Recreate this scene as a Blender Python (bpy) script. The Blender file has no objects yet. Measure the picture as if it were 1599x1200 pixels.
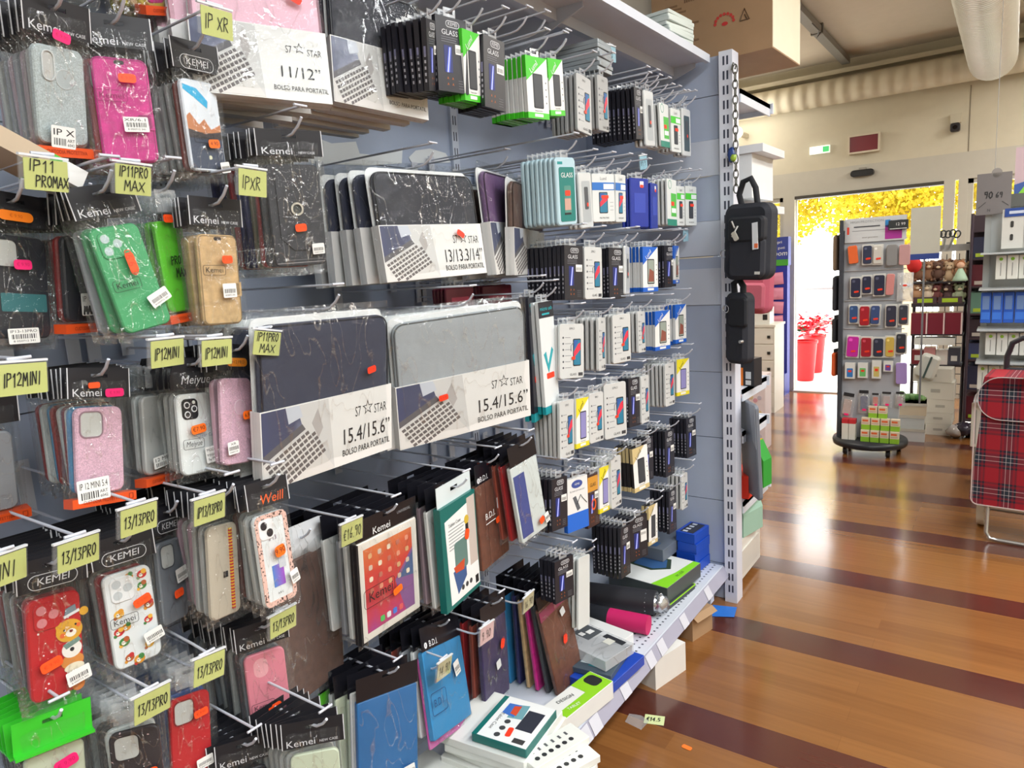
import bpy, math, random
from mathutils import Matrix, Vector, Euler
scene = bpy.context.scene
COL = scene.collection
PI = math.pi
R = math.radians
random.seed(7)
import zlib
hash = lambda s: zlib.crc32(s.encode())
ORD = 'first second third fourth fifth sixth seventh eighth ninth tenth eleventh twelfth thirteenth'.split()

# ------------------------------------------------------------------ camera, world, lights, exposure
cd = bpy.data.cameras.new('camera'); cam = bpy.data.objects.new('camera', cd); COL.objects.link(cam)
cd.sensor_fit = 'HORIZONTAL'; cd.sensor_width = 36.0; cd.lens = 36.0 * 1090.0 / 1599.0
cd.clip_start = 0.02; cd.clip_end = 200
CR, CD, CF = ((0.8162646, 0.5744420, -0.0610615), (0.0442681, -0.1675915, -0.9848621), (-0.5759795, 0.8012050, -0.1622285))
m = Matrix(((CR[0], -CD[0], -CF[0], 1.5), (CR[1], -CD[1], -CF[1], 0.0), (CR[2], -CD[2], -CF[2], 1.43), (0, 0, 0, 1)))
cam.matrix_world = m
scene.camera = cam
vs = scene.view_settings
vs.view_transform = 'Standard'; vs.look = 'None'; vs.gamma = 1.0; vs.use_curve_mapping = False
vs.exposure = -0.12
scene.cycles.max_bounces = 8; scene.cycles.transparent_max_bounces = 24
scene.cycles.diffuse_bounces = 3; scene.cycles.glossy_bounces = 3; scene.cycles.transmission_bounces = 4
scene.cycles.caustics_reflective = False; scene.cycles.caustics_refractive = False

w = bpy.data.worlds.new('sky'); scene.world = w; w.use_nodes = True
bg = w.node_tree.nodes['Background']; bg.inputs[0].default_value = (0.95, 0.98, 1.0, 1); bg.inputs[1].default_value = 7.0

def sun(name, rot, e, col, ang):
    l = bpy.data.lights.new(name, 'SUN'); l.energy = e; l.color = col; l.angle = ang
    o = bpy.data.objects.new(name, l); COL.objects.link(o); o.rotation_euler = rot
sun('sun', (R(42), 0, R(25)), 5.0, (1.0, 0.96, 0.86), 0.02)
def area(name, loc, sx, sy, e, col, rot=(0, 0, 0)):
    l = bpy.data.lights.new(name, 'AREA'); l.shape = 'RECTANGLE'; l.size = sx; l.size_y = sy; l.energy = e; l.color = col
    o = bpy.data.objects.new(name, l); COL.objects.link(o); o.location = loc; o.rotation_euler = rot
COOL = (0.93, 0.97, 1.0); WARM = (1.0, 0.95, 0.87)
FILL_LAMPS = [(2.2, -1.6, 36, COOL), (2.2, 0.2, 48, COOL), (2.2, 2.0, 46, COOL), (3.7, -0.9, 50, COOL), (3.7, 1.2, 60, COOL), (3.7, 3.3, 50, COOL),
         (2.3, 3.9, 36, WARM), (3.4, 5.4, 56, WARM), (2.7, 6.6, 45, WARM), (-0.7, 4.4, 40, WARM)]  # ceiling lamps out of view; far rows and warm ones added as fill
for i, (x, y, e, c) in enumerate(FILL_LAMPS):
    area('ceiling_fill_light', (x, y, 3.02), 0.5, 1.3, e, c)

# ------------------------------------------------------------------ materials
def lin(v):
    v /= 255.0
    return v / 12.92 if v <= 0.04045 else ((v + 0.055) / 1.055) ** 2.4
def L3(c): return (lin(c[0]), lin(c[1]), lin(c[2]), 1)
MATS = {}
def newmat(name):
    mt = bpy.data.materials.new(name); mt.use_nodes = True; nt = mt.node_tree
    return mt, nt, nt.nodes['Principled BSDF'], nt.nodes['Material Output']
def M(c, rough=0.5, metal=0.0, emit=0.0, var=0.04):
    """plain coloured material with a faint procedural mottling"""
    key = (tuple(c), rough, metal, emit)
    if key in MATS: return MATS[key]
    mt, nt, p, out = newmat('paint_%d_%d_%d' % tuple(c))
    p.inputs['Roughness'].default_value = rough; p.inputs['Metallic'].default_value = metal
    tc = nt.nodes.new('ShaderNodeTexCoord'); no = nt.nodes.new('ShaderNodeTexNoise'); no.inputs['Scale'].default_value = 14
    mx = nt.nodes.new('ShaderNodeMix'); mx.data_type = 'RGBA'; mx.blend_type = 'MIX'
    b = L3(c); mx.inputs[6].default_value = tuple(max(0, v * (1 - var)) for v in b[:3]) + (1,); mx.inputs[7].default_value = tuple(min(1, v * (1 + var)) for v in b[:3]) + (1,)
    nt.links.new(tc.outputs['Object'], no.inputs['Vector']); nt.links.new(no.outputs[0], mx.inputs[0]); nt.links.new(mx.outputs[2], p.inputs['Base Color'])
    if emit:
        nt.links.new(mx.outputs[2], p.inputs['Emission Color']); p.inputs['Emission Strength'].default_value = emit
    MATS[key] = mt; return mt
def cached(fn):
    def g(*a):
        k = (fn.__name__,) + a
        if k not in MATS: MATS[k] = fn(*a)
        return MATS[k]
    return g
@cached
def FILM(haze=0.015, bump=0.5, scale=45.0):
    mt, nt, p, out = newmat('clear_film'); nt.nodes.remove(p)
    t = nt.nodes.new('ShaderNodeBsdfTransparent'); t.inputs[0].default_value = (0.97, 0.98, 0.98, 1)
    g = nt.nodes.new('ShaderNodeBsdfGlossy'); g.inputs['Roughness'].default_value = 0.07
    d = nt.nodes.new('ShaderNodeBsdfDiffuse'); d.inputs[0].default_value = (0.8, 0.82, 0.84, 1)
    lw = nt.nodes.new('ShaderNodeLayerWeight'); lw.inputs[0].default_value = 0.22
    tc = nt.nodes.new('ShaderNodeTexCoord'); no = nt.nodes.new('ShaderNodeTexNoise'); no.inputs['Scale'].default_value = scale; no.inputs['Detail'].default_value = 3; no.inputs['Distortion'].default_value = 2.2
    bp = nt.nodes.new('ShaderNodeBump'); bp.inputs['Strength'].default_value = bump; bp.inputs['Distance'].default_value = 0.012
    nt.links.new(tc.outputs['Object'], no.inputs['Vector']); nt.links.new(no.outputs[0], bp.inputs['Height'])
    nt.links.new(bp.outputs[0], g.inputs['Normal']); nt.links.new(bp.outputs[0], lw.inputs['Normal'])
    n2 = nt.nodes.new('ShaderNodeTexNoise'); n2.inputs['Scale'].default_value = scale * .42; n2.inputs['Detail'].default_value = 1.5; n2.inputs['Distortion'].default_value = 1.6; mp = nt.nodes.new('ShaderNodeMapping'); mp.inputs['Scale'].default_value = (1, 1, .42); nt.links.new(tc.outputs['Object'], mp.inputs[0]); nt.links.new(mp.outputs[0], n2.inputs['Vector'])
    cr = nt.nodes.new('ShaderNodeValToRGB'); el = cr.color_ramp.elements; el[0].position = .485; el[1].position = .515; e3 = el.new(.5); el[0].color = el[2].color = (0, 0, 0, 1); e3.color = (1, 1, 1, 1); nt.links.new(n2.outputs[0], cr.inputs[0])
    m8 = nt.nodes.new('ShaderNodeMath'); m8.operation = 'MULTIPLY_ADD'; m8.inputs[1].default_value = .55 * bump; m8.inputs[2].default_value = .012; nt.links.new(cr.outputs[0], m8.inputs[0])
    ma = nt.nodes.new('ShaderNodeMath'); ma.operation = 'MULTIPLY_ADD'; ma.inputs[1].default_value = 0.17
    nt.links.new(lw.outputs['Fresnel'], ma.inputs[0]); nt.links.new(m8.outputs[0], ma.inputs[2])
    m0 = nt.nodes.new('ShaderNodeMixShader'); m0.inputs[0].default_value = haze
    nt.links.new(t.outputs[0], m0.inputs[1]); nt.links.new(d.outputs[0], m0.inputs[2])
    m1 = nt.nodes.new('ShaderNodeMixShader')
    nt.links.new(ma.outputs[0], m1.inputs[0]); nt.links.new(m0.outputs[0], m1.inputs[1]); nt.links.new(g.outputs[0], m1.inputs[2]); nt.links.new(m1.outputs[0], out.inputs[0])
    return mt
@cached
def GLASS():
    mt, nt, p, out = newmat('window_glass'); nt.nodes.remove(p)
    t = nt.nodes.new('ShaderNodeBsdfTransparent'); t.inputs[0].default_value = (0.95, 0.97, 0.96, 1)
    g = nt.nodes.new('ShaderNodeBsdfGlossy'); g.inputs['Roughness'].default_value = 0.02
    m1 = nt.nodes.new('ShaderNodeMixShader'); m1.inputs[0].default_value = 0.06
    nt.links.new(t.outputs[0], m1.inputs[1]); nt.links.new(g.outputs[0], m1.inputs[2]); nt.links.new(m1.outputs[0], out.inputs[0])
    return mt
@cached
def GLIT(c):
    mt, nt, p, out = newmat('glitter'); tc = nt.nodes.new('ShaderNodeTexCoord'); v = nt.nodes.new('ShaderNodeTexVoronoi'); v.inputs['Scale'].default_value = 900
    r = nt.nodes.new('ShaderNodeValToRGB'); b = L3(c)
    r.color_ramp.elements[0].color = tuple(x * 0.72 for x in b[:3]) + (1,); r.color_ramp.elements[1].color = tuple(min(1, x * 1.35) for x in b[:3]) + (1,)
    nt.links.new(tc.outputs['Object'], v.inputs['Vector']); nt.links.new(v.outputs['Color'], r.inputs[0]); nt.links.new(r.outputs[0], p.inputs['Base Color'])
    p.inputs['Roughness'].default_value = 0.35
    return mt
@cached
def SPECK(c, c2, scale, thr):
    mt, nt, p, out = newmat('speckled'); tc = nt.nodes.new('ShaderNodeTexCoord'); v = nt.nodes.new('ShaderNodeTexNoise'); v.inputs['Scale'].default_value = scale
    r = nt.nodes.new('ShaderNodeValToRGB'); r.color_ramp.interpolation = 'CONSTANT'
    r.color_ramp.elements[0].color = L3(c); r.color_ramp.elements[1].color = L3(c2); r.color_ramp.elements[1].position = thr
    nt.links.new(tc.outputs['Object'], v.inputs['Vector']); nt.links.new(v.outputs[0], r.inputs[0]); nt.links.new(r.outputs[0], p.inputs['Base Color'])
    p.inputs['Roughness'].default_value = 0.4
    return mt
@cached
def LEATHER(c):
    mt, nt, p, out = newmat('leather'); tc = nt.nodes.new('ShaderNodeTexCoord'); n = nt.nodes.new('ShaderNodeTexNoise'); n.inputs['Scale'].default_value = 60; n.inputs['Detail'].default_value = 6
    r = nt.nodes.new('ShaderNodeValToRGB'); b = L3(c); r.color_ramp.elements[0].position = .3; r.color_ramp.elements[1].position = .75
    r.color_ramp.elements[0].color = tuple(x * 0.75 for x in b[:3]) + (1,); r.color_ramp.elements[1].color = tuple(min(1, x * 1.2) for x in b[:3]) + (1,)
    bp = nt.nodes.new('ShaderNodeBump'); bp.inputs['Strength'].default_value = .2; bp.inputs['Distance'].default_value = .002
    nt.links.new(tc.outputs['Object'], n.inputs['Vector']); nt.links.new(n.outputs[0], r.inputs[0]); nt.links.new(r.outputs[0], p.inputs['Base Color']); nt.links.new(n.outputs[0], bp.inputs['Height']); nt.links.new(bp.outputs[0], p.inputs['Normal'])
    p.inputs['Roughness'].default_value = 0.45
    return mt
@cached
def FABRIC(c):
    mt, nt, p, out = newmat('fabric'); tc = nt.nodes.new('ShaderNodeTexCoord'); n = nt.nodes.new('ShaderNodeTexNoise'); n.inputs['Scale'].default_value = 500
    n2 = nt.nodes.new('ShaderNodeTexNoise'); n2.inputs['Scale'].default_value = 9; n2.inputs['Detail'].default_value = 3
    r = nt.nodes.new('ShaderNodeValToRGB'); b = L3(c)
    r.color_ramp.elements[0].color = tuple(x * 0.85 for x in b[:3]) + (1,); r.color_ramp.elements[1].color = tuple(min(1, x * 1.15) for x in b[:3]) + (1,)
    bp = nt.nodes.new('ShaderNodeBump'); bp.inputs['Strength'].default_value = .35; bp.inputs['Distance'].default_value = .02
    nt.links.new(tc.outputs['Object'], n.inputs['Vector']); nt.links.new(tc.outputs['Object'], n2.inputs['Vector']); nt.links.new(n.outputs[0], r.inputs[0]); nt.links.new(r.outputs[0], p.inputs['Base Color']); nt.links.new(n2.outputs[0], bp.inputs['Height']); nt.links.new(bp.outputs[0], p.inputs['Normal'])
    p.inputs['Roughness'].default_value = 0.8
    return mt
@cached
def DUCT(c, axis, period, metal, rough):
    mt, nt, p, out = newmat('ribbed_duct'); tc = nt.nodes.new('ShaderNodeTexCoord'); w_ = nt.nodes.new('ShaderNodeTexWave'); w_.bands_direction = axis; w_.inputs['Scale'].default_value = .314 / period
    b_ = nt.nodes.new('ShaderNodeBump'); b_.inputs['Strength'].default_value = 1.0; b_.inputs['Distance'].default_value = period * (.32 if axis == 'Y' else .10)
    nt.links.new(tc.outputs['Object'], w_.inputs[0]); nt.links.new(w_.outputs[1], b_.inputs['Height']); nt.links.new(b_.outputs[0], p.inputs['Normal'])
    p.inputs['Base Color'].default_value = L3(c); p.inputs['Metallic'].default_value = metal; p.inputs['Roughness'].default_value = rough
    return mt
@cached
def PLUSH(c):
    mt = FABRIC(c).copy(); return mt
@cached
def RAMP(axis, stops, scale, off):
    """printed colour ramp running along one axis of the print"""
    mt, nt, p, out = newmat('printed_picture'); tc = nt.nodes.new('ShaderNodeTexCoord'); s = nt.nodes.new('ShaderNodeSeparateXYZ')
    n = nt.nodes.new('ShaderNodeTexNoise'); n.inputs['Scale'].default_value = 22; n.inputs['Detail'].default_value = 3
    ma = nt.nodes.new('ShaderNodeMath'); ma.operation = 'MULTIPLY_ADD'; ma.inputs[1].default_value = scale; ma.inputs[2].default_value = off
    ad = nt.nodes.new('ShaderNodeMath'); ad.operation = 'MULTIPLY_ADD'; ad.inputs[1].default_value = 0.35; 
    r = nt.nodes.new('ShaderNodeValToRGB'); e = r.color_ramp.elements
    while len(e) < len(stops): e.new(0.5)
    for k, (pos, c) in enumerate(stops): e[k].position = pos; e[k].color = L3(c)
    nt.links.new(tc.outputs['Object'], s.inputs[0]); nt.links.new(s.outputs[axis], ma.inputs[0]); nt.links.new(tc.outputs['Object'], n.inputs['Vector'])
    nt.links.new(n.outputs[0], ad.inputs[0]); nt.links.new(ma.outputs[0], ad.inputs[2]); nt.links.new(ad.outputs[0], r.inputs[0]); nt.links.new(r.outputs[0], p.inputs['Base Color'])
    p.inputs['Roughness'].default_value = .35
    return mt
def floor_mat():
    mt, nt, p, out = newmat('floor_planks'); N = nt.nodes.new; Lk = nt.links.new
    tc = N('ShaderNodeTexCoord'); s = N('ShaderNodeSeparateXYZ'); Lk(tc.outputs['Object'], s.inputs[0])
    a = N('ShaderNodeMath'); a.operation = 'MULTIPLY_ADD'; a.inputs[1].default_value = 1 / 0.632; a.inputs[2].default_value = -(1.825 / 0.632) + 20
    Lk(s.outputs[1], a.inputs[0]); fr = N('ShaderNodeMath'); fr.operation = 'FRACT'; Lk(a.outputs[0], fr.inputs[0])
    lt = N('ShaderNodeMath'); lt.operation = 'LESS_THAN'; lt.inputs[1].default_value = 0.24; Lk(fr.outputs[0], lt.inputs[0])
    br = N('ShaderNodeTexBrick'); br.offset = 0.37; br.inputs['Scale'].default_value = 1; br.inputs['Brick Width'].default_value = 1.15; br.inputs['Row Height'].default_value = 0.079
    br.inputs['Mortar Size'].default_value = 0.0008; br.inputs['Color1'].default_value = (.25, .25, .25, 1); br.inputs['Color2'].default_value = (.85, .85, .85, 1); br.inputs['Mortar'].default_value = (.3, .3, .3, 1)
    Lk(tc.outputs['Object'], br.inputs['Vector'])
    mp = N('ShaderNodeMapping'); mp.inputs['Scale'].default_value = (3.0, 60, 1); Lk(tc.outputs['Object'], mp.inputs[0])
    no = N('ShaderNodeTexNoise'); no.inputs['Scale'].default_value = 1; no.inputs['Detail'].default_value = 5; Lk(mp.outputs[0], no.inputs['Vector'])
    mixf = N('ShaderNodeMath'); mixf.operation = 'MULTIPLY_ADD'; mixf.inputs[1].default_value = .55; Lk(br.outputs['Color'], mixf.inputs[0])
    n2 = N('ShaderNodeMath'); n2.operation = 'MULTIPLY'; n2.inputs[1].default_value = .45; Lk(no.outputs[0], n2.inputs[0]); Lk(n2.outputs[0], mixf.inputs[2])
    def ramp(c1, c2):
        r = N('ShaderNodeValToRGB'); r.color_ramp.elements[0].color = L3(c1); r.color_ramp.elements[1].color = L3(c2); r.color_ramp.elements[0].position = .2; r.color_ramp.elements[1].position = .85; Lk(mixf.outputs[0], r.inputs[0]); return r
    r1 = ramp((112, 70, 36), (148, 99, 52)); r2 = ramp((70, 34, 28), (90, 46, 36))
    mx = N('ShaderNodeMix'); mx.data_type = 'RGBA'; Lk(lt.outputs[0], mx.inputs[0]); Lk(r1.outputs[0], mx.inputs[6]); Lk(r2.outputs[0], mx.inputs[7]); Lk(mx.outputs[2], p.inputs['Base Color'])
    rr = N('ShaderNodeMath'); rr.operation = 'MULTIPLY_ADD'; rr.inputs[1].default_value = .10; rr.inputs[2].default_value = .15; Lk(no.outputs[0], rr.inputs[0]); p.inputs['Specular IOR Level'].default_value = .8; p.inputs['Coat Weight'].default_value = .35; p.inputs['Coat Roughness'].default_value = .12; Lk(rr.outputs[0], p.inputs['Roughness'])
    return mt
def tartan_mat():
    mt, nt, p, out = newmat('tartan_cloth'); N = nt.nodes.new; Lk = nt.links.new
    tc = N('ShaderNodeTexCoord'); s = N('ShaderNodeSeparateXYZ'); Lk(tc.outputs['Object'], s.inputs[0])
    def stripes(out_, per):
        a = N('ShaderNodeMath'); a.operation = 'MULTIPLY_ADD'; a.inputs[1].default_value = 1 / per; a.inputs[2].default_value = 10.1; Lk(out_, a.inputs[0])
        f = N('ShaderNodeMath'); f.operation = 'FRACT'; Lk(a.outputs[0], f.inputs[0])
        r = N('ShaderNodeValToRGB'); r.color_ramp.interpolation = 'CONSTANT'; e = r.color_ramp.elements
        st = [(0, (150, 16, 34)), (.36, (24, 24, 40)), (.42, (120, 20, 36)), (.48, (24, 24, 46)), (.56, (215, 205, 205)), (.575, (26, 40, 52)), (.70, (215, 205, 205)), (.715, (24, 24, 46)), (.80, (120, 20, 36)), (.86, (24, 24, 40)), (.92, (150, 16, 34))]
        while len(e) < len(st): e.new(.5)
        for k, (q, c) in enumerate(st): e[k].position = q; e[k].color = L3(c)
        Lk(f.outputs[0], r.inputs[0]); return r
    r1 = stripes(s.outputs[0], .125); r2 = stripes(s.outputs[2], .16)
    mx = N('ShaderNodeMix'); mx.data_type = 'RGBA'; mx.inputs[0].default_value = .5; Lk(r1.outputs[0], mx.inputs[6]); Lk(r2.outputs[0], mx.inputs[7]); Lk(mx.outputs[2], p.inputs['Base Color'])
    p.inputs['Roughness'].default_value = .8
    return mt
def foliage_mat():
    mt, nt, p, out = newmat('yellow_foliage'); N = nt.nodes.new; Lk = nt.links.new
    tc = N('ShaderNodeTexCoord'); no = N('ShaderNodeTexNoise'); no.inputs['Scale'].default_value = 1.4; no.inputs['Detail'].default_value = 3; Lk(tc.outputs['Object'], no.inputs[0])
    r = N('ShaderNodeValToRGB'); r.color_ramp.elements[0].position = .35; r.color_ramp.elements[1].position = .65; r.color_ramp.elements[0].color = L3((176, 150, 18)); r.color_ramp.elements[1].color = L3((220, 206, 70)); Lk(no.outputs[0], r.inputs[0])
    Lk(r.outputs[0], p.inputs['Base Color']); p.inputs['Roughness'].default_value = .7
    t = N('ShaderNodeBsdfTranslucent'); Lk(r.outputs[0], t.inputs[0]); ms = N('ShaderNodeMixShader'); ms.inputs[0].default_value = .55; Lk(p.outputs[0], ms.inputs[1]); Lk(t.outputs[0], ms.inputs[2]); Lk(ms.outputs[0], out.inputs[0])
    return mt

PAL = dict(silver=(176, 188, 190), magenta=(206, 34, 134), mount=(225, 232, 240), blackc=(34, 36, 44), red=(150, 28, 34), jade=(66, 160, 102), lime=(92, 196, 40), tan=(204, 170, 122),
           charcoal=(58, 60, 66), grey=(150, 154, 160), pinkg=(208, 168, 186), white=(224, 228, 226), whitec=(226, 230, 230), redc=(184, 24, 32), greyc=(118, 124, 132), cream=(186, 176, 158),
           limeclear=(206, 216, 190), speck=(52, 46, 50), rose=(224, 134, 150), olive=(110, 112, 92), clear=(178, 180, 178), mauve=(168, 148, 158), rust=(142, 66, 52), yellow=(200, 186, 60), rainbow=(70, 150, 200),
           navy=(40, 42, 92), blue=(44, 84, 150), pinks=(240, 196, 212), black=(48, 50, 58), navys=(52, 56, 74), greys=(158, 164, 168), purple=(96, 66, 108), brown=(92, 66, 56), brownf=(112, 68, 52),
           teal=(18, 112, 108), clearb=(206, 214, 212), bluef=(42, 110, 172), sky=(42, 128, 182), purplef=(58, 46, 86))
def CM(name):
    c = PAL[name]
    if name in ('pinks', 'black', 'navys', 'greys', 'purple'): return FABRIC(c)
    if name in ('brown', 'brownf', 'charcoal', 'tan', 'magenta'): return LEATHER(c)
    return M(c, .38)
WHITE = (232, 234, 234); PAPER = (236, 237, 236); INK = (26, 26, 30); BLK = (24, 24, 30); STEELW = (200, 208, 218); PANEL = (150, 162, 180)
ORANGE = (250, 92, 24); RED = (238, 60, 30); PINK = (246, 34, 120); YEL = (214, 218, 118)

# ------------------------------------------------------------------ mesh collecting
FONTM = {}
def font_mesh(s, shear=0.0):
    k = (s, shear)
    if k not in FONTM:
        cu = bpy.data.curves.new('lettering_curve', 'FONT'); cu.body = s; cu.resolution_u = 2; cu.align_x = 'CENTER'; cu.align_y = 'CENTER'; cu.size = 1; cu.shear = shear
        o = bpy.data.objects.new('lettering_temp', cu); COL.objects.link(o)
        dg = bpy.context.evaluated_depsgraph_get(); dg.update(); me = o.evaluated_get(dg).to_mesh()
        FONTM[k] = ([tuple(v.co) for v in me.vertices], [tuple(p.vertices) for p in me.polygons])
        o.evaluated_get(dg).to_mesh_clear(); bpy.data.objects.remove(o); bpy.data.curves.remove(cu)
    return FONTM[k]
HAND = {'I': [[(0.2, 0), (0.25, 1)]], 'P': [[(0.05, 0), (0.1, 1), (.5, .95), (.55, .65), (.12, .5)]], 'X': [[(0, 0.05), (.6, .95)], [(0.05, .9), (.55, 0)]], 'R': [[(0.05, 0), (0.1, 1), (.5, .92), (.48, .62), (.12, .5), (.55, 0)]],
        '1': [[(.1, .75), (.3, 1), (.28, 0)]], '2': [[(.05, .8), (.25, 1), (.5, .85), (.45, .55), (.05, .05), (.55, 0.05)]], '3': [[(.05, .95), (.5, .95), (.25, .58), (.52, .35), (.35, .02), (.05, .05)]], '/': [[(0, -.1), (.4, 1.1)]],
        'M': [[(0, 0), (.08, 1), (.3, .4), (.52, 1), (.6, 0)]], 'N': [[(0.02, 0), (.08, 1), (.5, .05), (.55, 1)]], 'A': [[(0, 0), (.3, 1), (.6, 0)], [(.12, .35), (.5, .35)]], 'O': [[(.3, 0), (.05, .3), (.1, .8), (.35, 1), (.56, .7), (.52, .2), (.3, 0)]],
        '\u20ac': [[(.55, .9), (.3, 1), (.12, .6), (.2, .1), (.5, .05)], [(0, .62), (.4, .62)], [(0, .4), (.38, .4)]], '6': [[(.45, 1), (.12, .5), (.15, .08), (.45, .05), (.5, .4), (.15, .42)]], '9': [[(.5, .6), (.15, .6), (.12, .95), (.45, .98), (.5, .6), (.4, 0)]],
        '0': [[(.3, 0), (.06, .3), (.1, .8), (.35, 1), (.56, .7), (.52, .2), (.3, 0)]], '.': [[(.15, 0), (.2, .08)]], '4': [[(.4, 0), (.42, 1), (.02, .35), (.55, .35)]], '5': [[(.5, 1), (.12, .98), (.1, .58), (.45, .55), (.5, .2), (.1, .02)]], '7': [[(.05, .95), (.52, .95), (.2, 0)]], ' ': []}
class MB:
    def __init__(s): s.v = []; s.f = []; s.mi = []; s.sm = []; s.mats = []; s.T = None
    def mat(s, m):
        if isinstance(m, tuple): m = M(m)
        if m not in s.mats: s.mats.append(m)
        return s.mats.index(m)
    def add(s, vs, fs, m, smooth=False):
        b = len(s.v); k = s.mat(m)
        if s.T is not None: vs = [tuple(s.T @ Vector(v)) for v in vs]
        s.v += [tuple(v) for v in vs]; s.f += [tuple(i + b for i in f) for f in fs]; s.mi += [k] * len(fs); s.sm += [smooth] * len(fs); return s
    def box(s, x0, x1, y0, y1, z0, z1, m):
        return s.add([(x0, y0, z0), (x1, y0, z0), (x1, y1, z0), (x0, y1, z0), (x0, y0, z1), (x1, y0, z1), (x1, y1, z1), (x0, y1, z1)],
                     [(0, 3, 2, 1), (4, 5, 6, 7), (0, 1, 5, 4), (1, 2, 6, 5), (2, 3, 7, 6), (3, 0, 4, 7)], m)
    def prism(s, pts, y0, y1, m, smooth=False):
        n = len(pts); vs = [(x, y0, z) for x, z in pts] + [(x, y1, z) for x, z in pts]
        return s.add(vs, [tuple(range(n)), tuple(range(2 * n - 1, n - 1, -1))] + [(i, i + n, (i + 1) % n + n, (i + 1) % n) for i in range(n)], m, smooth)
    @staticmethod
    def rrp(cx, cz, w, h, r, rot=0, seg=4):
        r = min(r, w / 2 - 1e-5, h / 2 - 1e-5); P = []
        for qx, qz, a0 in ((1, -1, -90), (1, 1, 0), (-1, 1, 90), (-1, -1, 180)):
            for k in range(seg + 1):
                a = R(a0 + 90 * k / seg); P.append((qx * (w / 2 - r) + r * math.cos(a), qz * (h / 2 - r) + r * math.sin(a)))
        c, sn = math.cos(R(rot)), math.sin(R(rot))
        return [(cx + x * c - z * sn, cz + x * sn + z * c) for x, z in P]
    def rr(s, cx, cz, w, h, r, y0, y1, m, rot=0, seg=4): return s.prism(s.rrp(cx, cz, w, h, r, rot, seg), y0, y1, m)
    def slab(s, cx, cz, w, h, r, y0, y1, m, ch=.0015, seg=5):
        """rounded slab with softened front and back edges"""
        A = s.rrp(cx, cz, w - 2 * ch, h - 2 * ch, max(r - ch, .0005), 0, seg); B = s.rrp(cx, cz, w, h, r, 0, seg); n = len(A); vs = []
        for P, y in ((A, y0), (B, y0 + ch), (B, y1 - ch), (A, y1)): vs += [(x, y, z) for x, z in P]
        fs = [tuple(range(n)), tuple(range(4 * n - 1, 3 * n - 1, -1))]
        for k in range(3): fs += [(k * n + i, (k + 1) * n + i, (k + 1) * n + (i + 1) % n, k * n + (i + 1) % n) for i in range(n)]
        return s.add(vs, fs, m)
    def ring(s, cx, cz, w, h, r, t, y0, y1, m, rot=0, seg=4):
        A = s.rrp(cx, cz, w, h, r, rot, seg); B = s.rrp(cx, cz, w - 2 * t, h - 2 * t, max(r - t, .0003), rot, seg); n = len(A)
        vs = [(x, y0, z) for x, z in A] + [(x, y0, z) for x, z in B] + [(x, y1, z) for x, z in A] + [(x, y1, z) for x, z in B]; fs = []
        for i in range(n):
            j = (i + 1) % n
            fs += [(i, j, n + j, n + i), (2 * n + i, 3 * n + i, 3 * n + j, 2 * n + j), (i, 2 * n + i, 2 * n + j, j), (n + i, n + j, 3 * n + j, 3 * n + i)]
        return s.add(vs, fs, m)
    def disc(s, cx, cz, r, y0, y1, m, seg=16, ez=1.0): return s.prism([(cx + r * math.cos(2 * PI * k / seg), cz + ez * r * math.sin(2 * PI * k / seg)) for k in range(seg)], y0, y1, m)
    def tube(s, pts, r, m, seg=7, caps=True):
        P = [Vector(p) for p in pts]; n = len(P); vs = []; fs = []
        t0 = (P[1] - P[0]).normalized(); up = Vector((0, 0, 1)) if abs(t0.z) < .9 else Vector((1, 0, 0)); nrm = (up - t0 * up.dot(t0)).normalized()
        for i in range(n):
            t = (P[min(i + 1, n - 1)] - P[max(i - 1, 0)]).normalized(); nrm = (nrm - t * nrm.dot(t)).normalized(); bi = t.cross(nrm); rr = r[i] if isinstance(r, (list, tuple)) else r
            for k in range(seg): a = 2 * PI * k / seg; vs.append(P[i] + nrm * (rr * math.cos(a)) + bi * (rr * math.sin(a)))
        for i in range(n - 1):
            for k in range(seg): fs.append((i * seg + k, i * seg + (k + 1) % seg, (i + 1) * seg + (k + 1) % seg, (i + 1) * seg + k))
        s.add(vs, fs, m, True)
        if caps: s.add(vs[:seg], [tuple(range(seg - 1, -1, -1))], m); s.add(vs[-seg:], [tuple(range(seg))], m)
        return s
    def lathe(s, prof, m, cx=0, cy=0, seg=20):
        vs = []; fs = []; n = len(prof)
        for r, z in prof:
            for k in range(seg): a = 2 * PI * k / seg; vs.append((cx + r * math.cos(a), cy + r * math.sin(a), z))
        for i in range(n - 1):
            for k in range(seg): fs.append((i * seg + k, i * seg + (k + 1) % seg, (i + 1) * seg + (k + 1) % seg, (i + 1) * seg + k))
        fs += [tuple(range(seg - 1, -1, -1)), tuple(range((n - 1) * seg, n * seg))]
        return s.add(vs, fs, m, True)
    def ball(s, c, r, m, sq=(1, 1, 1), seg=12, rings=8, noise=0, ang=0):
        vs = []; fs = []; rnd = random.Random(int(c[0] * 977 + c[2] * 131)); ca, sa = math.cos(ang), math.sin(ang)
        for i in range(rings + 1):
            ph = PI * i / rings
            for k in range(seg):
                a = 2 * PI * k / seg; q = r * (1 + noise * (rnd.random() - .5)); x = q * sq[0] * math.sin(ph) * math.cos(a); y = q * sq[1] * math.sin(ph) * math.sin(a); z = q * sq[2] * math.cos(ph)
                vs.append((c[0] + x * ca - z * sa, c[1] + y, c[2] + x * sa + z * ca))
        for i in range(rings):
            for k in range(seg): fs.append((i * seg + k, (i + 1) * seg + k, (i + 1) * seg + (k + 1) % seg, i * seg + (k + 1) % seg))
        return s.add(vs, fs, m, True)
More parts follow.
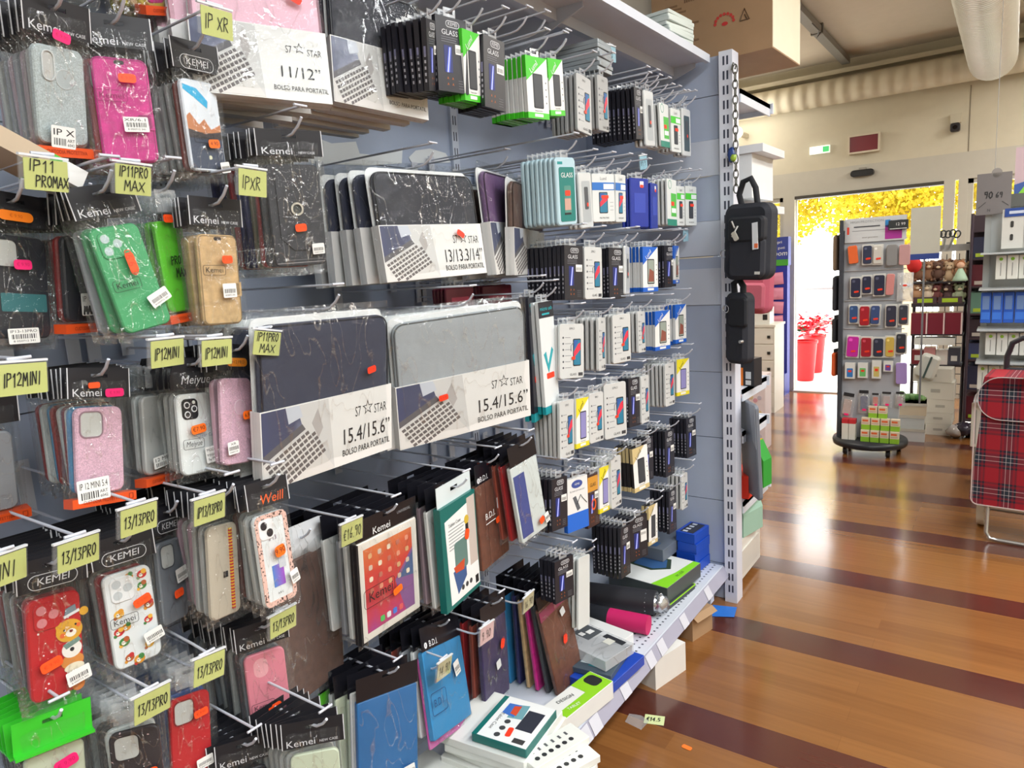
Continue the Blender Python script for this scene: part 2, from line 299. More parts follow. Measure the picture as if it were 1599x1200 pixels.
    def text(s, t, cx, cz, size, y, m, rot=0, sx=1.0, shear=0.0, fit=None):
        vs, fs = font_mesh(t, shear)
        if not vs: return s
        if fit:
            wd = max(v[0] for v in vs) - min(v[0] for v in vs); sx = fit / (wd * size)
        c, sn = math.cos(R(rot)), math.sin(R(rot))
        out = []
        for x, z, _ in vs: x *= size * sx; z *= size; out.append((cx + x * c - z * sn, y, cz + x * sn + z * c))
        return s.add(out, fs, m)
    def hand(s, t, x, z, hgt, y, m, th=None, slant=0.05, width=None):
        th = th or hgt * .085; adv = hgt * .62
        if width: adv = width / max(len(t), 1); 
        kx = adv / .72
        rnd = random.Random(t)
        for ch in t:
            dz = (rnd.random() - .5) * hgt * .1
            for st in HAND.get(ch, []):
                Q = [(x + px * kx + slant * pz * hgt, z + dz + pz * hgt) for px, pz in st]
                for a, b in zip(Q, Q[1:]):
                    dx, dy = b[0] - a[0], b[1] - a[1]; l = math.hypot(dx, dy) or 1; nx, nz = -dy / l * th, dx / l * th; ex, ez = dx / l * th * .6, dy / l * th * .6
                    s.add([(a[0] - ex + nx, y, a[1] - ez + nz), (a[0] - ex - nx, y, a[1] - ez - nz), (b[0] + ex - nx, y, b[1] + ez - nz), (b[0] + ex + nx, y, b[1] + ez + nz)], [(0, 1, 2, 3)], m)
            x += adv * (0.6 if ch in 'I./ ' else .8 if ch == '1' else 1.0)
        return s
    def sheet(s, w, h, y, m, nx=8, nz=12, amp=.0015, seed=0, cx=0, cz=0, closed=True, back=.006):
        rnd = random.Random(seed); vs = []; fs = []
        def grid(y0, sg):
            b = len(vs)
            for j in range(nz + 1):
                for i in range(nx + 1):
                    e = (i in (0, nx)) or (j in (0, nz))
                    vs.append((cx - w / 2 + w * i / nx, (y + back / 2) if e else y0 + (rnd.random() - .5) * 2 * amp, cz - h / 2 + h * j / nz))
            for j in range(nz):
                for i in range(nx): a = b + j * (nx + 1) + i; q = (a, a + 1, a + nx + 2, a + nx + 1); fs.append(q if sg else q[::-1])
        grid(y, True)
        if closed: grid(y + back, False)
        return s.add(vs, fs, m, True)
    def mesh(s, name):
        me = bpy.data.meshes.new(name); me.from_pydata(s.v, [], s.f)
        for m in s.mats: me.materials.append(m)
        me.polygons.foreach_set('material_index', s.mi); me.polygons.foreach_set('use_smooth', s.sm); me.update(); return me
    def build(s, name, parent=None, label=None):
        return link(name, s.mesh(name), parent, label)
def link(name, me, parent=None, label=None):
    o = bpy.data.objects.new(name, me); COL.objects.link(o)
    if parent is not None: o.parent = parent
    if label: o['label'] = label
    return o
def tag(o, label, cat, group=None, kind=None):
    o['label'] = label; o['category'] = cat
    if group: o['group'] = group
    if kind: o['kind'] = kind
    return o
def pose(o, loc, ypr=None, face='X'):
    o.location = loc
    if ypr is not None:
        o.rotation_mode = 'YXZ'; o.rotation_euler = (R(ypr[1]), R(ypr[2]), R(ypr[0]) + (PI / 2 if face == 'X' else 0))
    return o
def thing(name, label, cat, loc, ypr=None, group=None, face='X', me=None):
    return pose(tag(link(name, me), label, cat, group), loc, ypr, face)
def struct(name, mb): o = mb.build(name); o['kind'] = 'structure'; return o
def poseM(loc, ypr): return Matrix.Translation(loc) @ Matrix.Rotation(R(ypr[0]) + PI / 2, 4, 'Z') @ Matrix.Rotation(R(ypr[1]), 4, 'X') @ Matrix.Rotation(R(ypr[2]), 4, 'Y')

# ------------------------------------------------------------------ the room
WALLC = M((212, 205, 184), .8); CEIL = M((206, 196, 178), .85); ALU = M((196, 192, 180), .4)
mb = MB(); mb.add([(-1.5, -3, 0), (5.2, -3, 0), (5.2, 7.6, 0), (-1.5, 7.6, 0)], [(0, 1, 2, 3)], floor_mat()); struct('floor', mb)
struct('ceiling', MB().box(-1.5, 5.2, -3, 7.7, 3.17, 3.25, CEIL))
struct('wall_left', MB().box(-1.6, -1.5, -3, 7.7, 0, 3.2, WALLC))
struct('wall_right', MB().box(5.2, 5.3, -3, 7.7, 0, 3.2, WALLC))
struct('wall_rear', MB().box(-1.5, 5.2, -3.1, -3, 0, 3.2, WALLC))
mb = MB(); mb.box(-1.5, 5.2, 7.52, 7.7, 2.20, 3.17, WALLC); mb.box(-1.5, -.68, 7.52, 7.7, 0, 2.2, WALLC); mb.box(2.2, 5.2, 7.52, 7.7, 0, 2.2, WALLC)
mb.box(1.149, 1.154, 7.516, 7.52, 2.2, 2.75, M((120, 112, 96), .8)); mb.box(-.68, 2.2, 7.52, 7.6, 1.97, 2.2, ALU)
struct('wall_far', mb)
def window(name, x0, x1, z0, z1):
    f = MB(); t = .04
    f.box(x0, x0 + t, 7.54, 7.62, z0, z1, ALU); f.box(x1 - t, x1, 7.54, 7.62, z0, z1, ALU); f.box(x0, x1, 7.54, 7.62, z1 - t, z1, ALU); f.box(x0, x1, 7.54, 7.62, z0, z0 + t, ALU)
    o = f.build(name); o['kind'] = 'structure'
    MB().box(x0 + t, x1 - t, 7.575, 7.582, z0 + t, z1 - t, GLASS()).build('window_pane', o)
window('window_1', -.68, -.40, 0, 1.97); window('window_2', 1.16, 2.2, 0, 1.97)
f = MB(); f.box(-.40, -.29, 7.5, 7.64, 0, 1.97, ALU); f.box(.98, 1.06, 7.5, 7.64, 0, 1.97, ALU); f.box(1.09, 1.16, 7.52, 7.62, 0, 1.97, ALU); f.box(-.29, .98, 7.5, 7.64, 1.94, 1.97, M((70, 66, 58), .5)); f.box(-.29, .98, 7.46, 7.64, 0, .012, M((210, 206, 200), .4))
d = f.build('door_1'); d['kind'] = 'structure'
MB().box(-.31, -.29, 7.56, 7.58, .02, 1.94, ALU).build('door_leaf_edge', d)
# ceiling services
def ribduct(name, label, p0, p1, r, rib, c, cap=True):
    mbd = MB(); n = int((Vector(p1) - Vector(p0)).length / rib); pts = []; rr = []
    for k in range(n + 1):
        t = k / n; pts.append(tuple(Vector(p0).lerp(Vector(p1), t))); rr.append(r * (1.0 if k % 2 else .992))
    if cap: pts += [tuple(Vector(p1) + (Vector(p1) - Vector(p0)).normalized() * q * r) for q in (.25, .42)]; rr += [r * .8, r * .45]
    mbd.tube(pts, rr, c, seg=28)
    return tag(mbd.build(name), label, 'air duct')
ribduct('spiral_duct', 'silvery spiral air duct running under the ceiling at upper right', (1.31, 3.0, 2.84), (1.31, 7.05, 2.84), .165, .11, DUCT((222, 222, 216), 'Y', .036, .6, .34))
ribduct('wall_duct', 'cream ribbed fabric duct along the wall above the entrance', (-1.4, 7.36, 2.87), (4.5, 7.36, 2.87), .115, .11, DUCT((216, 208, 186), 'X', .12, 0, .7), False)
mb = MB(); mb.box(-1.5, 5.2, 7.40, 7.52, 3.03, 3.07, WALLC); struct('trim_1', mb)
t = thing('cable_tray', 'grey metal cable tray on the ceiling above the entrance aisle', 'cable tray', (.18, 0, 3.1))
MB().box(-.035, .035, 2.6, 7.4, 0, .05, M((140, 140, 136), .5, .3)).build('tray', t)
for y in (3.4, 4.8, 6.2):
    MB().box(-.045, .045, y, y + .03, -.006, .07, M((120, 120, 116), .5, .4)).build('bracket', t)
MB().tube([(.03, 5.9, 0), (.07, 5.95, -.05), (.02, 6.1, -.06), (.03, 6.2, 0)], .004, M((90, 90, 90))).build('cable', t)
for i, (x, y, e, c) in enumerate(FILL_LAMPS):
    t = thing('unseen_ceiling_light', 'unseen white ceiling strip light fitting added to brighten the shop aisles', 'ceiling light', (x, y, 3.06), group='unseen ceiling fill lights')  # fittings modelled around the unseen fill lamps
    MB().box(-.17, .17, -.7, .7, .0, .10, M((230, 230, 228))).build('housing', t); MB().box(-.15, .15, -.67, .67, -.012, 0, M((255, 250, 240), .4, 0, 1.5)).build('diffuser', t)
# signs and sensors on the far wall
t = thing('exit_sign', 'small lit white and green exit sign above the doors', 'exit sign', (-.06, 7.50, 2.385), (0, 0, 0), face='Y')
MB().box(-.09, .09, -.01, .02, -.035, .035, M((236, 240, 228), .4, 0, .9)).build('lamp_body', t); MB().box(.03, .085, -.013, -.01, -.025, .025, M((70, 190, 110), .4, 0, .8)).build('green_symbol', t)
t = thing('alarm_sign', 'dark red alarm panel with cream frame above the doors', 'alarm sign', (.33, 7.49, 2.385), (0, 0, 0), face='Y')
MB().ring(0, 0, .27, .17, .01, .016, -.03, .03, M((216, 206, 186))).build('frame', t); MB().box(-.12, .12, -.02, .02, -.07, .07, M((120, 34, 44), .3)).build('red_face', t)
t = thing('door_sensor', 'black pill shaped motion sensor over the sliding door', 'sensor', (.32, 7.50, 2.12), (0, 0, 0), face='Y')
MB().slab(0, 0, .2, .06, .028, -.04, .02, M((32, 32, 34), .3), .008).build('sensor_body', t); MB().box(-.03, .03, -.02, .02, .03, .05, M((160, 156, 146))).build('mount', t)
t = thing('wall_camera', 'small dark security camera on the wall right of the alarm sign', 'camera', (1.05, 7.50, 2.41), (0, 0, 0), face='Y')
MB().slab(0, 0, .075, .075, .02, -.06, 0, M((42, 40, 44), .3), .008).build('camera_body', t); MB().box(-.04, .04, -.02, .02, .04, .12, M((206, 198, 176))).build('mount', t); MB().disc(0, 0, .018, -.064, -.06, M((12, 12, 14), .1)).build('lens', t)
t = thing('wall_lamp', 'bright warm lamp at the wall corner behind the shelving', 'lamp', (-.76, 7.2, 2.62))
MB().ball((0, 0, 0), .055, M((255, 236, 190), .4, 0, 7)).build('bulb', t); MB().box(-.02, .02, 0, .3, -.02, .02, WALLC).build('arm', t)
l = bpy.data.lights.new('wall_lamp_light', 'POINT'); l.energy = 18; l.color = WARM; l.shadow_soft_size = .2; lo = bpy.data.objects.new('wall_lamp_light', l); COL.objects.link(lo); lo.location = (-.74, 7.05, 2.66)

# ------------------------------------------------------------------ outside
mb = MB(); mb.add([(-14, 7.6, -.03), (16, 7.6, -.03), (16, 40, -.03), (-14, 40, -.03)], [(0, 1, 2, 3)], M((226, 224, 218), .8)); struct('outside_ground', mb)
FOL = foliage_mat()
def tree(x, y, h, r, label, seed):
    t = thing('street_tree', label, 'tree', (x, y, 0), group='trees outside the entrance'); rnd = random.Random(seed)
    MB().tube([(0, 0, -.1), (.05, 0, h * .35), (-.05, .1, h * .7), (0, 0, h)], [.16, .13, .1, .05], M((170, 150, 120), .9)).build('trunk', t)
    c = MB()
    for k in range(13000):
        a = rnd.random() * 2 * PI; ph = math.acos(2 * rnd.random() - 1); q = r * rnd.random() ** .4
        p = Vector((q * math.sin(ph) * math.cos(a), q * math.sin(ph) * math.sin(a), h + q * .8 * math.cos(ph) + .45)); u = Vector((rnd.gauss(0, 1), rnd.gauss(0, 1), rnd.gauss(0, 1)))  .normalized() * .045; v = u.cross(Vector((rnd.gauss(0, 1), rnd.gauss(0, 1), rnd.gauss(0, 1)))).normalized() * .032
        c.add([p - u, p + v, p + u, p - v], [(0, 1, 2, 3)], FOL)
    c.build('crown', t)
for k_, (x_, lb_) in enumerate(((-2.5, 'yellow leaved tree outside the narrow left window'), (.1, 'yellow leaved tree outside, in the open doorway'), (2.7, 'yellow leaved tree outside, behind the toy rack'), (5.3, 'yellow leaved tree outside, beyond the right window'))):
    tree(x_, 13.0, 1.95, 1.45, lb_, k_)
mb = MB(); mb.tube([(-3, 9.6, .95), (4, 9.6, .95)], .025, M((150, 152, 156), .4, .6)); 
t = thing('street_railing', 'grey metal street railing outside the door', 'railing', (0, 0, 0)); mb.build('rail', t)
for x in (-2.4, 1.2, 3.2): MB().tube([(x, 9.6, -.03), (x, 9.6, .95)], .02, M((150, 152, 156), .4, .6)).build('rail_post', t)
def pot(x, y, label):
    t = thing('flower_pot', label, 'flower pot', (x, y, -.03), group='red pots by the door')
    MB().lathe([(.085, 0), (.095, .02), (.125, .42), (.135, .43), (.135, .46), (.11, .46), (.10, .4)], M((224, 24, 34), .35), seg=24).build('pot', t)
    rnd = random.Random(int(x * 100)); f = MB()
    for k in range(150):
        a = rnd.random() * 2 * PI; q = .19 * rnd.random() ** .5; z = .50 + .22 * rnd.random() * (1.2 - q / .3); p = Vector((q * math.cos(a), q * math.sin(a), z)); u = Vector((math.cos(a + rnd.gauss(0, .6)), math.sin(a + rnd.gauss(0, .6)), rnd.gauss(.1, .3))).normalized() * .09; v = u.cross(Vector((0, 0, 1))).normalized() * .035
        f.add([p, p + u * .5 + v, p + u, p + u * .5 - v], [(0, 1, 2, 3)], M((226, 26, 52), .5) if k % 7 else M((60, 90, 40), .6))
    f.build('petals', t)
pot(-.37, 8.35, 'red plastic pot of poinsettias nearest the door jamb'); pot(-.40, 8.95, 'red plastic pot of poinsettias half hidden behind the nearer one')

# ------------------------------------------------------------------ main gondola
YE = 2.735
PM = M((168, 180, 202), .55); PM2 = M((194, 202, 216), .5); SW = M((206, 212, 222), .4); SWD = M((60, 64, 82), .6)
def gondola():
    t = thing('wall_shelving', 'long pale blue-grey metal shop shelving with base shelf and canopy', 'shelving', (0, 0, 0))
    for k in range(9): MB().box(-.03, 0, -1.0, YE, .16 + k * .265, .16 + k * .265 + .262, PM).build('back_panel', t)
    for y in (-.16, .84, 1.84):
        s = MB().box(-.03, .012, y - .016, y + .016, 0, 2.35, PM2)
        for k in range(44):
            for q in (-.006, .006): s.box(.0122, .0128, y + q - .002, y + q + .002, .2 + k * .05, .228 + k * .05, SWD)
        s.build('upright', t)
    b = MB().box(0, .572, -1.0, YE - .02, .128, .156, SW); bo = b.build('base_shelf', t)
    h = MB(); 
    for r_ in range(3):
        n = 86
        for k in range(n):
            y = .62 + k * .0245 + (.012 if r_ == 1 else 0); x = .49 + r_ * .026
            h.add([(x - .0038, y - .0038, .1563), (x + .0038, y - .0038, .1563), (x + .0038, y + .0038, .1563), (x - .0038, y + .0038, .1563)], [(0, 1, 2, 3)], SWD)
    h.build('perforations', bo)
    pr = MB(); pr.add([(.572, -1, .158), (.594, -1, .112), (.594, YE - .02, .112), (.572, YE - .02, .158)], [(0, 1, 2, 3)], SW); pr.box(.572, .592, -1, YE - .02, .108, .112, SW); pr.build('front_lip', t)
    ch = MB(); ch.add([(.577, -1, .156), (.598, -1, .112), (.598, YE - .02, .112), (.577, YE - .02, .156)], [(0, 1, 2, 3)], M((164, 164, 182), .25)); ch.build('ticket_channel', t)
    for k, y in enumerate((1.32, 1.49, 1.55, 1.74, 1.93, 2.02, 2.22, 2.47)):
        MB().add([(.5795, y, .154), (.600, y, .113), (.600, y + .05, .113), (.5795, y + .05, .154)], [(0, 1, 2, 3)], M((204, 206, 216), .3)).build('ticket_insert', t)
    for y in (-.1, 1.36, 2.62):
        MB().box(.45, .56, y - .02, y + .02, .03, .128, SW).build('foot', t, None); MB().lathe([(.016, 0), (.018, .012), (.018, .03)], M((30, 30, 34)), .52, y, 12).build('foot_pad', t)
    MB().box(0, .03, -1, YE, 0, .128, PM).build('plinth', t)
    c = MB(); c.box(0, .548, -1.0, YE - .03, 2.150, 2.168, SW); c.box(.535, .552, -1.0, YE - .03, 2.142, 2.170, SW); c.box(.39, .415, -1.0, YE - .03, 2.118, 2.150, PM2); c.box(.12, .14, -1.0, YE - .03, 2.126, 2.150, PM2); c.build('canopy_shelf', t)
    for y in (.84, 1.84, YE - .04): MB().prism([(.01, 2.15), (.50, 2.15), (.50, 2.135), (.05, 1.98), (.01, 1.98)], y - .003, y + .003, PM2).build('canopy_bracket', t)
gondola()
for nm_, pts_ in (('larger torn white paper scrap stuck on the back panel', [(1.223, 1.817), (1.275, 1.801), (1.327, 1.791), (1.415, 1.805), (1.425, 1.774), (1.487, 1.775), (1.57, 1.794), (1.601, 1.808), (1.591, 1.761), (1.452, 1.744), (1.253, 1.733)]), ('smaller torn white paper scrap right of the larger scrap', [(1.624, 1.781), (1.658, 1.805), (1.723, 1.817), (1.799, 1.81), (1.821, 1.783), (1.635, 1.765)])):
    t_ = thing('torn_paper', nm_, 'paper', (.0012, 0, 0)); MB().add([(0.0, a_, b_) for a_, b_ in pts_] + [(.0008, a_, b_) for a_, b_ in pts_], [tuple(range(len(pts_))), tuple(range(2 * len(pts_) - 1, len(pts_) - 1, -1))], M((226, 230, 232), .7)).build('sheet', t_)
def endcap():
    t = thing('end_shelving', 'white end-of-aisle shelving with slotted post and panel facing the hooks', 'shelving', (0, 0, 0))
    for z0, z1 in ((.0, .156), (.156, .432), (.432, .699), (.699, .971), (.971, 1.242), (1.242, 1.43), (1.43, 1.567), (1.567, 1.738), (1.738, 1.87), (1.87, 2.03), (2.03, 2.17)):
        MB().box(0, .582, YE, YE + .02, z0 + .0015, z1 - .0015, PM).build('back_panel', t)
    for z0, z1 in ((1.242, 1.385), (1.435, 1.567), (1.738, 1.87)):
        MB().box(.0, .582, YE - .006, YE, z0, z1, PM2).build('label_strip', t)
    s = MB().box(.582, .632, YE - .022, YE + .05, 0, 2.175, M((214, 218, 230), .35))
    for k in range(41):
        z = .045 + k * .052
        for x in (.600, .614): s.box(x - .0035, x + .0035, YE - .0225, YE - .022, z, z + .031, SWD)
    s.build('slotted_post', t)
    for z, dp in ((2.03, .40), (.875, .34), (.70, .34), (.40, .36)):
        sh = MB(); sh.box(.05, .640, YE + .052, YE + .05 + dp, z, z + .018, SW); sh.prism([(.634, z + .018), (.634, z - .03), (.640, z - .03), (.640, z + .018)], YE + .052, YE + .05 + dp, SW); sh.box(.05, .65, YE + .05 + dp, YE + .065 + dp, z - .02, z + .022, SW)
        sh.build('shelf', t)
    b = MB(); b.box(.02, .60, YE + .03, YE + .42, .03, .21, M((216, 214, 206), .4)); b.box(.60, .606, YE + .09, YE + .38, .06, .165, M((206, 204, 196), .4)); b.build('base', t)
    for y in (YE + .08, YE + .38): MB().lathe([(.018, 0), (.018, .03)], M((40, 38, 38)), .56, y, 10).build('foot_pad', t)
endcap()

# ------------------------------------------------------------------ package builders (local frame: x right, z up, front = -y)
def slotted(mbx, w, z0, z1, y0, y1, m, slotw=.026, sloth=.006, zs=None, r=0):
    zs = zs if zs is not None else z1 - .012
    mbx.box(-w / 2, w / 2, y0, y1, z0, zs - sloth / 2, m); mbx.box(-w / 2, -slotw / 2, y0, y1, zs - sloth / 2, z1, m); mbx.box(slotw / 2, w / 2, y0, y1, zs - sloth / 2, z1, m); mbx.box(-slotw / 2, slotw / 2, y0, y1, zs + sloth / 2, z1, m)
def sticker(parent, kind, x, z, w, h, rot, txt, y):
    mb = MB(); rnd = random.Random(x * 1000 + z * 77)
    if kind in ('orange', 'orangep', 'pink', 'red', 'oval'):
        c = {'orange': (252, 84, 28), 'orangep': (255, 112, 20), 'pink': PINK, 'red': RED, 'oval': (250, 132, 24)}[kind]
        mb.rr(x, z, w, h, min(w, h) * (.5 if kind == 'oval' else .32), y - .0005, y, M(c, .5), rot)
        if txt: mb.text(txt, x, z, h * .7, y - .0007, M((60, 30, 20)), rot)
        elif min(w, h) > .012: mb.text('\u20ac 9.90', x, z, h * .5, y - .0007, M((int(c[0] * .86), int(c[1] * .75), int(c[2] * .75))), rot if w > h else rot + 90)
        mb.build('price_sticker', parent)
    elif kind in ('bar', 'ip', 'ip2', 'note'):
        mb.rr(x, z, w, h, .002, y - .0004, y, M((234, 234, 230), .5), rot); q = MB(); c, s_ = math.cos(R(rot)), math.sin(R(rot)); P = lambda a, b: (x + a * c - b * s_, z + a * s_ + b * c)
        if kind == 'note':
            for k, tx in enumerate(('MODELLO', 'trasparente', 'by PVC0A')): q.text(tx, *P(-.004, .008 - k * .008), .007, y - .0006, INK, rot)
        elif kind == 'ip2':
            a, b = txt.split('/'); q.text(a, *P(0, h * .24), h * .36, y - .0006, INK, rot, fit=w * .88); q.hand(b, *P(-w * .42, -h * .42), h * .34, y - .0006, M((14, 14, 16)), th=h * .05)
        else:
            bz0, bz1 = (-.18, .12) if kind == 'bar' else (-.38, -.06)
            xx = -w * .4
            while xx < w * (.4 if kind == 'bar' else .1):
                bw = w * (.012 + .028 * rnd.random()); A = [P(xx, h * bz0), P(xx + bw, h * bz0), P(xx + bw, h * bz1), P(xx, h * bz1)]
                q.add([(a, y - .0006, b) for a, b in A], [(0, 1, 2, 3)], INK); xx += bw * 2 + w * .006
            if txt: q.text(txt, *P(0, h * (.30 if kind == 'bar' else .2)), h * (.26 if kind == 'bar' else .42), y - .0006, INK, rot, fit=w * (.86 if len(txt) > 3 else .5))
            if kind == 'bar' and h > .014: q.text('8 050712 341', *P(0, -h * .33), h * .17, y - .0006, INK, rot, fit=w * .7)
            if kind == 'ip': q.text('ART', *P(w * .3, -h * .14), h * .2, y - .0006, INK, rot); q.text('6042', *P(w * .3, -h * .34), h * .18, y - .0006, INK, rot)
        o = mb.build('barcode_sticker', parent); q.build('sticker_print', o)
def case_mesh(c, w, h, o, key=None):
    mb = MB(); col = PAL[c]; t = .0095
    main = GLIT(col) if o.get('glit') else CM(c)
    if c == 'speck': main = SPECK((48, 42, 46), (220, 190, 190), 130.0, .68)
    mb.slab(0, 0, w, h, .012, 0, t, main, .002)
    y = -.0003
    cam_ = o.get('cam'); lt = M(tuple(min(255, int(v * .5 + 120)) for v in col), .35); dk = M(tuple(int(v * .72) for v in col), .4)
    cx, cz = -w / 2 + .024, h / 2 - .026
    if cam_ == 'three' or cam_ == 'bump3':
        mb.slab(cx + .002, cz - .001, .036, .04, .009, -.0022, .001, main if cam_ == 'three' else lt, .001)
        for dx, dz in ((-.006, .009), (-.006, -.009), (.01, 0)): mb.disc(cx + dx, cz + dz, .0068, -.0028, -.002, lt if cam_ == 'three' else M((196, 202, 204), .4)); 
        if c == 'jade':
            for dx, dz in ((-.006, .009), (-.006, -.009), (.01, 0)): mb.disc(cx + dx, cz + dz, .0062, -.0031, -.0027, M((182, 200, 200), .3))
    elif cam_ == 'window': mb.rr(cx, cz, .034, .038, .009, y, 0, M((196, 198, 194), .3)); mb.ring(cx, cz, .037, .041, .01, .002, -.0012, 0, dk)
    elif cam_ == 'oval': mb.ring(cx - .004, cz, .019, .04, .009, .0018, -.002, 0, lt); mb.rr(cx - .004, cz, .0155, .036, .0075, y, 0, M((198, 200, 198), .3))
    elif cam_ == 'square3':
        mb.slab(cx, cz, .032, .035, .008, -.002, .001, M((22, 22, 26), .2), .001)
        for dx, dz in ((-.007, .007), (-.007, -.009), (.007, .0)): mb.disc(cx + dx, cz + dz, .0058, -.0028, -.002, M((230, 230, 230), .3)); mb.disc(cx + dx, cz + dz, .004, -.0032, -.0028, M((30, 30, 36), .2))
        mb.disc(cx + .007, cz + .011, .003, -.0026, -.002, M((220, 220, 210), .3))
    elif cam_ == 'two':
        mb.slab(cx, cz, .034, .036, .009, -.002, .001, M((240, 240, 240), .3), .001)
        for dx, dz in ((-.006, .007), (.006, -.007)): mb.disc(cx + dx, cz + dz, .0072, -.0028, -.002, M((36, 34, 40), .2))
    elif cam_ == 'faint': mb.rr(cx + .004, cz - .002, .026, .036, .012, y, 0, M((236, 168, 176), .35))
    if o.get('hole'): mb.disc(.006, .024, .0125, y, 0, M(tuple(min(255, int(v * .9 + 22)) for v in col), .5), 20); mb.ring(.006, .024, .027, .027, .0133, .001, -.0008, 0, lt)
    if o.get('strip'): mb.rr(.004, -.022, .066, .026, .002, -.001, 0, M((44, 108, 112), .45))
    if o.get('wallet'):
        mb.ring(0, 0, w - .004, h - .004, .009, .0012, -.0006, 0, dk); mb.rr(0, h / 2 - .007, .014, .006, .003, -.0004, 0, M((50, 44, 44)))
        mb.prism([(w / 2 - .028, -.004), (w / 2, -.004), (w / 2, -.028), (w / 2 - .02, -.028), (w / 2 - .03, -.016)], -.0022, 0, main); mb.rr(w / 2 - .013, -.016, .018, .02, .003, -.0026, -.002, dk)
    if o.get('stitch'):
        mb.ring(.006, 0, w - .026, h - .022, .006, .0008, -.0005, 0, M((120, 122, 126)))
        mb.prism([(w / 2, -h * .34), (-w * .12, -h * .34), (-w * .34, -h * .22), (-w * .34, h * .4), (-w * .28, h * .44), (w / 2, h * .44)], -.0025, 0, main)
        for k in range(22): mb.rr(-w / 2 + .006 + k * (w - .012) / 21, -h / 2 + .006, .003, .0009, .0004, -.0006, 0, M((200, 200, 200)))
    if o.get('ring'): mb.ring(.0, .012, .024, .024, .0118, .0036, -.006, -.002, M((206, 206, 204), .25, .9), 0, 6); mb.disc(0, .012, .0085, -.003, -.002, M((70, 74, 72), .4))
    if o.get('bear'):
        yb = (218, 160, 40)
        for dx, dz in ((-.004, .02), (.03, .034)): mb.disc(.016 + dx - .006, .018 + dz - .012, .0065, -.0012, 0, yb)
        mb.disc(.018, .017, .0185, -.0016, 0, yb, 22, .9); mb.disc(.02, .013, .0075, -.002, -.0012, (246, 238, 220), 16, .8); mb.disc(.02, .016, .0024, -.0024, -.002, (120, 40, 30)); mb.disc(.008, .012, .0036, -.002, -.0012, (226, 104, 44)); mb.disc(.031, .022, .0032, -.002, -.0012, (226, 104, 44)); mb.disc(.011, .019, .0016, -.002, -.0012, INK); mb.disc(.027, .024, .0016, -.002, -.0012, INK)
        mb.prism([(.012, .038), (.03, .043), (.028, .054), (.015, .05)], -.0018, 0, (120, 136, 146)); mb.prism([(.012, .036), (.034, .042), (.033, .046), (.011, .040)], -.002, 0, (226, 228, 228))
        mb.disc(.02, -.012, .014, -.0014, 0, (236, 232, 224), 18, .9); mb.disc(.02, -.012, .003, -.002, -.001, INK); mb.prism([(.008, -.003), (.03, .004), (.034, -.002), (.012, -.01)], -.0018, 0, (110, 140, 130)); mb.disc(.02, -.03, .016, -.0012, 0, (214, 136, 60), 16, .7); mb.disc(.022, -.04, .014, -.0014, 0, (236, 226, 200), 16, .5)
        mb.disc(.024, -.056, .012, -.0014, 0, (96, 108, 130), 16, .8); mb.disc(.026, -.068, .009, -.0013, 0, (206, 120, 50))
        for k in range(12): rn = random.Random(k); mb.disc(-.03 + .05 * rn.random(), -.068 + .11 * rn.random(), .0008 + .001 * rn.random(), -.0006, 0, (240, 226, 226), 6)
    if o.get('xmas'):
        rn = random.Random(3); cols = [(222, 150, 40), (200, 40, 40), (60, 130, 60), (240, 180, 60), (180, 90, 40)]
        for k, (dx, dz) in enumerate(((.002, .066), (.022, .064), (.02, .046), (-.02, .012), (.026, .012), (-.012, -.012), (.022, -.012), (-.018, -.034), (.018, -.052), (-.014, -.062), (.0, -.07), (-.024, -.016))):
            c1 = cols[k % 5]; q = .0065 + .002 * rn.random(); mb.disc(dx, dz, q, -.001, 0, c1, 12, .85); mb.disc(dx + .003, dz + .004, q * .55, -.0016, -.0008, cols[(k + 2) % 5], 10); mb.disc(dx - .002, dz - .001, q * .4, -.0018, -.0008, (244, 236, 220), 10); mb.disc(dx - .006, dz - .005, q * .35, -.001, 0, cols[(k + 1) % 5], 8)
            mb.disc(dx - .003, dz, .0009, -.002, -.0016, INK, 6); mb.disc(dx, dz, .0009, -.002, -.0016, INK, 6)
    if o.get('cord'):
        for k in range(26): mb.box(.012, .018, -.003, 0, -h * .44 + k * h * .034, -h * .44 + (k + .55) * h * .034, (186, 40, 46)); mb.box(.012, .018, -.003, 0, -h * .44 + (k + .55) * h * .034, -h * .44 + (k + 1) * h * .034, (226, 180, 40))
        mb.box(-.004, .006, -.001, 0, -.012, -.002, INK)
    if o.get('border'):
        mb.ring(0, 0, w, h, .012, .009, -.0012, 0, SPECK((232, 190, 176), (60, 36, 34), 240.0, .6)); mb.box(-.012, .014, -.001, 0, -.05, -.012, RAMP(0, ((0, (40, 140, 210)), (1, (170, 60, 190))), 30.0, .3)); mb.box(.004, .02, -.0014, 0, -.02, .004, (200, 204, 210)); mb.text('iP13', -.002, .036, .011, -.0008, (130, 90, 110)); mb.text('A R C', .0, -.062, .005, -.0008, INK)
    if c == 'mount':
        p = -.0004; W = w * .92
        mb.box(-W / 2, W / 2, p, 0, -h * .47, -.012, (66, 76, 96)); mb.prism([(-W / 2, -.012), (W / 2, -.012), (W / 2, .006), (W * .2, -.004), (W * .02, .012), (-W * .16, .002), (-W * .4, .02), (-W / 2, .014)], p, 0, (198, 128, 84)); mb.prism([(-W / 2, -.02), (W / 2, -.02), (W / 2, -.006), (0, -.012), (-W / 2, -.006)], p - .0002, 0, (60, 52, 54))
        mb.prism([(-W / 2, .064), (-W * .1, .06), (W * .2, .042), (W * .16, .03), (-W * .18, .044), (-W / 2, .056)], p, 0, (40, 176, 226)); mb.disc(.004, -.05, .0035, p - .0004, 0, (220, 220, 190))
    return mb.mesh('phone_case')
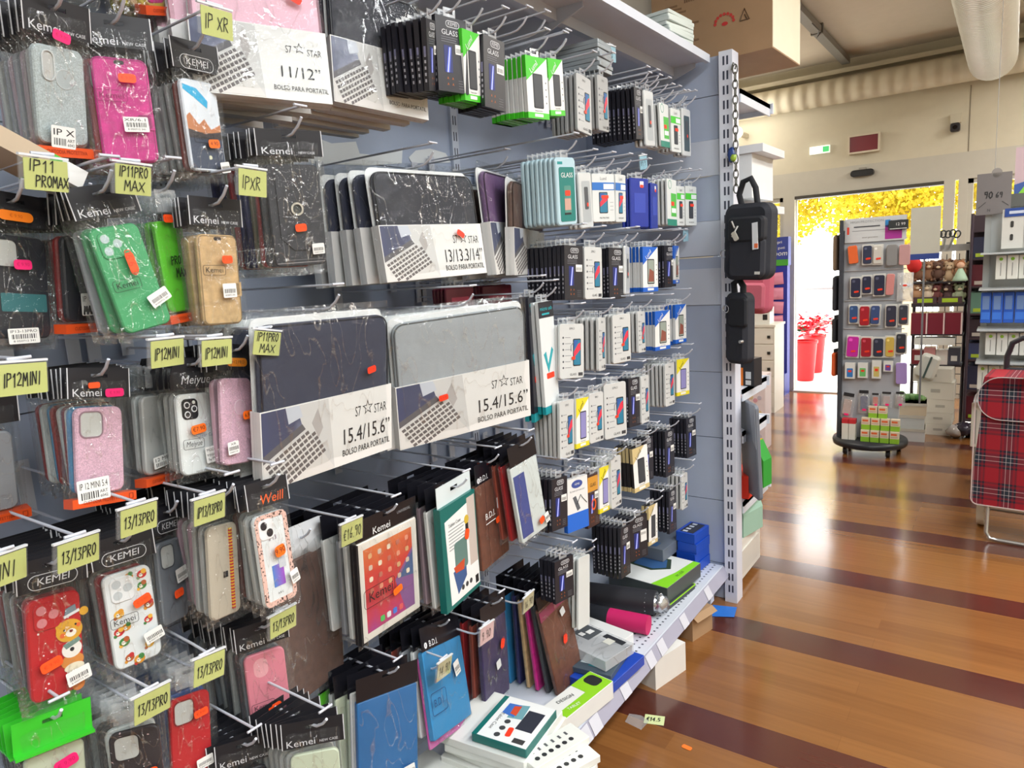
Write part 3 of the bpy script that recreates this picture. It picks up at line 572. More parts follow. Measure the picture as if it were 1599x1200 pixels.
def header_mesh(style, w, h, z0):
    mb = MB(); bk = M(BLK, .5)
    top = z0 + .046
    if style in ('clear', 'none'): slotted(mb, w * .55, z0, top - .01, -.001, 0, FILM(.2, .1, 30.0), zs=top - .02); return mb.mesh('header_card')
    if style == 'green':
        slotted(mb, w, z0 - .004, top, -.0015, 0, M((60, 200, 50), .35)); mb.box(-w / 2, w / 2, -.014, 0, z0 - .006, z0 - .002, M((60, 200, 50), .35)); return mb.mesh('header_card')
    if style == 'meiyue':
        mb.prism([(-w / 2, z0 - .006), (w / 2, z0 - .006), (w / 2, z0 + .012), (w / 2 - .012, top), (.013, top), (.013, top - .016), (-.013, top - .016), (-.013, top), (-w / 2 + .012, top), (-w / 2, z0 + .012)], -.001, 0, bk)
        mb.box(-.013, .013, -.001, 0, top - .008, top, bk); return mb.mesh('header_card')
    slotted(mb, w, z0, top, -.001, 0, bk)
    mb.box(-w / 2, -w / 2 + .0016, -.0012, 0, z0, top, M((210, 212, 216), .3)); mb.box(w / 2 - .0016, w / 2, -.0012, 0, z0, top, M((210, 212, 216), .3))
    return mb.mesh('header_card')
def header_print(style, w, z0, parent):
    q = MB(); y = -.0062; wh = M((224, 226, 230), .4)
    if style in ('kemei', 'bdi', 'mya'):
        if style == 'kemei': q.text('Kemei', -w * .2, z0 + .008, .017, y, wh, fit=w * .45); q.text('NEW CASE', w * .24, z0 + .006, .0065, y, wh)
        elif style == 'bdi': q.text('B.D.I.', -w * .22, z0 + .010, .02, y, wh); q.disc(-w * .4, z0 + .01, .007, y, y + .0004, wh); q.text('E', -w * .4, z0 + .01, .009, y - .0004, INK)
        else: q.text('Mya', 0, z0 + .012, .022, y, wh, shear=.3)
    elif style == 'oval': q.ring(0, z0 + .012, w * .7, .022, .011, .0009, y, y + .0005, wh, 0, 8); q.text('KEMEI', 0, z0 + .012, .015, y, wh, fit=w * .46, shear=.1)
    elif style == 'meiyue': q.text('Meiyue', 0, z0 + .009, .021, y, wh, shear=.3, fit=w * .6)
    elif style == 'orangeoval': q.rr(0, z0 + .014, .048, .015, .007, y, y + .0004, (250, 150, 30)); q.text('2+12 PRO', 0, z0 + .014, .008, y - .0002, (120, 60, 10))
    elif style == 'orangetext': q.text('Weill', .006, z0 + .012, .024, y, (244, 96, 20), shear=.2, fit=w * .55)
    else: return
    q.build('header_print', parent)
POUCH = {}
def pouch_mesh(w, h, seed=0):
    k = (round(w, 2), round(h, 2), seed)
    if k not in POUCH: POUCH[k] = MB().sheet(w, h, -.0062, FILM(), 9, 16, seed=seed, amp=.0017, back=.018).mesh('pouch')
    return POUCH[k]
HOOKS = []      # (y, z of product wire, x of front, phrase)
def add_hook(P, s, n): HOOKS.append([P[1], P[2], P[0], s, n])
CASEM = {}
HDM = {}
def case_pack(id, loc, ypr, w, h, n, s, o):
    n += 3
    z0 = h / 2 + .014; hs = o.get('head', 'dark'); pw = w + .024
    t = thing('phone_case_pack', s, 'phone case', loc, ypr, 'phone case packs, front of each hook')
    link('phone_case', case_mesh(o['col'], w, h, o), t); ph = h + .066; po = link('pouch', pouch_mesh(pw, ph, hash(id) % 5), t); po.location = (0, 0, .016)
    hd = link('header_card', header_mesh(hs, pw, h, z0), t); hd.location = (0, -.002, 0); header_print(hs, pw, z0, hd)
    if hd.children: hd.children[0].location = (0, .0045, 0)
    YS = -.0086
    for st in o.get('st', []): sticker(t, *st, YS)
    if o.get('band'):
        b = MB().box(-pw / 2 - .001, pw / 2 + .001, -.0088, .0136, -h / 2 - .017, -h / 2 - .003, M((222, 82, 32), .4)); bo = b.build('bottom_band', t); MB().text('CUSTODIA PROTETTIVA', -.004, -h / 2 - .010, .0075, -.0092, (140, 44, 20), fit=pw * .62).ring(pw * .42, -h / 2 - .01, .007, .009, .001, .0007, -.0094, -.009, (140, 44, 20)).build('band_print', bo)
    if o.get('logo') or o.get('meiyue'):
        lx, lz = o.get('logo', (-.018, -.016)); q = MB(); c = INK if not o.get('wallet') or o['col'] == 'tan' else (120, 14, 70)
        q.ring(lx, lz, .042, .017, .004, .0006, YS - .0004, YS, c); q.text('Meiyue' if o.get('meiyue') else 'Kemei', lx, lz, .0125, YS - .0004, c, fit=.032, shear=.25 if o.get('meiyue') else 0); q.build('pouch_print', t)
        if o.get('meiyue'):
            MB().text('For iP 5.4', .008, .012, .009, YS, (120, 120, 126)).text('Clear Case', .01, -.004, .009, YS, (110, 120, 140)).text('MADE IN CHINA', 0, -.064, .005, YS, (110, 110, 110)).build('lettering', t)
    if o.get('hand'):
        q = MB(); q.hand(o['hand'][0], -.02, .004, .013, YS, M((20, 50, 16))); q.hand(o['hand'][1], -.012, -.016, .014, YS, M((20, 50, 16))); q.build('marker_writing', t)
    # packs behind
    bk = o.get('back') or [o['col']]; Mx = poseM(loc, ypr); g = 'packs behind the ' + s
    P = Mx @ Vector((0, 0, z0 + .034)); add_hook(P, s, n)
    for k in range(1, n):
        c = bk[min(k - 1, len(bk) - 1)] if k <= len(bk) else bk[k % len(bk)]
        ck = (c, round(w, 3), round(h, 3))
        if ck not in CASEM: CASEM[ck] = case_mesh(c, w, h, {'cam': 'window'} if c in ('blackc', 'greyc', 'clear', 'red') else {})
        hk = (hs if hs not in ('oval', 'kemei', 'orangeoval', 'orangetext') else 'dark', round(pw, 3), round(h, 3))
        if hk not in HDM: HDM[hk] = header_mesh(hk[0], pw, h, z0)
        f = max(0, 1 - k / 4); rj = lambda a: (random.random() - .5) * a
        c2 = thing('phone_case_pack', 'pack behind the ' + s, 'phone case', (0, 0, 0), (ypr[0] * f + rj(5), ypr[1] * f, ypr[2] * f + rj(4)), g)
        off = Vector((-.0185 * k, 0, 0)); M2 = poseM((0, 0, 0), (ypr[0] * f, ypr[1] * f, ypr[2] * f)); c2.location = P + off - (M2 @ Vector((0, 0, z0 + .034))) + Vector((0, rj(.006), -rj(.002)))
        link('phone_case', CASEM[ck], c2); p2 = link('pouch', pouch_mesh(pw, ph, k % 5), c2); p2.location = (0, 0, .016); h2 = link('header_card', HDM[hk], c2); h2.location = (0, -.002, 0)

def laptop_picture(mb, x0, x1, z0, z1, y):
    """printed photo of an open laptop on the carton band"""
    W, H = x1 - x0, z1 - z0; P = lambda a, b: (x0 + a * W, z0 + b * H)
    mb.prism([P(0, 0), P(.86, 0), P(.8, 1), P(0, 1)], y - .0001, y + .0002, (206, 206, 204))
    mb.prism([P(0, .42), P(.46, .72), P(.40, 1), P(0, 1)], y - .0003, y, RAMP(0, ((.25, (70, 76, 104)), (.5, (150, 156, 180)), (.75, (84, 88, 116))), 3.0, .4)); mb.prism([P(.3, .78), P(.47, .84), P(.43, 1), P(.27, 1)], y - .0005, y, (196, 202, 212))
    mb.prism([P(0, .34), P(.5, .66), P(.46, .74), P(0, .44)], y - .0004, y, (96, 94, 98)); mb.prism([P(0, 0), P(.86, 0), P(.52, .62), P(0, .30)], y - .0003, y, (216, 214, 210))
    for r_ in range(6):
        for k in range(11):
            a = .02 + k * .052 + r_ * .030; b = .30 + k * .034 - r_ * .068 - .0
            if b > .02 and a < .74 and b < .62 - .0:
                mb.prism([P(a, b), P(a + .040, b + .026), P(a + .058, b - .016), P(a + .018, b - .042)], y - .0006, y - .0002, (104, 98, 98))
    mb.prism([P(.58, .72), P(.66, .9), P(.72, .62), P(.66, .5)], y - .0004, y, (176, 172, 170))
def sleeve_pack(id, loc, ypr, w, h, n, s, o):
    t = thing('laptop_sleeve_pack', s, 'laptop sleeve', loc, ypr, 'laptop sleeve packs, front of each hook'); D = .022
    MB().slab(0, -.002, w * .965, h * .965, .028, .002, D - .003, CM(o['col']), .006, 8).build('sleeve', t); 
    z = MB(); z.ring(0, -.002, w * .955, h * .955, .026, .0022, .0008, .003, M(tuple(int(v * .6) for v in PAL[o['col']])), 0, 8); z.build('zip_edge', t.children[0])
    MB().slab(0, .006, w * .985, h * .99, .02, D - .002, D, M((230, 231, 230), .5), .0008).build('backing_card', t)
    bh = h * o['band']; bz = -h / 2 + bh
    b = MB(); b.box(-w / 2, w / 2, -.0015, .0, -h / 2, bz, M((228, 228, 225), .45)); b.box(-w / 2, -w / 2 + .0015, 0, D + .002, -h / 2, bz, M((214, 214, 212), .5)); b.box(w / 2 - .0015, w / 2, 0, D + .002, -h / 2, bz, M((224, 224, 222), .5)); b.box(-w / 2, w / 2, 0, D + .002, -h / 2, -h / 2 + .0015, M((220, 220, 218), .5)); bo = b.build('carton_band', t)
    q = MB(); y = -.0018; laptop_picture(q, -w / 2 + .002, w * .08, -h / 2 + .002, bz - .002, y)
    x = w * .30; k = min(1.0, w / .36)
    q.text('S7', x - .036 * k, bz - bh * .30, .03 * k, y, INK, sx=.62); q.text('STAR', x + .034 * k, bz - bh * .32, .028 * k, y, INK, sx=.62)
    st = []
    for i in range(10): a = PI / 2 + i * PI / 5; rr_ = (.017 if i % 2 == 0 else .007) * k; st.append((x - .006 * k + rr_ * math.cos(a), bz - bh * .27 + rr_ * math.sin(a)))
    st2 = [(x - .006 * k + (a - x + .006 * k) * .72, bz - bh * .27 + (b_ - bz + bh * .27) * .72) for a, b_ in st]; N_ = 10
    q.add([(a, y, b_) for a, b_ in st] + [(a, y, b_) for a, b_ in st2], [(i, (i + 1) % N_, N_ + (i + 1) % N_, N_ + i) for i in range(N_)], INK)
    q.text(o['size'] + '\u201d', w * .27, bz - bh * .62, .046 * k, y - .0005, INK, fit=w * (.30 if len(o['size']) < 6 else .40)); q.text('BOLSO PARA PORTATIL', w * .27, bz - bh * .84, .019 * k, y - .0005, INK, fit=w * .41)
    q.build('carton_print', bo)
    MB().sheet(w * 1.03, h * 1.08, -.006, FILM(.012, .36, 26.0), 14, 12, .003, hash(id) % 9, 0, h * .03, True, D + .014).build('clear_bag', t)
    for sx, sz, rt in o['st']: sticker(t, 'red', sx, sz, .026, .014, rt, '', -.0105)
    P = poseM(loc, ypr) @ Vector((0, D / 2, h / 2 + .012)); add_hook(P, s, n)
    g = 'sleeve packs behind the ' + s
    me_s = MB().slab(0, -.002, w * .965, h * .965, .028, .002, D - .003, CM('navys' if o['col'] in ('black', 'navys') else o['col']), .006, 8).mesh('sleeve'); me_c = MB().slab(0, .006, w * .985, h * .99, .02, D - .002, D, M((226, 227, 226), .5), .0008).mesh('backing_card'); me_b = MB().box(-w / 2, w / 2, -.0015, D, -h / 2, bz, M((216, 216, 214), .5)).mesh('carton_band')
    me_f = MB().sheet(w * 1.03, h * 1.08, -.006, FILM(.012, .36, 26.0), 10, 10, .003, 4, 0, h * .03, True, D + .014).mesh('clear_bag')
    for k in range(1, n):
        f = max(0, 1 - k / 3); c2 = thing('laptop_sleeve_pack', 'pack behind the ' + s, 'laptop sleeve', (loc[0] - .05 * k, loc[1] - .006 * k * (1 if k % 2 else .4), loc[2] - .002 * k), (ypr[0] * f + (random.random() - .5) * 5, ypr[1] * f, ypr[2] * f), g)
        for nm, me in (('sleeve', me_s), ('backing_card', me_c), ('carton_band', me_b), ('clear_bag', me_f)): link(nm, me, c2)

def tablet_pack(id, loc, ypr, w, h, n, s, o):
    sty = o['style']; t = thing('tablet_cover_pack', s, 'tablet cover', loc, ypr, 'tablet cover packs, front of each hook'); D = .014; top = h / 2 + .05; y = -.0004
    if sty == 'folio':
        MB().slab(0, 0, w, h, .012, 0, D, LEATHER((98, 66, 52)), .003).build('cover', t); MB().sheet(w * 1.08, h * 1.2, -.005, FILM(.06, .7, 18.0), 10, 12, .003, 2, 0, h * .05, True, D + .008).build('clear_bag', t)
        MB().sheet(w * .98, .075, -.002, FILM(.75, .9, 22.0), 10, 6, .006, 5, 0, h / 2 + .03, True, .02).build('white_flap', t); sticker(t, 'orange', -w * .42, -h * .12, .024, .014, 20, '', -.0085); sticker(t, 'bar', w * .3, h * .42, .022, .024, 12, '', -.0085)
    elif sty == 'screen':
        MB().slab(0, 0, w, h, .006, 0, D, M((226, 222, 212), .4), .002).build('tablet_card', t); q = MB(); W, H = w * .8, h * .84
        q.box(-W / 2, W / 2, y, 0, -H / 2, H / 2, RAMP(2, ((0, (150, 60, 150)), (.3, (196, 50, 70)), (.62, (206, 62, 50)), (1, (216, 128, 60))), 4.0, .33)); q.prism([(W / 2, H * .25), (W / 2, -H / 2), (W * .3, -H / 2), (W * .1, -.01)], y - .0002, 0, (130, 84, 140)); q.prism([(W / 2, H * .2), (W / 2, -H * .1), (W * .18, -.01)], y - .0004, 0, (70, 96, 140))
        for r_ in range(4):
            for k in range(5): q.rr(-W * .38 + k * W * .19, H * .4 - r_ * H * .14, .011, .011, .003, y - .0008, 0, [(220, 170, 120), (214, 190, 170), (240, 226, 200), (190, 110, 90), (228, 150, 120)][(k + r_) % 5], 0, 2)
        for k in range(4): q.rr(-W * .2 + k * W * .13, -H * .42, .013, .013, .003, y - .0008, 0, [(70, 190, 90), (230, 230, 230), (70, 120, 210), (220, 90, 90)][k], 0, 2)
        q.build('screen_print', t); hd = MB(); slotted(hd, w, h / 2 + .004, top, -.001, 0, M(BLK, .25)); ho = hd.build('header_card', t); MB().text('Kemei', -w * .1, h / 2 + .014, .022, -.0016, WHITE).text('UNIVERSAL', w * .28, h / 2 + .03, .009, -.0016, (150, 152, 156)).build('header_print', ho)
        MB().sheet(w * 1.06, h * 1.08, -.005, FILM(.02, .45, 26.0), 10, 12, .002, 3, 0, -.004, True, D + .008).build('clear_bag', t); MB().ring(-w * .22, -.012, w * .5, .042, .008, .001, -.0085, -.008, INK).text('Kemei', -w * .2, -.012, .03, -.0085, INK).build('pouch_print', t); sticker(t, 'orangep', .014, -.03, .03, .016, 12, '', -.0085)
        MB().box(-w / 2 - .004, -w / 2 + .002, -.004, D, -h / 2, h / 2, M(INK)).build('edge_strip', t)
    elif sty == 'tealbox':
        MB().box(-w / 2, w / 2, 0, .018, -h / 2, h / 2, M((16, 106, 100), .35)).build('box', t); q = MB(); q.prism([(-w * .36, -h * .46), (w / 2 - .002, -h * .46), (w / 2 - .002, -h * .32), (w * .42, h * .43), (-w * .4, h * .36)], y, .0002, (234, 236, 235)); q.box(w * .24, w * .47, y - .0003, 0, -h * .22, h * .46, (196, 184, 176))
        q.text('Tablet Case', -w * .14, h * .3, .012, y - .0006, (40, 60, 60))
        for k in range(7): q.box(-w * .32, w * (.14 - .03 * (k % 3)), y - .0006, 0, h * .25 - k * .008, h * .25 - k * .008 + .0022, (150, 156, 156))
        q.rr(-.002, -h * .04, .06, .075, .008, y - .0008, 0, (96, 128, 122)); q.prism([(-w * .26, -h * .16), (.018, -h * .14), (.018, -h * .28), (-w * .16, -h * .4)], y - .0006, 0, (60, 90, 140)); q.prism([(-w * .24, -h * .12), (.012, -h * .1), (.006, -h * .2), (-w * .2, -h * .18)], y - .001, 0, (196, 78, 46)); q.disc(w * .2, h * .26, .011, y - .0006, 0, (206, 176, 60)); q.box(w * .16, w * .24, y - .0006, 0, h * .14, h * .22, (30, 30, 30))
        for k in range(3): q.disc(-w * .02 + k * .02, -h * .37, .0065, y - .0006, 0, (60, 62, 64))
        for k in range(8): q.box(w * .36 + k * .002, w * .36 + k * .002 + .001, y - .0007, 0, -h * .44, -h * .36, INK)
        q.build('box_print', t); tb = MB(); slotted(tb, w * .96, h / 2, h / 2 + .05, .008, .0095, M((216, 228, 230), .3), .034, .01, h / 2 + .03); tb.build('hang_tab', t); sticker(t, 'orange', .03, .03, .026, .02, 70, '', -.002)
    elif sty in ('bdi', 'plain', 'sky', 'blue', 'clear'):
        cov = {'bdi': CM('brownf'), 'plain': LEATHER(PAL[o['col']]), 'sky': M(PAL['sky'], .55), 'blue': M(PAL['bluef'], .5), 'clear': M((208, 216, 214), .35)}[sty]
        MB().slab(0, 0, w * .96, h * .96, .006, 0, D, cov, .002).build('cover', t)
        if sty in ('sky',): MB().slab(.004, -.016, w * .98, h * .98, .004, D, D + .006, M((204, 86, 164), .5), .001).build('pink_sheet', t)
        if sty == 'blue': MB().slab(-.004, .012, w * 1.02, h * 1.0, .004, D, D + .006, M((214, 216, 214), .5), .001).build('white_backing', t); sticker(t, 'bar', w * .3, -.06, .03, .028, 6, '', -.0085)
        if sty == 'clear': MB().box(-w * .44, -w * .06, -.0016, 0, -h * .42, h * .36, M((62, 74, 140), .5)).build('blue_card', t); sticker(t, 'orange', w * .22, -h * .33, .022, .018, 20, '', -.0085); sticker(t, 'bar', w * .42, -h * .34, .02, .028, 10, '', -.0085)
        if sty == 'bdi':
            q = MB(); q.box(-w * .2, -w * .19, y, 0, -h * .48, h * .48, (70, 44, 36)); q.box(w * .2, w * .21, y, 0, -h * .48, h * .48, (84, 54, 42)); q.build('fold_lines', t); MB().text('B.D.I.', -w * .18, .026, .024, -.0085, WHITE).box(-w * .34, -.002, -.0085, -.008, .006, .008, WHITE).build('pouch_print', t); MB().rr(w * .14, .044, .022, .03, .003, -.009, -.0084, M((206, 208, 210), .3)).build('silver_sticker', t); sticker(t, 'orange', .012, -.0, .026, .017, 6, '', -.0085)
        if sty == 'sky': MB().ring(-w * .32, -.02, w * .36, .05, .008, .0015, -.0085, -.008, (20, 60, 110)).text('B.D.I.', -w * .32, -.02, .024, -.0085, (20, 60, 110)).build('pouch_print', t); sticker(t, 'bar', w * .2, .03, .03, .034, 14, '', -.0085)
        if sty == 'plain': MB().rr(w * (.16 if o['col'] == 'brownf' else .0), h * (.3 if o['col'] == 'brownf' else -.04), .022, .024, .003, -.009, -.0084, M((206, 208, 210), .3), 12).build('silver_sticker', t); sticker(t, 'red', w * .06 if o['col'] == 'brownf' else w * .2, h * .02 if o['col'] == 'brownf' else h * .16, .02, .026, -20, '', -.0085)
        if sty == 'plain' and o['col'] == 'brownf': MB().box(-w * .5, w * .5, -.0016, 0, h * .36, h * .46, M((150, 60, 92), .4)).build('pink_card', t)
        if o.get('head') or sty in ('blue', 'clear'):
            hd = MB(); slotted(hd, w * .98, h / 2 - .004, top, -.001, 0, M(BLK, .25)); ho = hd.build('header_card', t); header_print(o.get('head', 'x'), w, h / 2 - .002, ho)
            if ho.children: ho.children[0].location = (0, .0045, 0)
        MB().sheet(w * 1.06, h * 1.1, -.005, FILM(.015, .45, 24.0), 10, 12, .003, hash(id) % 7, 0, 0, True, D + .014).build('clear_bag', t)
    P = poseM(loc, ypr) @ Vector((0, D / 2, top - .012 if sty != 'tealbox' else h / 2 + .03)); add_hook(P, s, n)
    EDGE = {'F1': ['white', 'clear', 'brown', 'clear'], 'F2': ['white', 'grey', 'white', 'charcoal', 'white'], 'F3': ['white', 'mauve', 'white', 'charcoal', 'teal'], 'F4': ['charcoal', 'brownf', 'navy'], 'F5': ['red', 'rust'], 'G1': ['limeclear', 'limeclear', 'white', 'lime'], 'G2': ['white', 'grey', 'rust', 'red'], 'G3': ['rust', 'red', 'bluef'], 'G4': ['charcoal', 'magenta', 'tan', 'navy', 'sky', 'charcoal']}[id]
    g = 'covers behind the ' + s; hm = MB(); slotted(hm, w * .98, h / 2 - .004, top, -.001, 0, M(BLK, .25)); hm = hm.mesh('header_card'); fm = MB().sheet(w * 1.05, h * 1.08, -.005, FILM(.015, .45, 24.0), 8, 10, .003, 1, 0, 0, True, D + .012).mesh('clear_bag')
    for k in range(1, n):
        f = max(0, 1 - k / 4); c2 = thing('tablet_cover_pack', 'cover behind the ' + s, 'tablet cover', (loc[0] - .03 * k, loc[1] + (random.random() - .5) * .008, loc[2] + (random.random() - .5) * .006), (ypr[0] * f + (random.random() - .5) * 6, ypr[1] * f, ypr[2] * f + (random.random() - .5) * 3), g)
        c = EDGE[(k - 1) % len(EDGE)]; MB().slab(0, 0, w * .96, h * .96, .006, 0, D * .8, CM(c), .002).build('cover', c2); link('header_card', hm, c2); link('clear_bag', fm, c2)

GB = {}
def glass_body(sty, w, h):
    mb = MB()
    if sty in ('dark', 'dark2', 'dark3'):
        c = M((34, 34, 42), .4) if sty != 'dark2' else M((62, 40, 38), .4); mb.box(-w / 2, w / 2, 0, .011, -h / 2, h / 2, c)
        for k in range(5): mb.box(-w / 2 - .0003, -w / 2, .004, .0075, -h * .38 + k * .012, -h * .38 + k * .012 + .006, M((170, 170, 178)))
        mb.box(-w / 2 - .0003, -w / 2, .0035, .008, -h * .02, h * .12, M((120, 120, 150)))
    elif sty in ('lgreen', 'lblue', 'lyellow', 'lgold'):
        cc = {'lgreen': (70, 200, 40), 'lblue': (30, 96, 196), 'lyellow': (228, 214, 40), 'lgold': (206, 186, 134)}[sty]; tt = .011 if sty != 'lyellow' else .006
        mb.box(-w / 2, w / 2, 0, tt, -h / 2, h / 2, M((222, 224, 222), .4) if sty != 'lgold' else M((40, 36, 36), .4)); mb.box(-w / 2 - .0004, w / 2 + .0004, -.0003, tt + .0002, -h / 2, -h / 2 + h * .1, M(cc, .4)); mb.box(-w / 2 - .0004, -w / 2, 0, tt, h * .16, h / 2, M(cc, .4)) if sty != 'lyellow' else None
    elif sty in ('epro', 'greycard'): mb.slab(0, 0, w, h, .008, 0, .009, M((202, 204, 202), .4) if sty == 'epro' else M((166, 168, 168), .3), .001)
    elif sty == 'tealpack': mb.box(-w / 2, w / 2, 0, .01, -h / 2, h / 2, M((222, 226, 226), .3)); mb.box(-w / 2 - .0004, w / 2 + .0004, -.0003, .0102, -h / 2, -h * .43, M((30, 150, 160), .4))
    elif sty == 'tealdark': mb.box(-w / 2, w / 2, 0, .01, -h / 2, h / 2, M((36, 36, 46), .3)); mb.box(-w / 2 - .0004, w / 2 + .0004, -.0003, .0102, -h / 2, -h * .43, M((30, 150, 160), .4))
    elif sty == 'maroon': mb.slab(0, 0, w, h, .006, 0, .012, M((112, 34, 52), .35), .003)
    elif sty == 'wblue': mb.box(-w / 2, w / 2, 0, .014, -h / 2, h / 2, M((228, 228, 226), .4)); mb.box(-w / 2 - .0004, w / 2 + .0004, -.0003, .0142, -h / 2, -h * .16, M((36, 104, 206), .4))
    elif sty == 'bluep': mb.slab(0, 0, w, h, .004, 0, .01, M((28, 50, 150), .35), .003)
    elif sty == 'teal': mb.slab(0, 0, w, h, .012, 0, .012, M((178, 206, 216), .3), .003)
    elif sty in ('blister', 'blister2'): mb.slab(0, 0, w, h, .008, 0, .01, M((206, 210, 210), .25), .003)
    else: mb.slab(0, 0, w, h, .006, 0, .008, M((214, 218, 216), .4), .001)
    tab = FILM(.3, .01, 30.0); slotted(mb, .034, h / 2, h / 2 + .02, .004, .005, tab, .02, .007, h / 2 + .011)
    return mb.mesh('box')
def phone_pic(q, cx, cz, w, h, y, kind):
    q.rr(cx, cz, w, h, .004, y - .0003, y + .0004, (30, 34, 44))
    if kind == 'rb': q.rr(cx, cz, w * .86, h * .92, .003, y - .0006, y, (40, 120, 150)); q.prism([(cx - w * .42, cz - h * .2), (cx + w * .42, cz + h * .1), (cx + w * .42, cz + h * .36), (cx + w * .1, cz + h * .3), (cx - w * .42, cz + h * .02)], y - .0009, y, (224, 52, 76)); q.prism([(cx - w * .42, cz + h * .1), (cx + w * .2, cz + h * .44), (cx - w * .42, cz + h * .44)], y - .0008, y, (50, 90, 160))
    elif kind == 'dark': q.rr(cx, cz, w * .86, h * .92, .003, y - .0006, y, (58, 62, 68))
    elif kind == 'warm': q.rr(cx, cz, w * .86, h * .92, .003, y - .0006, y, (150, 160, 150)); q.prism([(cx - w * .4, cz - h * .4), (cx + w * .4, cz - h * .4), (cx + w * .4, cz), (cx - w * .2, cz + h * .12)], y - .0009, y, (140, 80, 66))
    elif kind == 'lilac': q.rr(cx, cz, w * .86, h * .92, .003, y - .0006, y, (140, 136, 190))
    else: q.rr(cx, cz, w * .86, h * .92, .003, y - .0006, y, (40, 44, 60))
def glass_print_mb(sty, w, h, k):
    q = MB(); y = -.0004; rnd = random.Random(k)
    if sty in ('dark', 'dark2', 'dark3'):
        wh = M((216, 218, 222), .4); q.ring(.004, h * .41, w * .44, h * .09, h * .045, .0012, y, 0, wh, 0, 6); q.text('KEMEI', .004, h * .41, h * .07, y, wh, fit=w * .3); q.text('GLASS', -w * .06, h * .29, h * .1, y, wh if sty != 'dark2' else M((230, 150, 40)), fit=w * .52)
        for j in range(3): q.box(-w * .34, w * (.1 + .1 * rnd.random()), y, 0, h * (.225 - .03 * j), h * (.232 - .03 * j), (120, 122, 130))
        q.box(-w * .27, -w * .01, y, 0, -h * .24, h * .12, (34, 44, 110)); q.prism([(-w * .22, -h * .24), (-w * .12, -h * .24), (-w * .04, h * .1), (-w * .12, h * .1)], y - .0003, 0, (90, 110, 230)); q.prism([(-w * .19, -h * .24), (-w * .16, -h * .24), (-w * .07, h * .1), (-w * .09, h * .1)], y - .0005, 0, (226, 230, 255))
        for j in range(4): q.text('A', -w * .18 + (j % 2) * w * .16, -h * .32 - (j // 2) * h * .08, h * .05, y, (206, 110, 40))
        for j in range(4): q.box(w * .16, w * .38, y, 0, -h * (.34 + .035 * j), -h * (.334 + .035 * j), (110, 112, 118))
        q.box(w * .1, w * .44, y - .0004, 0, h * (.02 if sty != 'dark3' else -.12), h * .15, (232, 232, 228))
        for j in range(7): q.box(w * (.13 + .04 * j), w * (.145 + .04 * j), y - .0006, 0, h * .04, h * .1, INK)
        if sty == 'dark2': q.box(-w * .5, w * .5, y - .0002, 0, h * .18, h * .46, (206, 146, 50)); q.text('GLASS', -w * .06, h * .3, h * .1, y - .0006, INK, fit=w * .5); q.ring(.0, -h * .08, w * .4, w * .4, w * .2, w * .06, y - .0006, 0, (236, 92, 30), 0, 6)
    elif sty in ('lgreen', 'lblue', 'lyellow', 'lgold'):
        cc = {'lgreen': (70, 200, 40), 'lblue': (30, 96, 196), 'lyellow': (228, 214, 40), 'lgold': (206, 186, 134)}[sty]
        q.box(-w / 2, w / 2, y + .0002, 0, -h * .4, h / 2, (230, 231, 228)); q.prism([(-w / 2, h / 2), (w / 2, h / 2), (-w / 2, h * .1)] if sty != 'lgold' else [(-w / 2, h / 2), (w * .3, h / 2), (-w / 2, h * .14)], y, 0, cc)
        q.text('LumI', -w * .14, h * .33, h * .13, y - .0004, WHITE if sty in ('lblue', 'lgreen') else (60, 50, 20), 40); phone_pic(q, w * .02, -h * .05, w * .46, h * .56, y, {'lgreen': 'dark', 'lblue': 'warm', 'lyellow': 'lilac', 'lgold': 'dark'}[sty]); q.text('Tempered glass', 0, -h * .37, h * .035, y - .0004, INK)
        for j in range(4): q.disc(w * .4, h * (.1 - .11 * j), .0022, y - .0003, 0, (120, 120, 124), 8)
        q.box(-w * .2, w * .2, y - .0006, 0, -h * .47, -h * .42, (235, 236, 230))
    elif sty in ('epro', 'greycard'):
        q.text('EPRO', .0, h * .41, h * .055, y, (90, 92, 96)); phone_pic(q, w * .2, -.004, w * .32, h * .5, y, 'rb')
        for j in range(6): q.disc(-w * .36, h * (.25 - .11 * j), .003, y, 0, (80, 82, 88), 8); q.box(-w * .28, -w * (.02 + .05 * rnd.random()), y, 0, h * (.245 - .11 * j), h * (.255 - .11 * j), (140, 142, 146))
        q.tube([(w * .06, -.001, h * .16), (-w * .05, -.001, h * .1), (-w * .04, -.001, 0)], .0008, M((120, 124, 130)), 5); q.text('GLASS', w * .04, -h * .43, h * .06, y, INK); q.box(w * .26, w * .44, y, 0, -h * .46, -h * .4, (60, 60, 64))
    elif sty == 'teal':
        q.rr(.002, -h * .04, w * .74, h * .8, .006, y - .0006, 0, (20, 120, 112)); q.text('GLASS', .002, h * .24, h * .1, y - .001, WHITE, fit=w * .58); q.rr(.002, -h * .12, w * .34, h * .42, .005, y - .001, 0, (80, 138, 126)); q.box(-w * .14, w * .16, y - .0013, 0, -h * .27, -h * .1, (196, 156, 140)); q.box(-w * .4, -w * .16, y, 0, h * .4, h * .44, (20, 140, 140)); q.rr(.002, -h * .02, w * .26, h * .08, .004, y - .0018, 0, RED); q.box(-w * .16, w * .16, y - .0012, 0, -h * .34, -h * .31, INK)
    elif sty in ('lbandblue', 'band'):
        cc = (40, 110, 190) if sty == 'lbandblue' else (70, 196, 50)
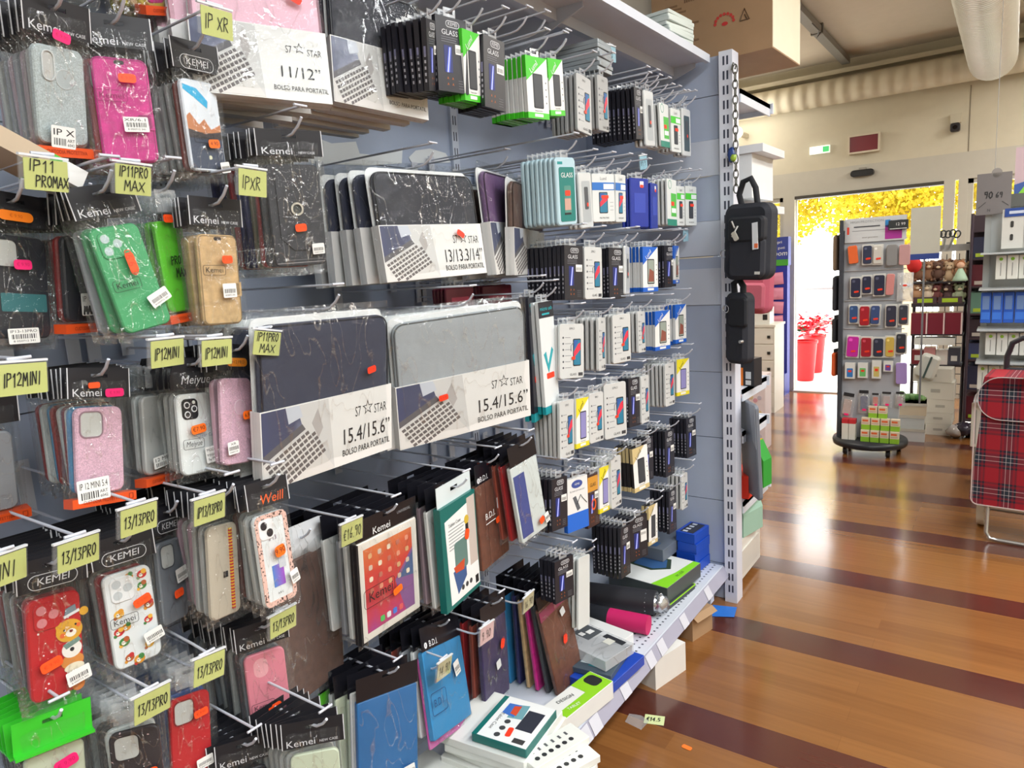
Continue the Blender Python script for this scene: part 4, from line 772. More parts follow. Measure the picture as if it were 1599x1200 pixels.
        q.box(-w / 2, w / 2, y, 0, h * .16, h * .32, cc); q.text('LumI', 0, h * .4, h * .1, y, (130, 132, 136)); q.box(w * .0, w * .46, y - .0004, 0, h * .18, h * .29, (224, 228, 232)); phone_pic(q, -.002, -h * .1, w * .38, h * .44, y, 'rb' if sty == 'lbandblue' and k % 2 else 'dark'); q.rr(.004, h * .02, w * .32, h * .07, .003, y - .0012, 0, RED)
        for j in range(3): q.box(w * .28, w * .42, y, 0, -h * (.1 + .08 * j), -h * (.09 + .08 * j), (150, 152, 156))
        q.text('PROTECTIVE', 0, -h * .42, h * .05, y, INK)
    elif sty == 'wgreen': q.ring(-w * .2, h * .38, w * .34, w * .34, w * .17, .002, y, 0, (40, 150, 120), 0, 6); q.box(-w * .1, w * .46, y, 0, -h * .3, h * .2, (80, 180, 70)); q.box(-w / 2, w / 2, y, 0, -h / 2, -h * .36, (40, 130, 110)); q.rr(.006, -.004, w * .3, h * .09, .003, y - .0006, 0, RED); q.box(-.004, w * .4, y - .0004, 0, -h * .22, -h * .12, WHITE)
    elif sty in ('tealpack', 'tealdark'): q.box(-w / 2, w / 2, y, 0, h * .36, h * .5, (36, 36, 44)); q.text('micro usb', 0, h * .44, h * .05, y - .0004, (40, 180, 190), fit=w * .8); q.box(-w * .3, w * .2, y - .0004, 0, h * .385, h * .4, (40, 170, 180)); q.prism([(-w * .36, h * .04), (-w * .2, h * .06), (-w * .1, -h * .06), (w * .2, h * .09), (w * .3, h * .06), (-w * .1, -h * .13)], y - .0004, 0, (40, 160, 170)); q.rr(0, -h * .16, w * .5, h * .05, .003, y - .0008, 0, RED)
    elif sty == 'maroon': q.box(-w * .3, w * .3, y, 0, h * .2, h * .3, (170, 60, 80))
    elif sty == 'wblue': q.disc(.0, h * .38, w * .26, y, 0, (60, 80, 150), 18, .5); q.text('KEMEI', 0, h * .38, h * .05, y - .0004, WHITE); q.text('Screen protector', 0, h * .26, h * .05, y, (90, 92, 100), fit=w * .7); q.prism([(-w * .22, h * .14), (-w * .08, h * .16), (w * .12, -h * .1), (-w * .02, -h * .13)], y - .0004, 0, (90, 94, 100)); q.tube([(-.004, -.001, .0), (.014, -.001, h * .16), (.02, -.001, h * .1), (.04, -.001, -.004)], .0009, INK, 5)
    elif sty == 'bluep': q.box(-w * .3, w * .3, y, 0, -h * .2, h * .2, (44, 66, 170)); q.rr(.01, h * .38, w * .2, h * .12, .002, y, 0, (220, 222, 230)); q.rr(.01, h * .34, w * .18, h * .06, .003, y - .0005, 0, RED)
    elif sty in ('blister', 'blister2'): q.rr(0, -.004, w * .66, h * .74, .006, y, 0, (170, 176, 178) if sty == 'blister' else (66, 84, 92)); q.rr(.0, h * .04, w * .3, h * .4, .005, y - .0004, 0, (70, 74, 80)); q.disc(.006, -.012, .006, y - .0008, 0, RED, 10)
    return q
def glass_pack(id, loc, ypr, w, h, n, s, o):
    sty = o['style']; bk = (sty, round(w, 2), round(h, 2))
    if bk not in GB: GB[bk] = glass_body(sty, w, h)
    t = thing('screen_protector_pack', s, 'screen protector', loc, ypr, 'screen protector packs, front of each hook')
    link('box', glass_body(sty, w, h), t); glass_print_mb(sty, w, h, hash(id) % 97).build('box_print', t)
    P = poseM(loc, ypr) @ Vector((0, .0045, h / 2 + .011)); add_hook(P, s, n)
    if o['style'] in ('epro', 'blister', 'greycard') and hash(id) % 2: sticker(t, 'red', .004, -.02, .014, .009, 5, '', -.0016)
    g = 'packs behind the ' + s; bw, bh = bk[1], bk[2]; PT = .0155
    for k in range(1, n):
        f = max(0, 1 - k / 4); a = (ypr[0] * f + (random.random() - .5) * 2, ypr[1] * f, ypr[2] * f + (random.random() - .5) * 2); M2 = poseM((0, 0, 0), a)
        loc2 = P + Vector((-PT * k, 0, 0)) - (M2 @ Vector((0, .0045, bh / 2 + .011)))
        thing('screen_protector_pack', 'pack behind the ' + s, 'screen protector', loc2, a, g, me=GB[bk])
def label_card(id, loc, ypr, w, h, n, s, o):
    c = {'y': (210, 216, 116), 'p': (206, 196, 150), 'k': (214, 160, 160), 'b': (150, 206, 226)}[o['c']]
    t = thing('price_label', s, 'price label', loc, ypr, 'price labels on the hook arms'); MB().rr(.001, 0, w, h, .0015, -.0006, .0006, M(c, .55)).build('paper_card', t)
    hl = MB(); hl.rr(-.002, .0015, w + .008, h + .003, .002, -.0016, -.0010, FILM(.05, .01, 20.0)); hl.rr(-.002, .0015, w + .008, h + .003, .002, .0010, .0016, FILM(.05, .01, 20.0)); hl.box(-w / 2 - .006, w / 2 + .002, -.0022, .0022, h / 2 + .002, h / 2 + .005, M((226, 230, 234), .3)); hl.build('holder', t)
    q = MB(); L = o['text'].split('/') if 'PRO' in o['text'] and 'MAX' in o['text'] else [o['text']]
    hh = (.021 if len(o['text']) < 7 else .0175) if len(L) == 1 else .0145; ink = M((22, 24, 22), .6)
    for k, tx in enumerate(L): q.hand(tx, -w * .42 + (.010 * k), (-hh / 2 if len(L) == 1 else (.004 - k * .019)), hh, -.0018, ink, width=min(w * (.95 if k == 0 else .78), len(tx) * .0125), th=.00075)
    q.build('handwriting', t)
BUILD = dict(case=case_pack, sleeve=sleeve_pack, tablet=tablet_pack, glass=glass_pack, label=label_card)
LABELS = []
ITEMS = [
 ('A1', 'case', (0.3822, 0.4985, 1.7117), (12.3, 11.6, -3.0), 0.0746, 0.1307, 5, 'silver glitter phone case pack marked IP X', {'col': 'silver', 'glit': 1, 'cam': 'oval', 'hole': 1, 'head': 'kemei', 'band': 1, 'st': [('pink', 0.0, 0.079, 0.026, 0.014, -12, ''), ('ip', -0.008, -0.055, 0.036, 0.03, -3, 'IP X')], 'back': ['clear', 'mauve', 'grey']}),
 ('A2', 'case', (0.3906, 0.582, 1.7037), (-23.6, -1.2, 0.5), 0.0759, 0.1522, 5, 'magenta wallet phone case pack under the first hook', {'col': 'magenta', 'wallet': 1, 'head': 'kemei', 'logo': (-0.016, 0.018), 'st': [('orange', 0.008, 0.045, 0.024, 0.013, 0, ''), ('bar', 0.012, -0.022, 0.034, 0.022, 2, 'XR/6.1')], 'back': ['red', 'tan', 'magenta']}),
 ('A3', 'case', (0.3735, 0.7217, 1.6998), (10.8, 1.8, -2.8), 0.0749, 0.1463, 6, 'clear phone case pack showing a mountain lake picture', {'col': 'mount', 'head': 'oval', 'logo': (-0.012, -0.02), 'st': [('orangep', 0.008, -0.028, 0.024, 0.014, 4, '4.90'), ('bar', 0.026, -0.066, 0.02, 0.018, 8, '')], 'back': ['rust', 'clear', 'clear']}),
 ('B1', 'case', (0.3343, 0.4231, 1.4473), (15.4, -0.0, 5.7), 0.0855, 0.1471, 5, 'black phone case pack with teal strip at picture edge', {'col': 'blackc', 'cam': 'window', 'strip': 1, 'head': 'dark', 'st': [('oval', -0.005, 0.1, 0.05, 0.014, 0, ''), ('pink', 0.0, 0.032, 0.026, 0.014, 3, ''), ('bar', -0.006, -0.07, 0.045, 0.022, 3, 'IP13-13PRO')], 'back': ['blackc', 'red']}),
 ('B2', 'case', (0.3254, 0.516, 1.4547), (22.1, 4.2, 2.3), 0.0744, 0.13, 4, 'black phone case pack marked IP 11 PRO MAX', {'col': 'blackc', 'head': 'dark', 'band': 1, 'st': [('pink', 0.006, 0.025, 0.026, 0.014, 2, ''), ('ip2', 0.004, -0.038, 0.046, 0.034, 1, 'IP 11 PRO/MAX')], 'back': ['red', 'red', 'blackc']}),
 ('B3', 'case', (0.415, 0.5427, 1.4519), (-0.8, -4.1, -10.3), 0.0746, 0.1581, 0, 'jade green phone case pack tilted on its hook', {'col': 'jade', 'cam': 'three', 'head': 'kemei', 'logo': (-0.014, -0.008), 'st': [('orange', 0.004, 0.022, 0.013, 0.03, 2, ''), ('bar', 0.026, -0.037, 0.035, 0.02, 18, '')], 'back': ['jade', 'grey', 'clear']}),
 ('B4', 'case', (0.3622, 0.6445, 1.468), (21.8, -0.3, -2.6), 0.065, 0.1492, 4, 'lime green phone case pack with marker writing', {'col': 'lime', 'head': 'clear', 'band': 1, 'hand': ('PRO', 'MAX'), 'st': [('orange', -0.01, 0.078, 0.022, 0.013, 0, ''), ('bar', 0.034, 0.0, 0.012, 0.1, 0, '')], 'back': ['lime', 'jade']}),
 ('B5', 'case', (0.4078, 0.6938, 1.442), (2.5, 1.2, 2.0), 0.0756, 0.1509, 4, 'tan wallet phone case pack beside the lime one', {'col': 'tan', 'wallet': 1, 'head': 'kemei', 'logo': (-0.016, 0.016), 'st': [('orange', 0.01, 0.034, 0.02, 0.013, 2, ''), ('bar', 0.01, -0.018, 0.026, 0.024, 2, '')], 'back': ['tan', 'tan']}),
 ('B6', 'case', (0.4095, 0.8647, 1.5525), (-16.1, 3.7, -1.6), 0.1017, 0.1838, 7, 'charcoal wallet pack with chrome ring and stitched edge', {'col': 'charcoal', 'stitch': 1, 'ring': 1, 'head': 'kemei', 'st': [('orange', 0.002, -0.022, 0.022, 0.014, 4, ''), ('bar', 0.032, -0.062, 0.024, 0.02, 2, '')], 'back': ['charcoal', 'red', 'olive', 'navy', 'navy']}),
 ('C0', 'case', (0.2389, 0.3716, 1.1699), (-4.8, 8.9, 1.2), 0.0711, 0.1275, 4, 'grey phone case pack cut by the picture edge', {'col': 'grey', 'head': 'dark', 'band': 1, 'st': [], 'back': ['mauve', 'red']}),
 ('C1', 'case', (0.3665, 0.481, 1.1938), (9.0, -2.6, 8.9), 0.0748, 0.1327, 6, 'pink glitter phone case pack marked IP 12 MINI 5.4', {'col': 'pinkg', 'glit': 1, 'cam': 'window', 'head': 'kemei', 'band': 1, 'st': [('pink', 0.02, 0.088, 0.03, 0.013, 2, ''), ('orange', -0.012, 0.1, 0.018, 0.009, 4, ''), ('ip', -0.018, -0.058, 0.05, 0.034, 4, 'IP 12 MINI 5.4')], 'back': ['rainbow', 'white', 'red']}),
 ('C3', 'case', (0.3126, 0.5989, 1.1866), (23.7, 0.0, 6.4), 0.0649, 0.1345, 3, 'smoky phone case pack marked 12 MINI', {'col': 'clear', 'head': 'clear', 'band': 1, 'st': [('ip', 0.0, -0.045, 0.05, 0.02, 6, '12 MINI')], 'back': ['white', 'clear']}),
 ('C4', 'case', (0.3743, 0.637, 1.1853), (10.0, -3.8, 6.1), 0.0747, 0.1377, 4, 'white phone case pack with black triple camera square', {'col': 'white', 'cam': 'square3', 'head': 'meiyue', 'meiyue': 1, 'st': [('orangep', -0.006, 0.008, 0.03, 0.015, 7, '€7.90'), ('note', 0.026, -0.038, 0.045, 0.028, 4, '')], 'back': ['clear', 'clear']}),
 ('C5', 'case', (0.4019, 0.696, 1.1962), (15.0, -1.8, 9.0), 0.0752, 0.1507, 3, 'pink glitter phone case pack with small XR sticker', {'col': 'pinkg', 'glit': 1, 'hole': 1, 'head': 'orangeoval', 'st': [('orangep', 0.016, 0.01, 0.024, 0.015, 6, '6.90'), ('bar', -0.022, -0.045, 0.026, 0.022, 6, 'XR')], 'back': ['pinkg', 'white']}),
 ('D1', 'case', (0.3707, 0.3761, 0.9212), (3.2, -3.2, 6.8), 0.0729, 0.1499, 7, 'red phone case pack with yellow bear drawing', {'col': 'redc', 'cam': 'three', 'bear': 1, 'head': 'oval', 'st': [('orange', -0.012, -0.022, 0.03, 0.016, 14, ''), ('bar', 0.024, -0.052, 0.034, 0.022, 10, '')], 'back': ['red', 'blackc', 'clear']}),
 ('D2', 'case', (0.3736, 0.4863, 0.9164), (-3.7, -4.4, 1.8), 0.0722, 0.1539, 7, 'white phone case pack with festive animal drawings', {'col': 'whitec', 'cam': 'bump3', 'xmas': 1, 'head': 'oval', 'logo': (-0.016, 0.002), 'st': [('orange', 0.014, 0.024, 0.028, 0.014, 18, ''), ('bar', 0.024, -0.038, 0.03, 0.02, 12, '')], 'back': ['red', 'clear', 'blackc']}),
 ('D3', 'case', (0.3374, 0.5761, 0.9332), (27.1, -3.9, 9.2), 0.0685, 0.1409, 6, 'grey phone case pack left of the striped one', {'col': 'greyc', 'cam': 'window', 'head': 'oval', 'st': [('bar', 0.012, 0.008, 0.03, 0.024, 8, ''), ('orange', 0.0, -0.022, 0.024, 0.014, 5, '')], 'back': ['greyc', 'blackc']}),
 ('D4', 'case', (0.4265, 0.6207, 0.9528), (17.0, -3.3, 9.8), 0.0691, 0.1564, 7, 'clear phone case pack with red and yellow cord stripe', {'col': 'cream', 'cord': 1, 'head': 'dark', 'st': [], 'back': ['clear', 'clear', 'pinkg']}),
 ('D5', 'case', (0.4602, 0.6988, 0.9518), (9.9, -6.7, 4.8), 0.0748, 0.161, 7, 'white phone case pack with rose patterned border', {'col': 'whitec', 'cam': 'two', 'border': 1, 'head': 'orangetext', 'st': [('orangep', 0.004, 0.012, 0.024, 0.02, 8, '9.90'), ('bar', 0.03, -0.042, 0.02, 0.024, 12, '')], 'back': ['clear', 'clear', 'rust']}),
 ('E1', 'case', (0.3635, 0.3461, 0.6937), (-7.8, 0.7, 4.4), 0.0775, 0.1474, 4, 'green topped pouch pack at bottom left of picture', {'col': 'limeclear', 'head': 'green', 'st': [('pink', 0.012, 0.048, 0.032, 0.018, 14, '')], 'back': ['blackc']}),
 ('E2', 'case', (0.402, 0.4438, 0.668), (-31.0, -4.5, 2.0), 0.071, 0.1594, 5, 'black speckled phone case in white edged pouch', {'col': 'speck', 'cam': 'window', 'head': 'none', 'st': [('orange', 0.012, 0.006, 0.036, 0.016, 10, '')], 'back': ['white', 'blackc']}),
 ('E3', 'case', (0.3775, 0.5469, 0.6579), (1.1, -9.7, 11.3), 0.0722, 0.156, 5, 'bright red phone case pack with square cutout', {'col': 'redc', 'cam': 'window', 'head': 'none', 'st': [('orange', 0.014, 0.044, 0.026, 0.013, 8, ''), ('bar', 0.018, -0.04, 0.03, 0.018, 6, '')], 'back': ['blue', 'blue']}),
 ('E5', 'case', (0.4048, 0.6865, 0.6817), (-19.8, -2.7, 0.9), 0.0733, 0.1549, 8, 'rose pink phone case pack below the bordered one', {'col': 'rose', 'cam': 'faint', 'head': 'kemei', 'logo': (-0.014, -0.02), 'st': [('orange', 0.006, -0.03, 0.026, 0.014, 14, ''), ('bar', 0.026, -0.052, 0.03, 0.024, 10, '')], 'back': ['greyc', 'blackc', 'clear']}),
 ('E6', 'case', (0.5341, 0.674, 0.524), (-39.6, -8.1, 1.8), 0.0839, 0.1633, 4, 'pale green phone case pack along the bottom edge', {'col': 'limeclear', 'head': 'kemei', 'st': [], 'back': ['clear']}),
 ('E7', 'case', (0.4292, 0.6026, 0.4965), (-25.5, -6.0, 3.2), 0.0729, 0.1599, 5, 'dark phone case pack at bottom, half out of picture', {'col': 'blackc', 'head': 'kemei', 'st': [], 'back': ['blackc']}),
 ('Z1', 'case', (0.3021, 0.7234, 1.9874), (19.8, 15.9, -15.0), 0.0761, 0.1445, 4, 'phone case pack with orange bottom band at the top edge', {'col': 'magenta', 'head': 'dark', 'band': 1, 'st': [], 'back': ['yellow', 'yellow', 'tan']}),
 ('Z2', 'case', (0.2807, 0.5839, 1.9807), (-56.6, 0.9, 6.8), 0.0744, 0.1563, 4, 'olive phone case pack whose bottom dips into picture top', {'col': 'olive', 'head': 'dark', 'st': [], 'back': ['grey', 'grey']}),
 ('SA', 'sleeve', (0.3899, 0.8425, 1.8811), (-26.9, -12.8, 2.8), 0.2332, 0.2609, 4, 'pink laptop sleeve pack, size 11/12, in top row', {'col': 'pinks', 'size': '11/12', 'band': 0.52, 'st': [(0.065, 0.058, -28)]}),
 ('SB', 'sleeve', (0.3841, 1.1457, 1.9055), (-14.1, -5.5, 4.6), 0.2274, 0.2568, 5, 'black laptop sleeve pack, size 11/12, in top row', {'col': 'black', 'size': '11/12', 'band': 0.52, 'st': [(0.045, -0.055, -10)]}),
 ('SC', 'sleeve', (0.3873, 1.2693, 1.5447), (-4.0, -4.5, -1.2), 0.3332, 0.2482, 5, 'black laptop sleeve pack, size 13 to 14, middle row', {'col': 'black', 'size': '13/13.3/14', 'band': 0.5, 'st': [(0.08, -0.025, -30)]}),
 ('SD', 'sleeve', (0.3352, 1.6425, 1.5599), (19.6, -3.4, -1.7), 0.3308, 0.2748, 1, 'purple laptop sleeve pack turned sideways on its hook', {'col': 'purple', 'size': '13/13.3/14', 'band': 0.5, 'st': []}),
 ('SE', 'sleeve', (0.3439, 1.7455, 1.5402), (20.1, 2.1, 0.4), 0.3761, 0.2572, 4, 'brown laptop sleeve pack in wrinkled film, middle row', {'col': 'brown', 'size': '13/13.3/14', 'band': 0.5, 'st': []}),
 ('SF', 'sleeve', (0.4246, 0.891, 1.2112), (5.4, 4.7, 1.4), 0.356, 0.3037, 3, 'navy laptop sleeve pack, size 15.4/15.6, lower row', {'col': 'navys', 'size': '15.4/15.6', 'band': 0.48, 'st': [(0.105, 0.035, 8)]}),
 ('SG', 'sleeve', (0.437, 1.2929, 1.1895), (-17.0, 4.8, -2.0), 0.3898, 0.2989, 3, 'grey laptop sleeve pack, size 15.4/15.6, lower row', {'col': 'greys', 'size': '15.4/15.6', 'band': 0.5, 'st': [(-0.075, -0.045, 5)]}),
 ('F1', 'tablet', (0.3201, 0.8455, 0.7136), (13.5, -0.3, 5.2), 0.2459, 0.3034, 5, 'large brown tablet cover in clear bag with white top', {'col': 'brown', 'style': 'folio'}),
 ('F2', 'tablet', (0.4111, 1.0089, 0.7727), (3.6, 1.9, 0.9), 0.195, 0.2239, 6, 'white tablet pack with red screen picture', {'col': 'whitec', 'style': 'screen', 'head': 'kemei'}),
 ('F3', 'tablet', (0.4353, 1.2261, 0.7623), (9.8, 0.2, 0.2), 0.1678, 0.2568, 6, 'teal and white tablet case box with hang tab', {'col': 'teal', 'style': 'tealbox'}),
 ('F4', 'tablet', (0.4117, 1.3919, 0.778), (8.8, -1.1, 0.2), 0.1583, 0.2365, 4, 'brown tablet folio with silver square sticker', {'col': 'brownf', 'style': 'bdi', 'head': 'bdi'}),
 ('F5', 'tablet', (0.4776, 1.4707, 0.8231), (-1.0, -3.7, -4.7), 0.1266, 0.2187, 5, 'clear tablet pouch with blue card beside red folio', {'col': 'clearb', 'style': 'clear'}),
 ('G1', 'tablet', (0.4065, 0.9602, 0.3763), (-18.5, 0.8, 4.0), 0.1528, 0.298, 5, 'plain blue tablet cover at bottom of picture', {'col': 'bluef', 'style': 'blue'}),
 ('G2', 'tablet', (0.4172, 1.1598, 0.4335), (17.4, -12.9, 17.2), 0.2099, 0.2055, 5, 'sky blue tablet cover with pink sheet behind', {'col': 'sky', 'style': 'sky', 'head': 'bdi'}),
 ('G3', 'tablet', (0.4057, 1.368, 0.386), (7.0, -2.2, 4.5), 0.1356, 0.2368, 4, 'purple tablet cover with silver sticker', {'col': 'purplef', 'style': 'plain', 'head': 'dark'}),
 ('G4', 'tablet', (0.4379, 1.6538, 0.3069), (-2.8, -5.2, -8.2), 0.1482, 0.3038, 7, 'chestnut tablet folio in wrinkled film', {'col': 'brownf', 'style': 'plain', 'head': 'mya'}),
 ('x_0', 'glass', (0.4623, 1.6288, 1.1812), (3.6, -0.9, -0.8), 0.083, 0.3108, 2, 'tall white and teal pack right of the grey sleeve', {'style': 'tealpack'}),
 ('x_1', 'glass', (0.4337, 1.6069, 1.1788), (14.0, -0.3, 0.7), 0.083, 0.3434, 2, 'tall dark teal-footed pack edge-on beside the grey sleeve', {'style': 'tealdark'}),
 ('x_2', 'glass', (0.267, 1.4966, 1.3233), (-10.5, 0.7, 0.1), 0.1025, 0.1314, 4, 'maroon pack peeping over the grey sleeve, left one', {'style': 'maroon'}),
 ('x_3', 'glass', (0.2683, 1.6674, 1.3155), (-19.6, 0.5, 0.7), 0.1054, 0.1416, 4, 'maroon pack peeping over the grey sleeve, right one', {'style': 'maroon'}),
 ('x_4', 'glass', (0.4619, 1.76, 0.4286), (5.5, -2.6, 12.0), 0.0837, 0.2184, 7, 'creased white card pack hanging low above the rolls', {'style': 'curl'}),
 ('g_top_0', 'glass', (0.4869, 1.1984, 1.8827), (26.2, 5.0, -12.6), 0.0865, 0.1359, 7, 'black box, first from left in top glass row', {'style': 'dark'}),
 ('g_top_1', 'glass', (0.4888, 1.2611, 1.8958), (-8.6, 2.9, -1.0), 0.0888, 0.1511, 6, 'black box, second from left in top glass row', {'style': 'dark'}),
 ('g_top_2', 'glass', (0.4878, 1.3304, 1.885), (11.6, 4.2, -5.9), 0.0857, 0.146, 5, 'green cornered box, third from left in top glass row', {'style': 'lgreen'}),
 ('g_top_3', 'glass', (0.4891, 1.4143, 1.8846), (2.1, 2.3, 0.3), 0.0873, 0.1573, 6, 'black box, fourth from left in top glass row', {'style': 'dark'}),
 ('g_top_4', 'glass', (0.4887, 1.5992, 1.8833), (-4.6, 1.9, -3.1), 0.089, 0.1492, 8, 'green cornered box, fifth from left in top glass row', {'style': 'lgreen'}),
 ('g_top_5', 'glass', (0.4879, 1.6953, 1.9003), (5.4, 3.0, -8.2), 0.089, 0.141, 3, 'green cornered card, sixth from left in top glass row', {'style': 'lgreen'}),
 ('g_top_6', 'glass', (0.4896, 1.8414, 1.8781), (2.4, -0.8, 3.7), 0.09, 0.1578, 6, 'grey clear card, seventh from left in top glass row', {'style': 'greycard'}),
 ('g_top_7', 'glass', (0.4891, 1.9593, 1.8975), (7.1, 1.7, -3.2), 0.0885, 0.1546, 4, 'grey clear card, eighth from left in top glass row', {'style': 'greycard'}),
 ('g_top_8', 'glass', (0.4894, 2.2103, 1.9035), (6.5, 0.5, -5.9), 0.0886, 0.1578, 10, 'black box, ninth from left in top glass row', {'style': 'dark'}),
 ('g_top_9', 'glass', (0.4911, 2.2862, 1.8981), (4.2, 0.7, -5.3), 0.0891, 0.177, 3, 'clear blister, tenth from left in top glass row', {'style': 'blister'}),
 ('g_top_10', 'glass', (0.4884, 2.4172, 1.8931), (3.1, -0.7, -2.5), 0.0893, 0.1464, 4, 'white and green card, eleventh from left in top glass row', {'style': 'wgreen'}),
 ('g_top_11', 'glass', (0.4888, 2.519, 1.8873), (-0.2, 0.2, -2.1), 0.0896, 0.1497, 4, 'green banded white card, twelfth from left in top glass row', {'style': 'band'}),
 ('g_top_12', 'glass', (0.4906, 2.6182, 1.8918), (2.1, 0.7, -2.4), 0.0895, 0.1698, 3, 'dark clear blister, thirteenth from left in top glass row', {'style': 'blister2'}),
 ('g_second_0', 'glass', (0.4917, 1.7168, 1.6309), (-6.7, 2.6, -3.5), 0.0908, 0.1812, 8, 'teal blister, first from left in second glass row', {'style': 'teal'}),
 ('g_second_1', 'glass', (0.4894, 1.8302, 1.6126), (5.2, 0.8, -4.4), 0.0886, 0.1575, 3, 'white blister, second from left in second glass row', {'style': 'blister'}),
 ('g_second_2', 'glass', (0.4889, 1.9389, 1.6246), (-16.7, 1.3, -1.0), 0.0956, 0.1407, 4, 'blue banded white card, third from left in second glass row', {'style': 'lbandblue'}),
 ('g_second_3', 'glass', (0.4883, 2.0548, 1.6283), (5.7, 1.9, -1.9), 0.0892, 0.1452, 4, 'blue banded white card, fourth from left in second glass row', {'style': 'lbandblue'}),
 ('g_second_4', 'glass', (0.4904, 2.19, 1.6193), (-15.0, 0.5, 0.8), 0.0941, 0.1588, 3, 'blue pouch, fifth from left in second glass row', {'style': 'bluep'}),
 ('g_second_5', 'glass', (0.489, 2.3121, 1.6134), (9.5, 1.2, -1.3), 0.0889, 0.1532, 3, 'blue pouch, sixth from left in second glass row', {'style': 'bluep'}),
 ('g_second_6', 'glass', (0.4901, 2.4629, 1.6317), (1.0, -0.2, 1.0), 0.09, 0.1634, 5, 'white and green card, seventh from left in second glass row', {'style': 'wgreen'}),
 ('g_second_7', 'glass', (0.4881, 2.5527, 1.6228), (3.9, 0.8, -1.3), 0.0894, 0.143, 2, 'green banded white card, eighth from left in second glass row', {'style': 'band'}),
 ('g_second_8', 'glass', (0.4888, 2.6547, 1.6264), (-5.7, 0.5, -0.3), 0.0909, 0.147, 2, 'green banded white card, ninth from left in second glass row', {'style': 'band'}),
 ('g_third_0', 'glass', (0.4891, 1.7403, 1.4094), (-4.9, 0.2, 3.0), 0.0905, 0.1508, 9, 'black box, first from left in third glass row', {'style': 'dark'}),
 ('g_third_1', 'glass', (0.4893, 1.8553, 1.4035), (-5.7, -0.0, 2.4), 0.091, 0.153, 2, 'grey card with green foot, second from left in third glass row', {'style': 'epro'}),
 ('g_third_2', 'glass', (0.4898, 2.009, 1.3969), (-6.4, -0.6, 2.9), 0.0914, 0.1569, 4, 'black box, third from left in third glass row', {'style': 'dark'}),
 ('g_third_3', 'glass', (0.4892, 2.0843, 1.4031), (16.6, 1.3, 1.9), 0.0888, 0.155, 2, 'white blister, fourth from left in third glass row', {'style': 'blister'}),
 ('g_third_4', 'glass', (0.4894, 2.2608, 1.4), (-9.1, -0.1, 1.7), 0.0921, 0.1522, 5, 'blue cornered white box, fifth from left in third glass row', {'style': 'lblue'}),
 ('g_third_5', 'glass', (0.4888, 2.4361, 1.4053), (-3.8, -0.1, 1.2), 0.0906, 0.148, 5, 'black box, sixth from left in third glass row', {'style': 'dark'}),
 ('g_third_6', 'glass', (0.4875, 2.5012, 1.4086), (11.2, 0.4, 1.1), 0.0891, 0.1377, 2, 'blue cornered white box, seventh from left in third glass row', {'style': 'lblue'}),
 ('g_fourth_0', 'glass', (0.4903, 1.7069, 1.1893), (-15.5, -1.6, 4.9), 0.0958, 0.1555, 3, 'white card, first from left in fourth glass row', {'style': 'epro'}),
 ('g_fourth_1', 'glass', (0.4898, 1.8901, 1.1871), (14.8, 0.6, 5.4), 0.0886, 0.1623, 6, 'white card, second from left in fourth glass row', {'style': 'epro'}),
 ('g_fourth_2', 'glass', (0.49, 2.0245, 1.1891), (-11.2, 0.9, 0.5), 0.094, 0.1557, 3, 'white card, third from left in fourth glass row', {'style': 'epro'}),
 ('g_fourth_3', 'glass', (0.4877, 2.1807, 1.1931), (9.5, -0.6, 4.2), 0.089, 0.1397, 3, 'white card, fourth from left in fourth glass row', {'style': 'epro'}),
 ('g_fourth_4', 'glass', (0.4885, 2.3529, 1.1802), (-11.1, -0.1, 1.3), 0.0927, 0.1413, 6, 'blue cornered white box, fifth from left in fourth glass row', {'style': 'lblue'}),
 ('g_fourth_5', 'glass', (0.4886, 2.5252, 1.1875), (-4.1, -0.5, 2.0), 0.0905, 0.1456, 4, 'blue cornered white box, sixth from left in fourth glass row', {'style': 'lblue'}),
 ('g_fifth_0', 'glass', (0.4902, 1.6597, 0.9721), (3.7, -0.2, 5.1), 0.0888, 0.166, 6, 'white card, first from left in fifth glass row', {'style': 'epro'}),
 ('g_fifth_1', 'glass', (0.4883, 1.7533, 0.9708), (4.1, -0.5, 5.7), 0.0887, 0.1463, 2, 'yellow cornered card, second from left in fifth glass row', {'style': 'lyellow'}),
 ('g_fifth_2', 'glass', (0.489, 1.8381, 0.9685), (0.5, -0.9, 4.9), 0.0891, 0.1525, 2, 'white card, third from left in fifth glass row', {'style': 'epro'}),
 ('g_fifth_3', 'glass', (0.4925, 1.9563, 0.9664), (-18.7, 0.3, 0.6), 0.0978, 0.1775, 3, 'white card, fourth from left in fifth glass row', {'style': 'epro'}),
 ('g_fifth_4', 'glass', (0.4901, 2.1023, 0.9656), (0.3, -1.4, 4.6), 0.0895, 0.164, 3, 'black box, fifth from left in fifth glass row', {'style': 'dark'}),
 ('g_fifth_5', 'glass', (0.49, 2.1872, 0.9595), (7.6, -0.7, 4.8), 0.089, 0.1643, 3, 'white card, sixth from left in fifth glass row', {'style': 'epro'}),
 ('g_fifth_6', 'glass', (0.4896, 2.4058, 0.9738), (0.6, -0.8, 3.0), 0.0897, 0.1581, 6, 'white card, seventh from left in fifth glass row', {'style': 'epro'}),
 ('g_fifth_7', 'glass', (0.4882, 2.537, 0.9802), (-8.9, -0.9, 2.9), 0.0913, 0.1404, 3, 'yellow cornered card, eighth from left in fifth glass row', {'style': 'lyellow'}),
 ('g_sixth_0', 'glass', (0.4881, 1.6033, 0.7687), (2.1, -2.3, 8.2), 0.0881, 0.1452, 5, 'black box, first from left in sixth glass row', {'style': 'dark'}),
 ('g_sixth_1', 'glass', (0.49, 1.698, 0.7376), (-12.1, -1.0, 1.9), 0.092, 0.158, 1, 'white and blue box, second from left in sixth glass row', {'style': 'wblue'}),
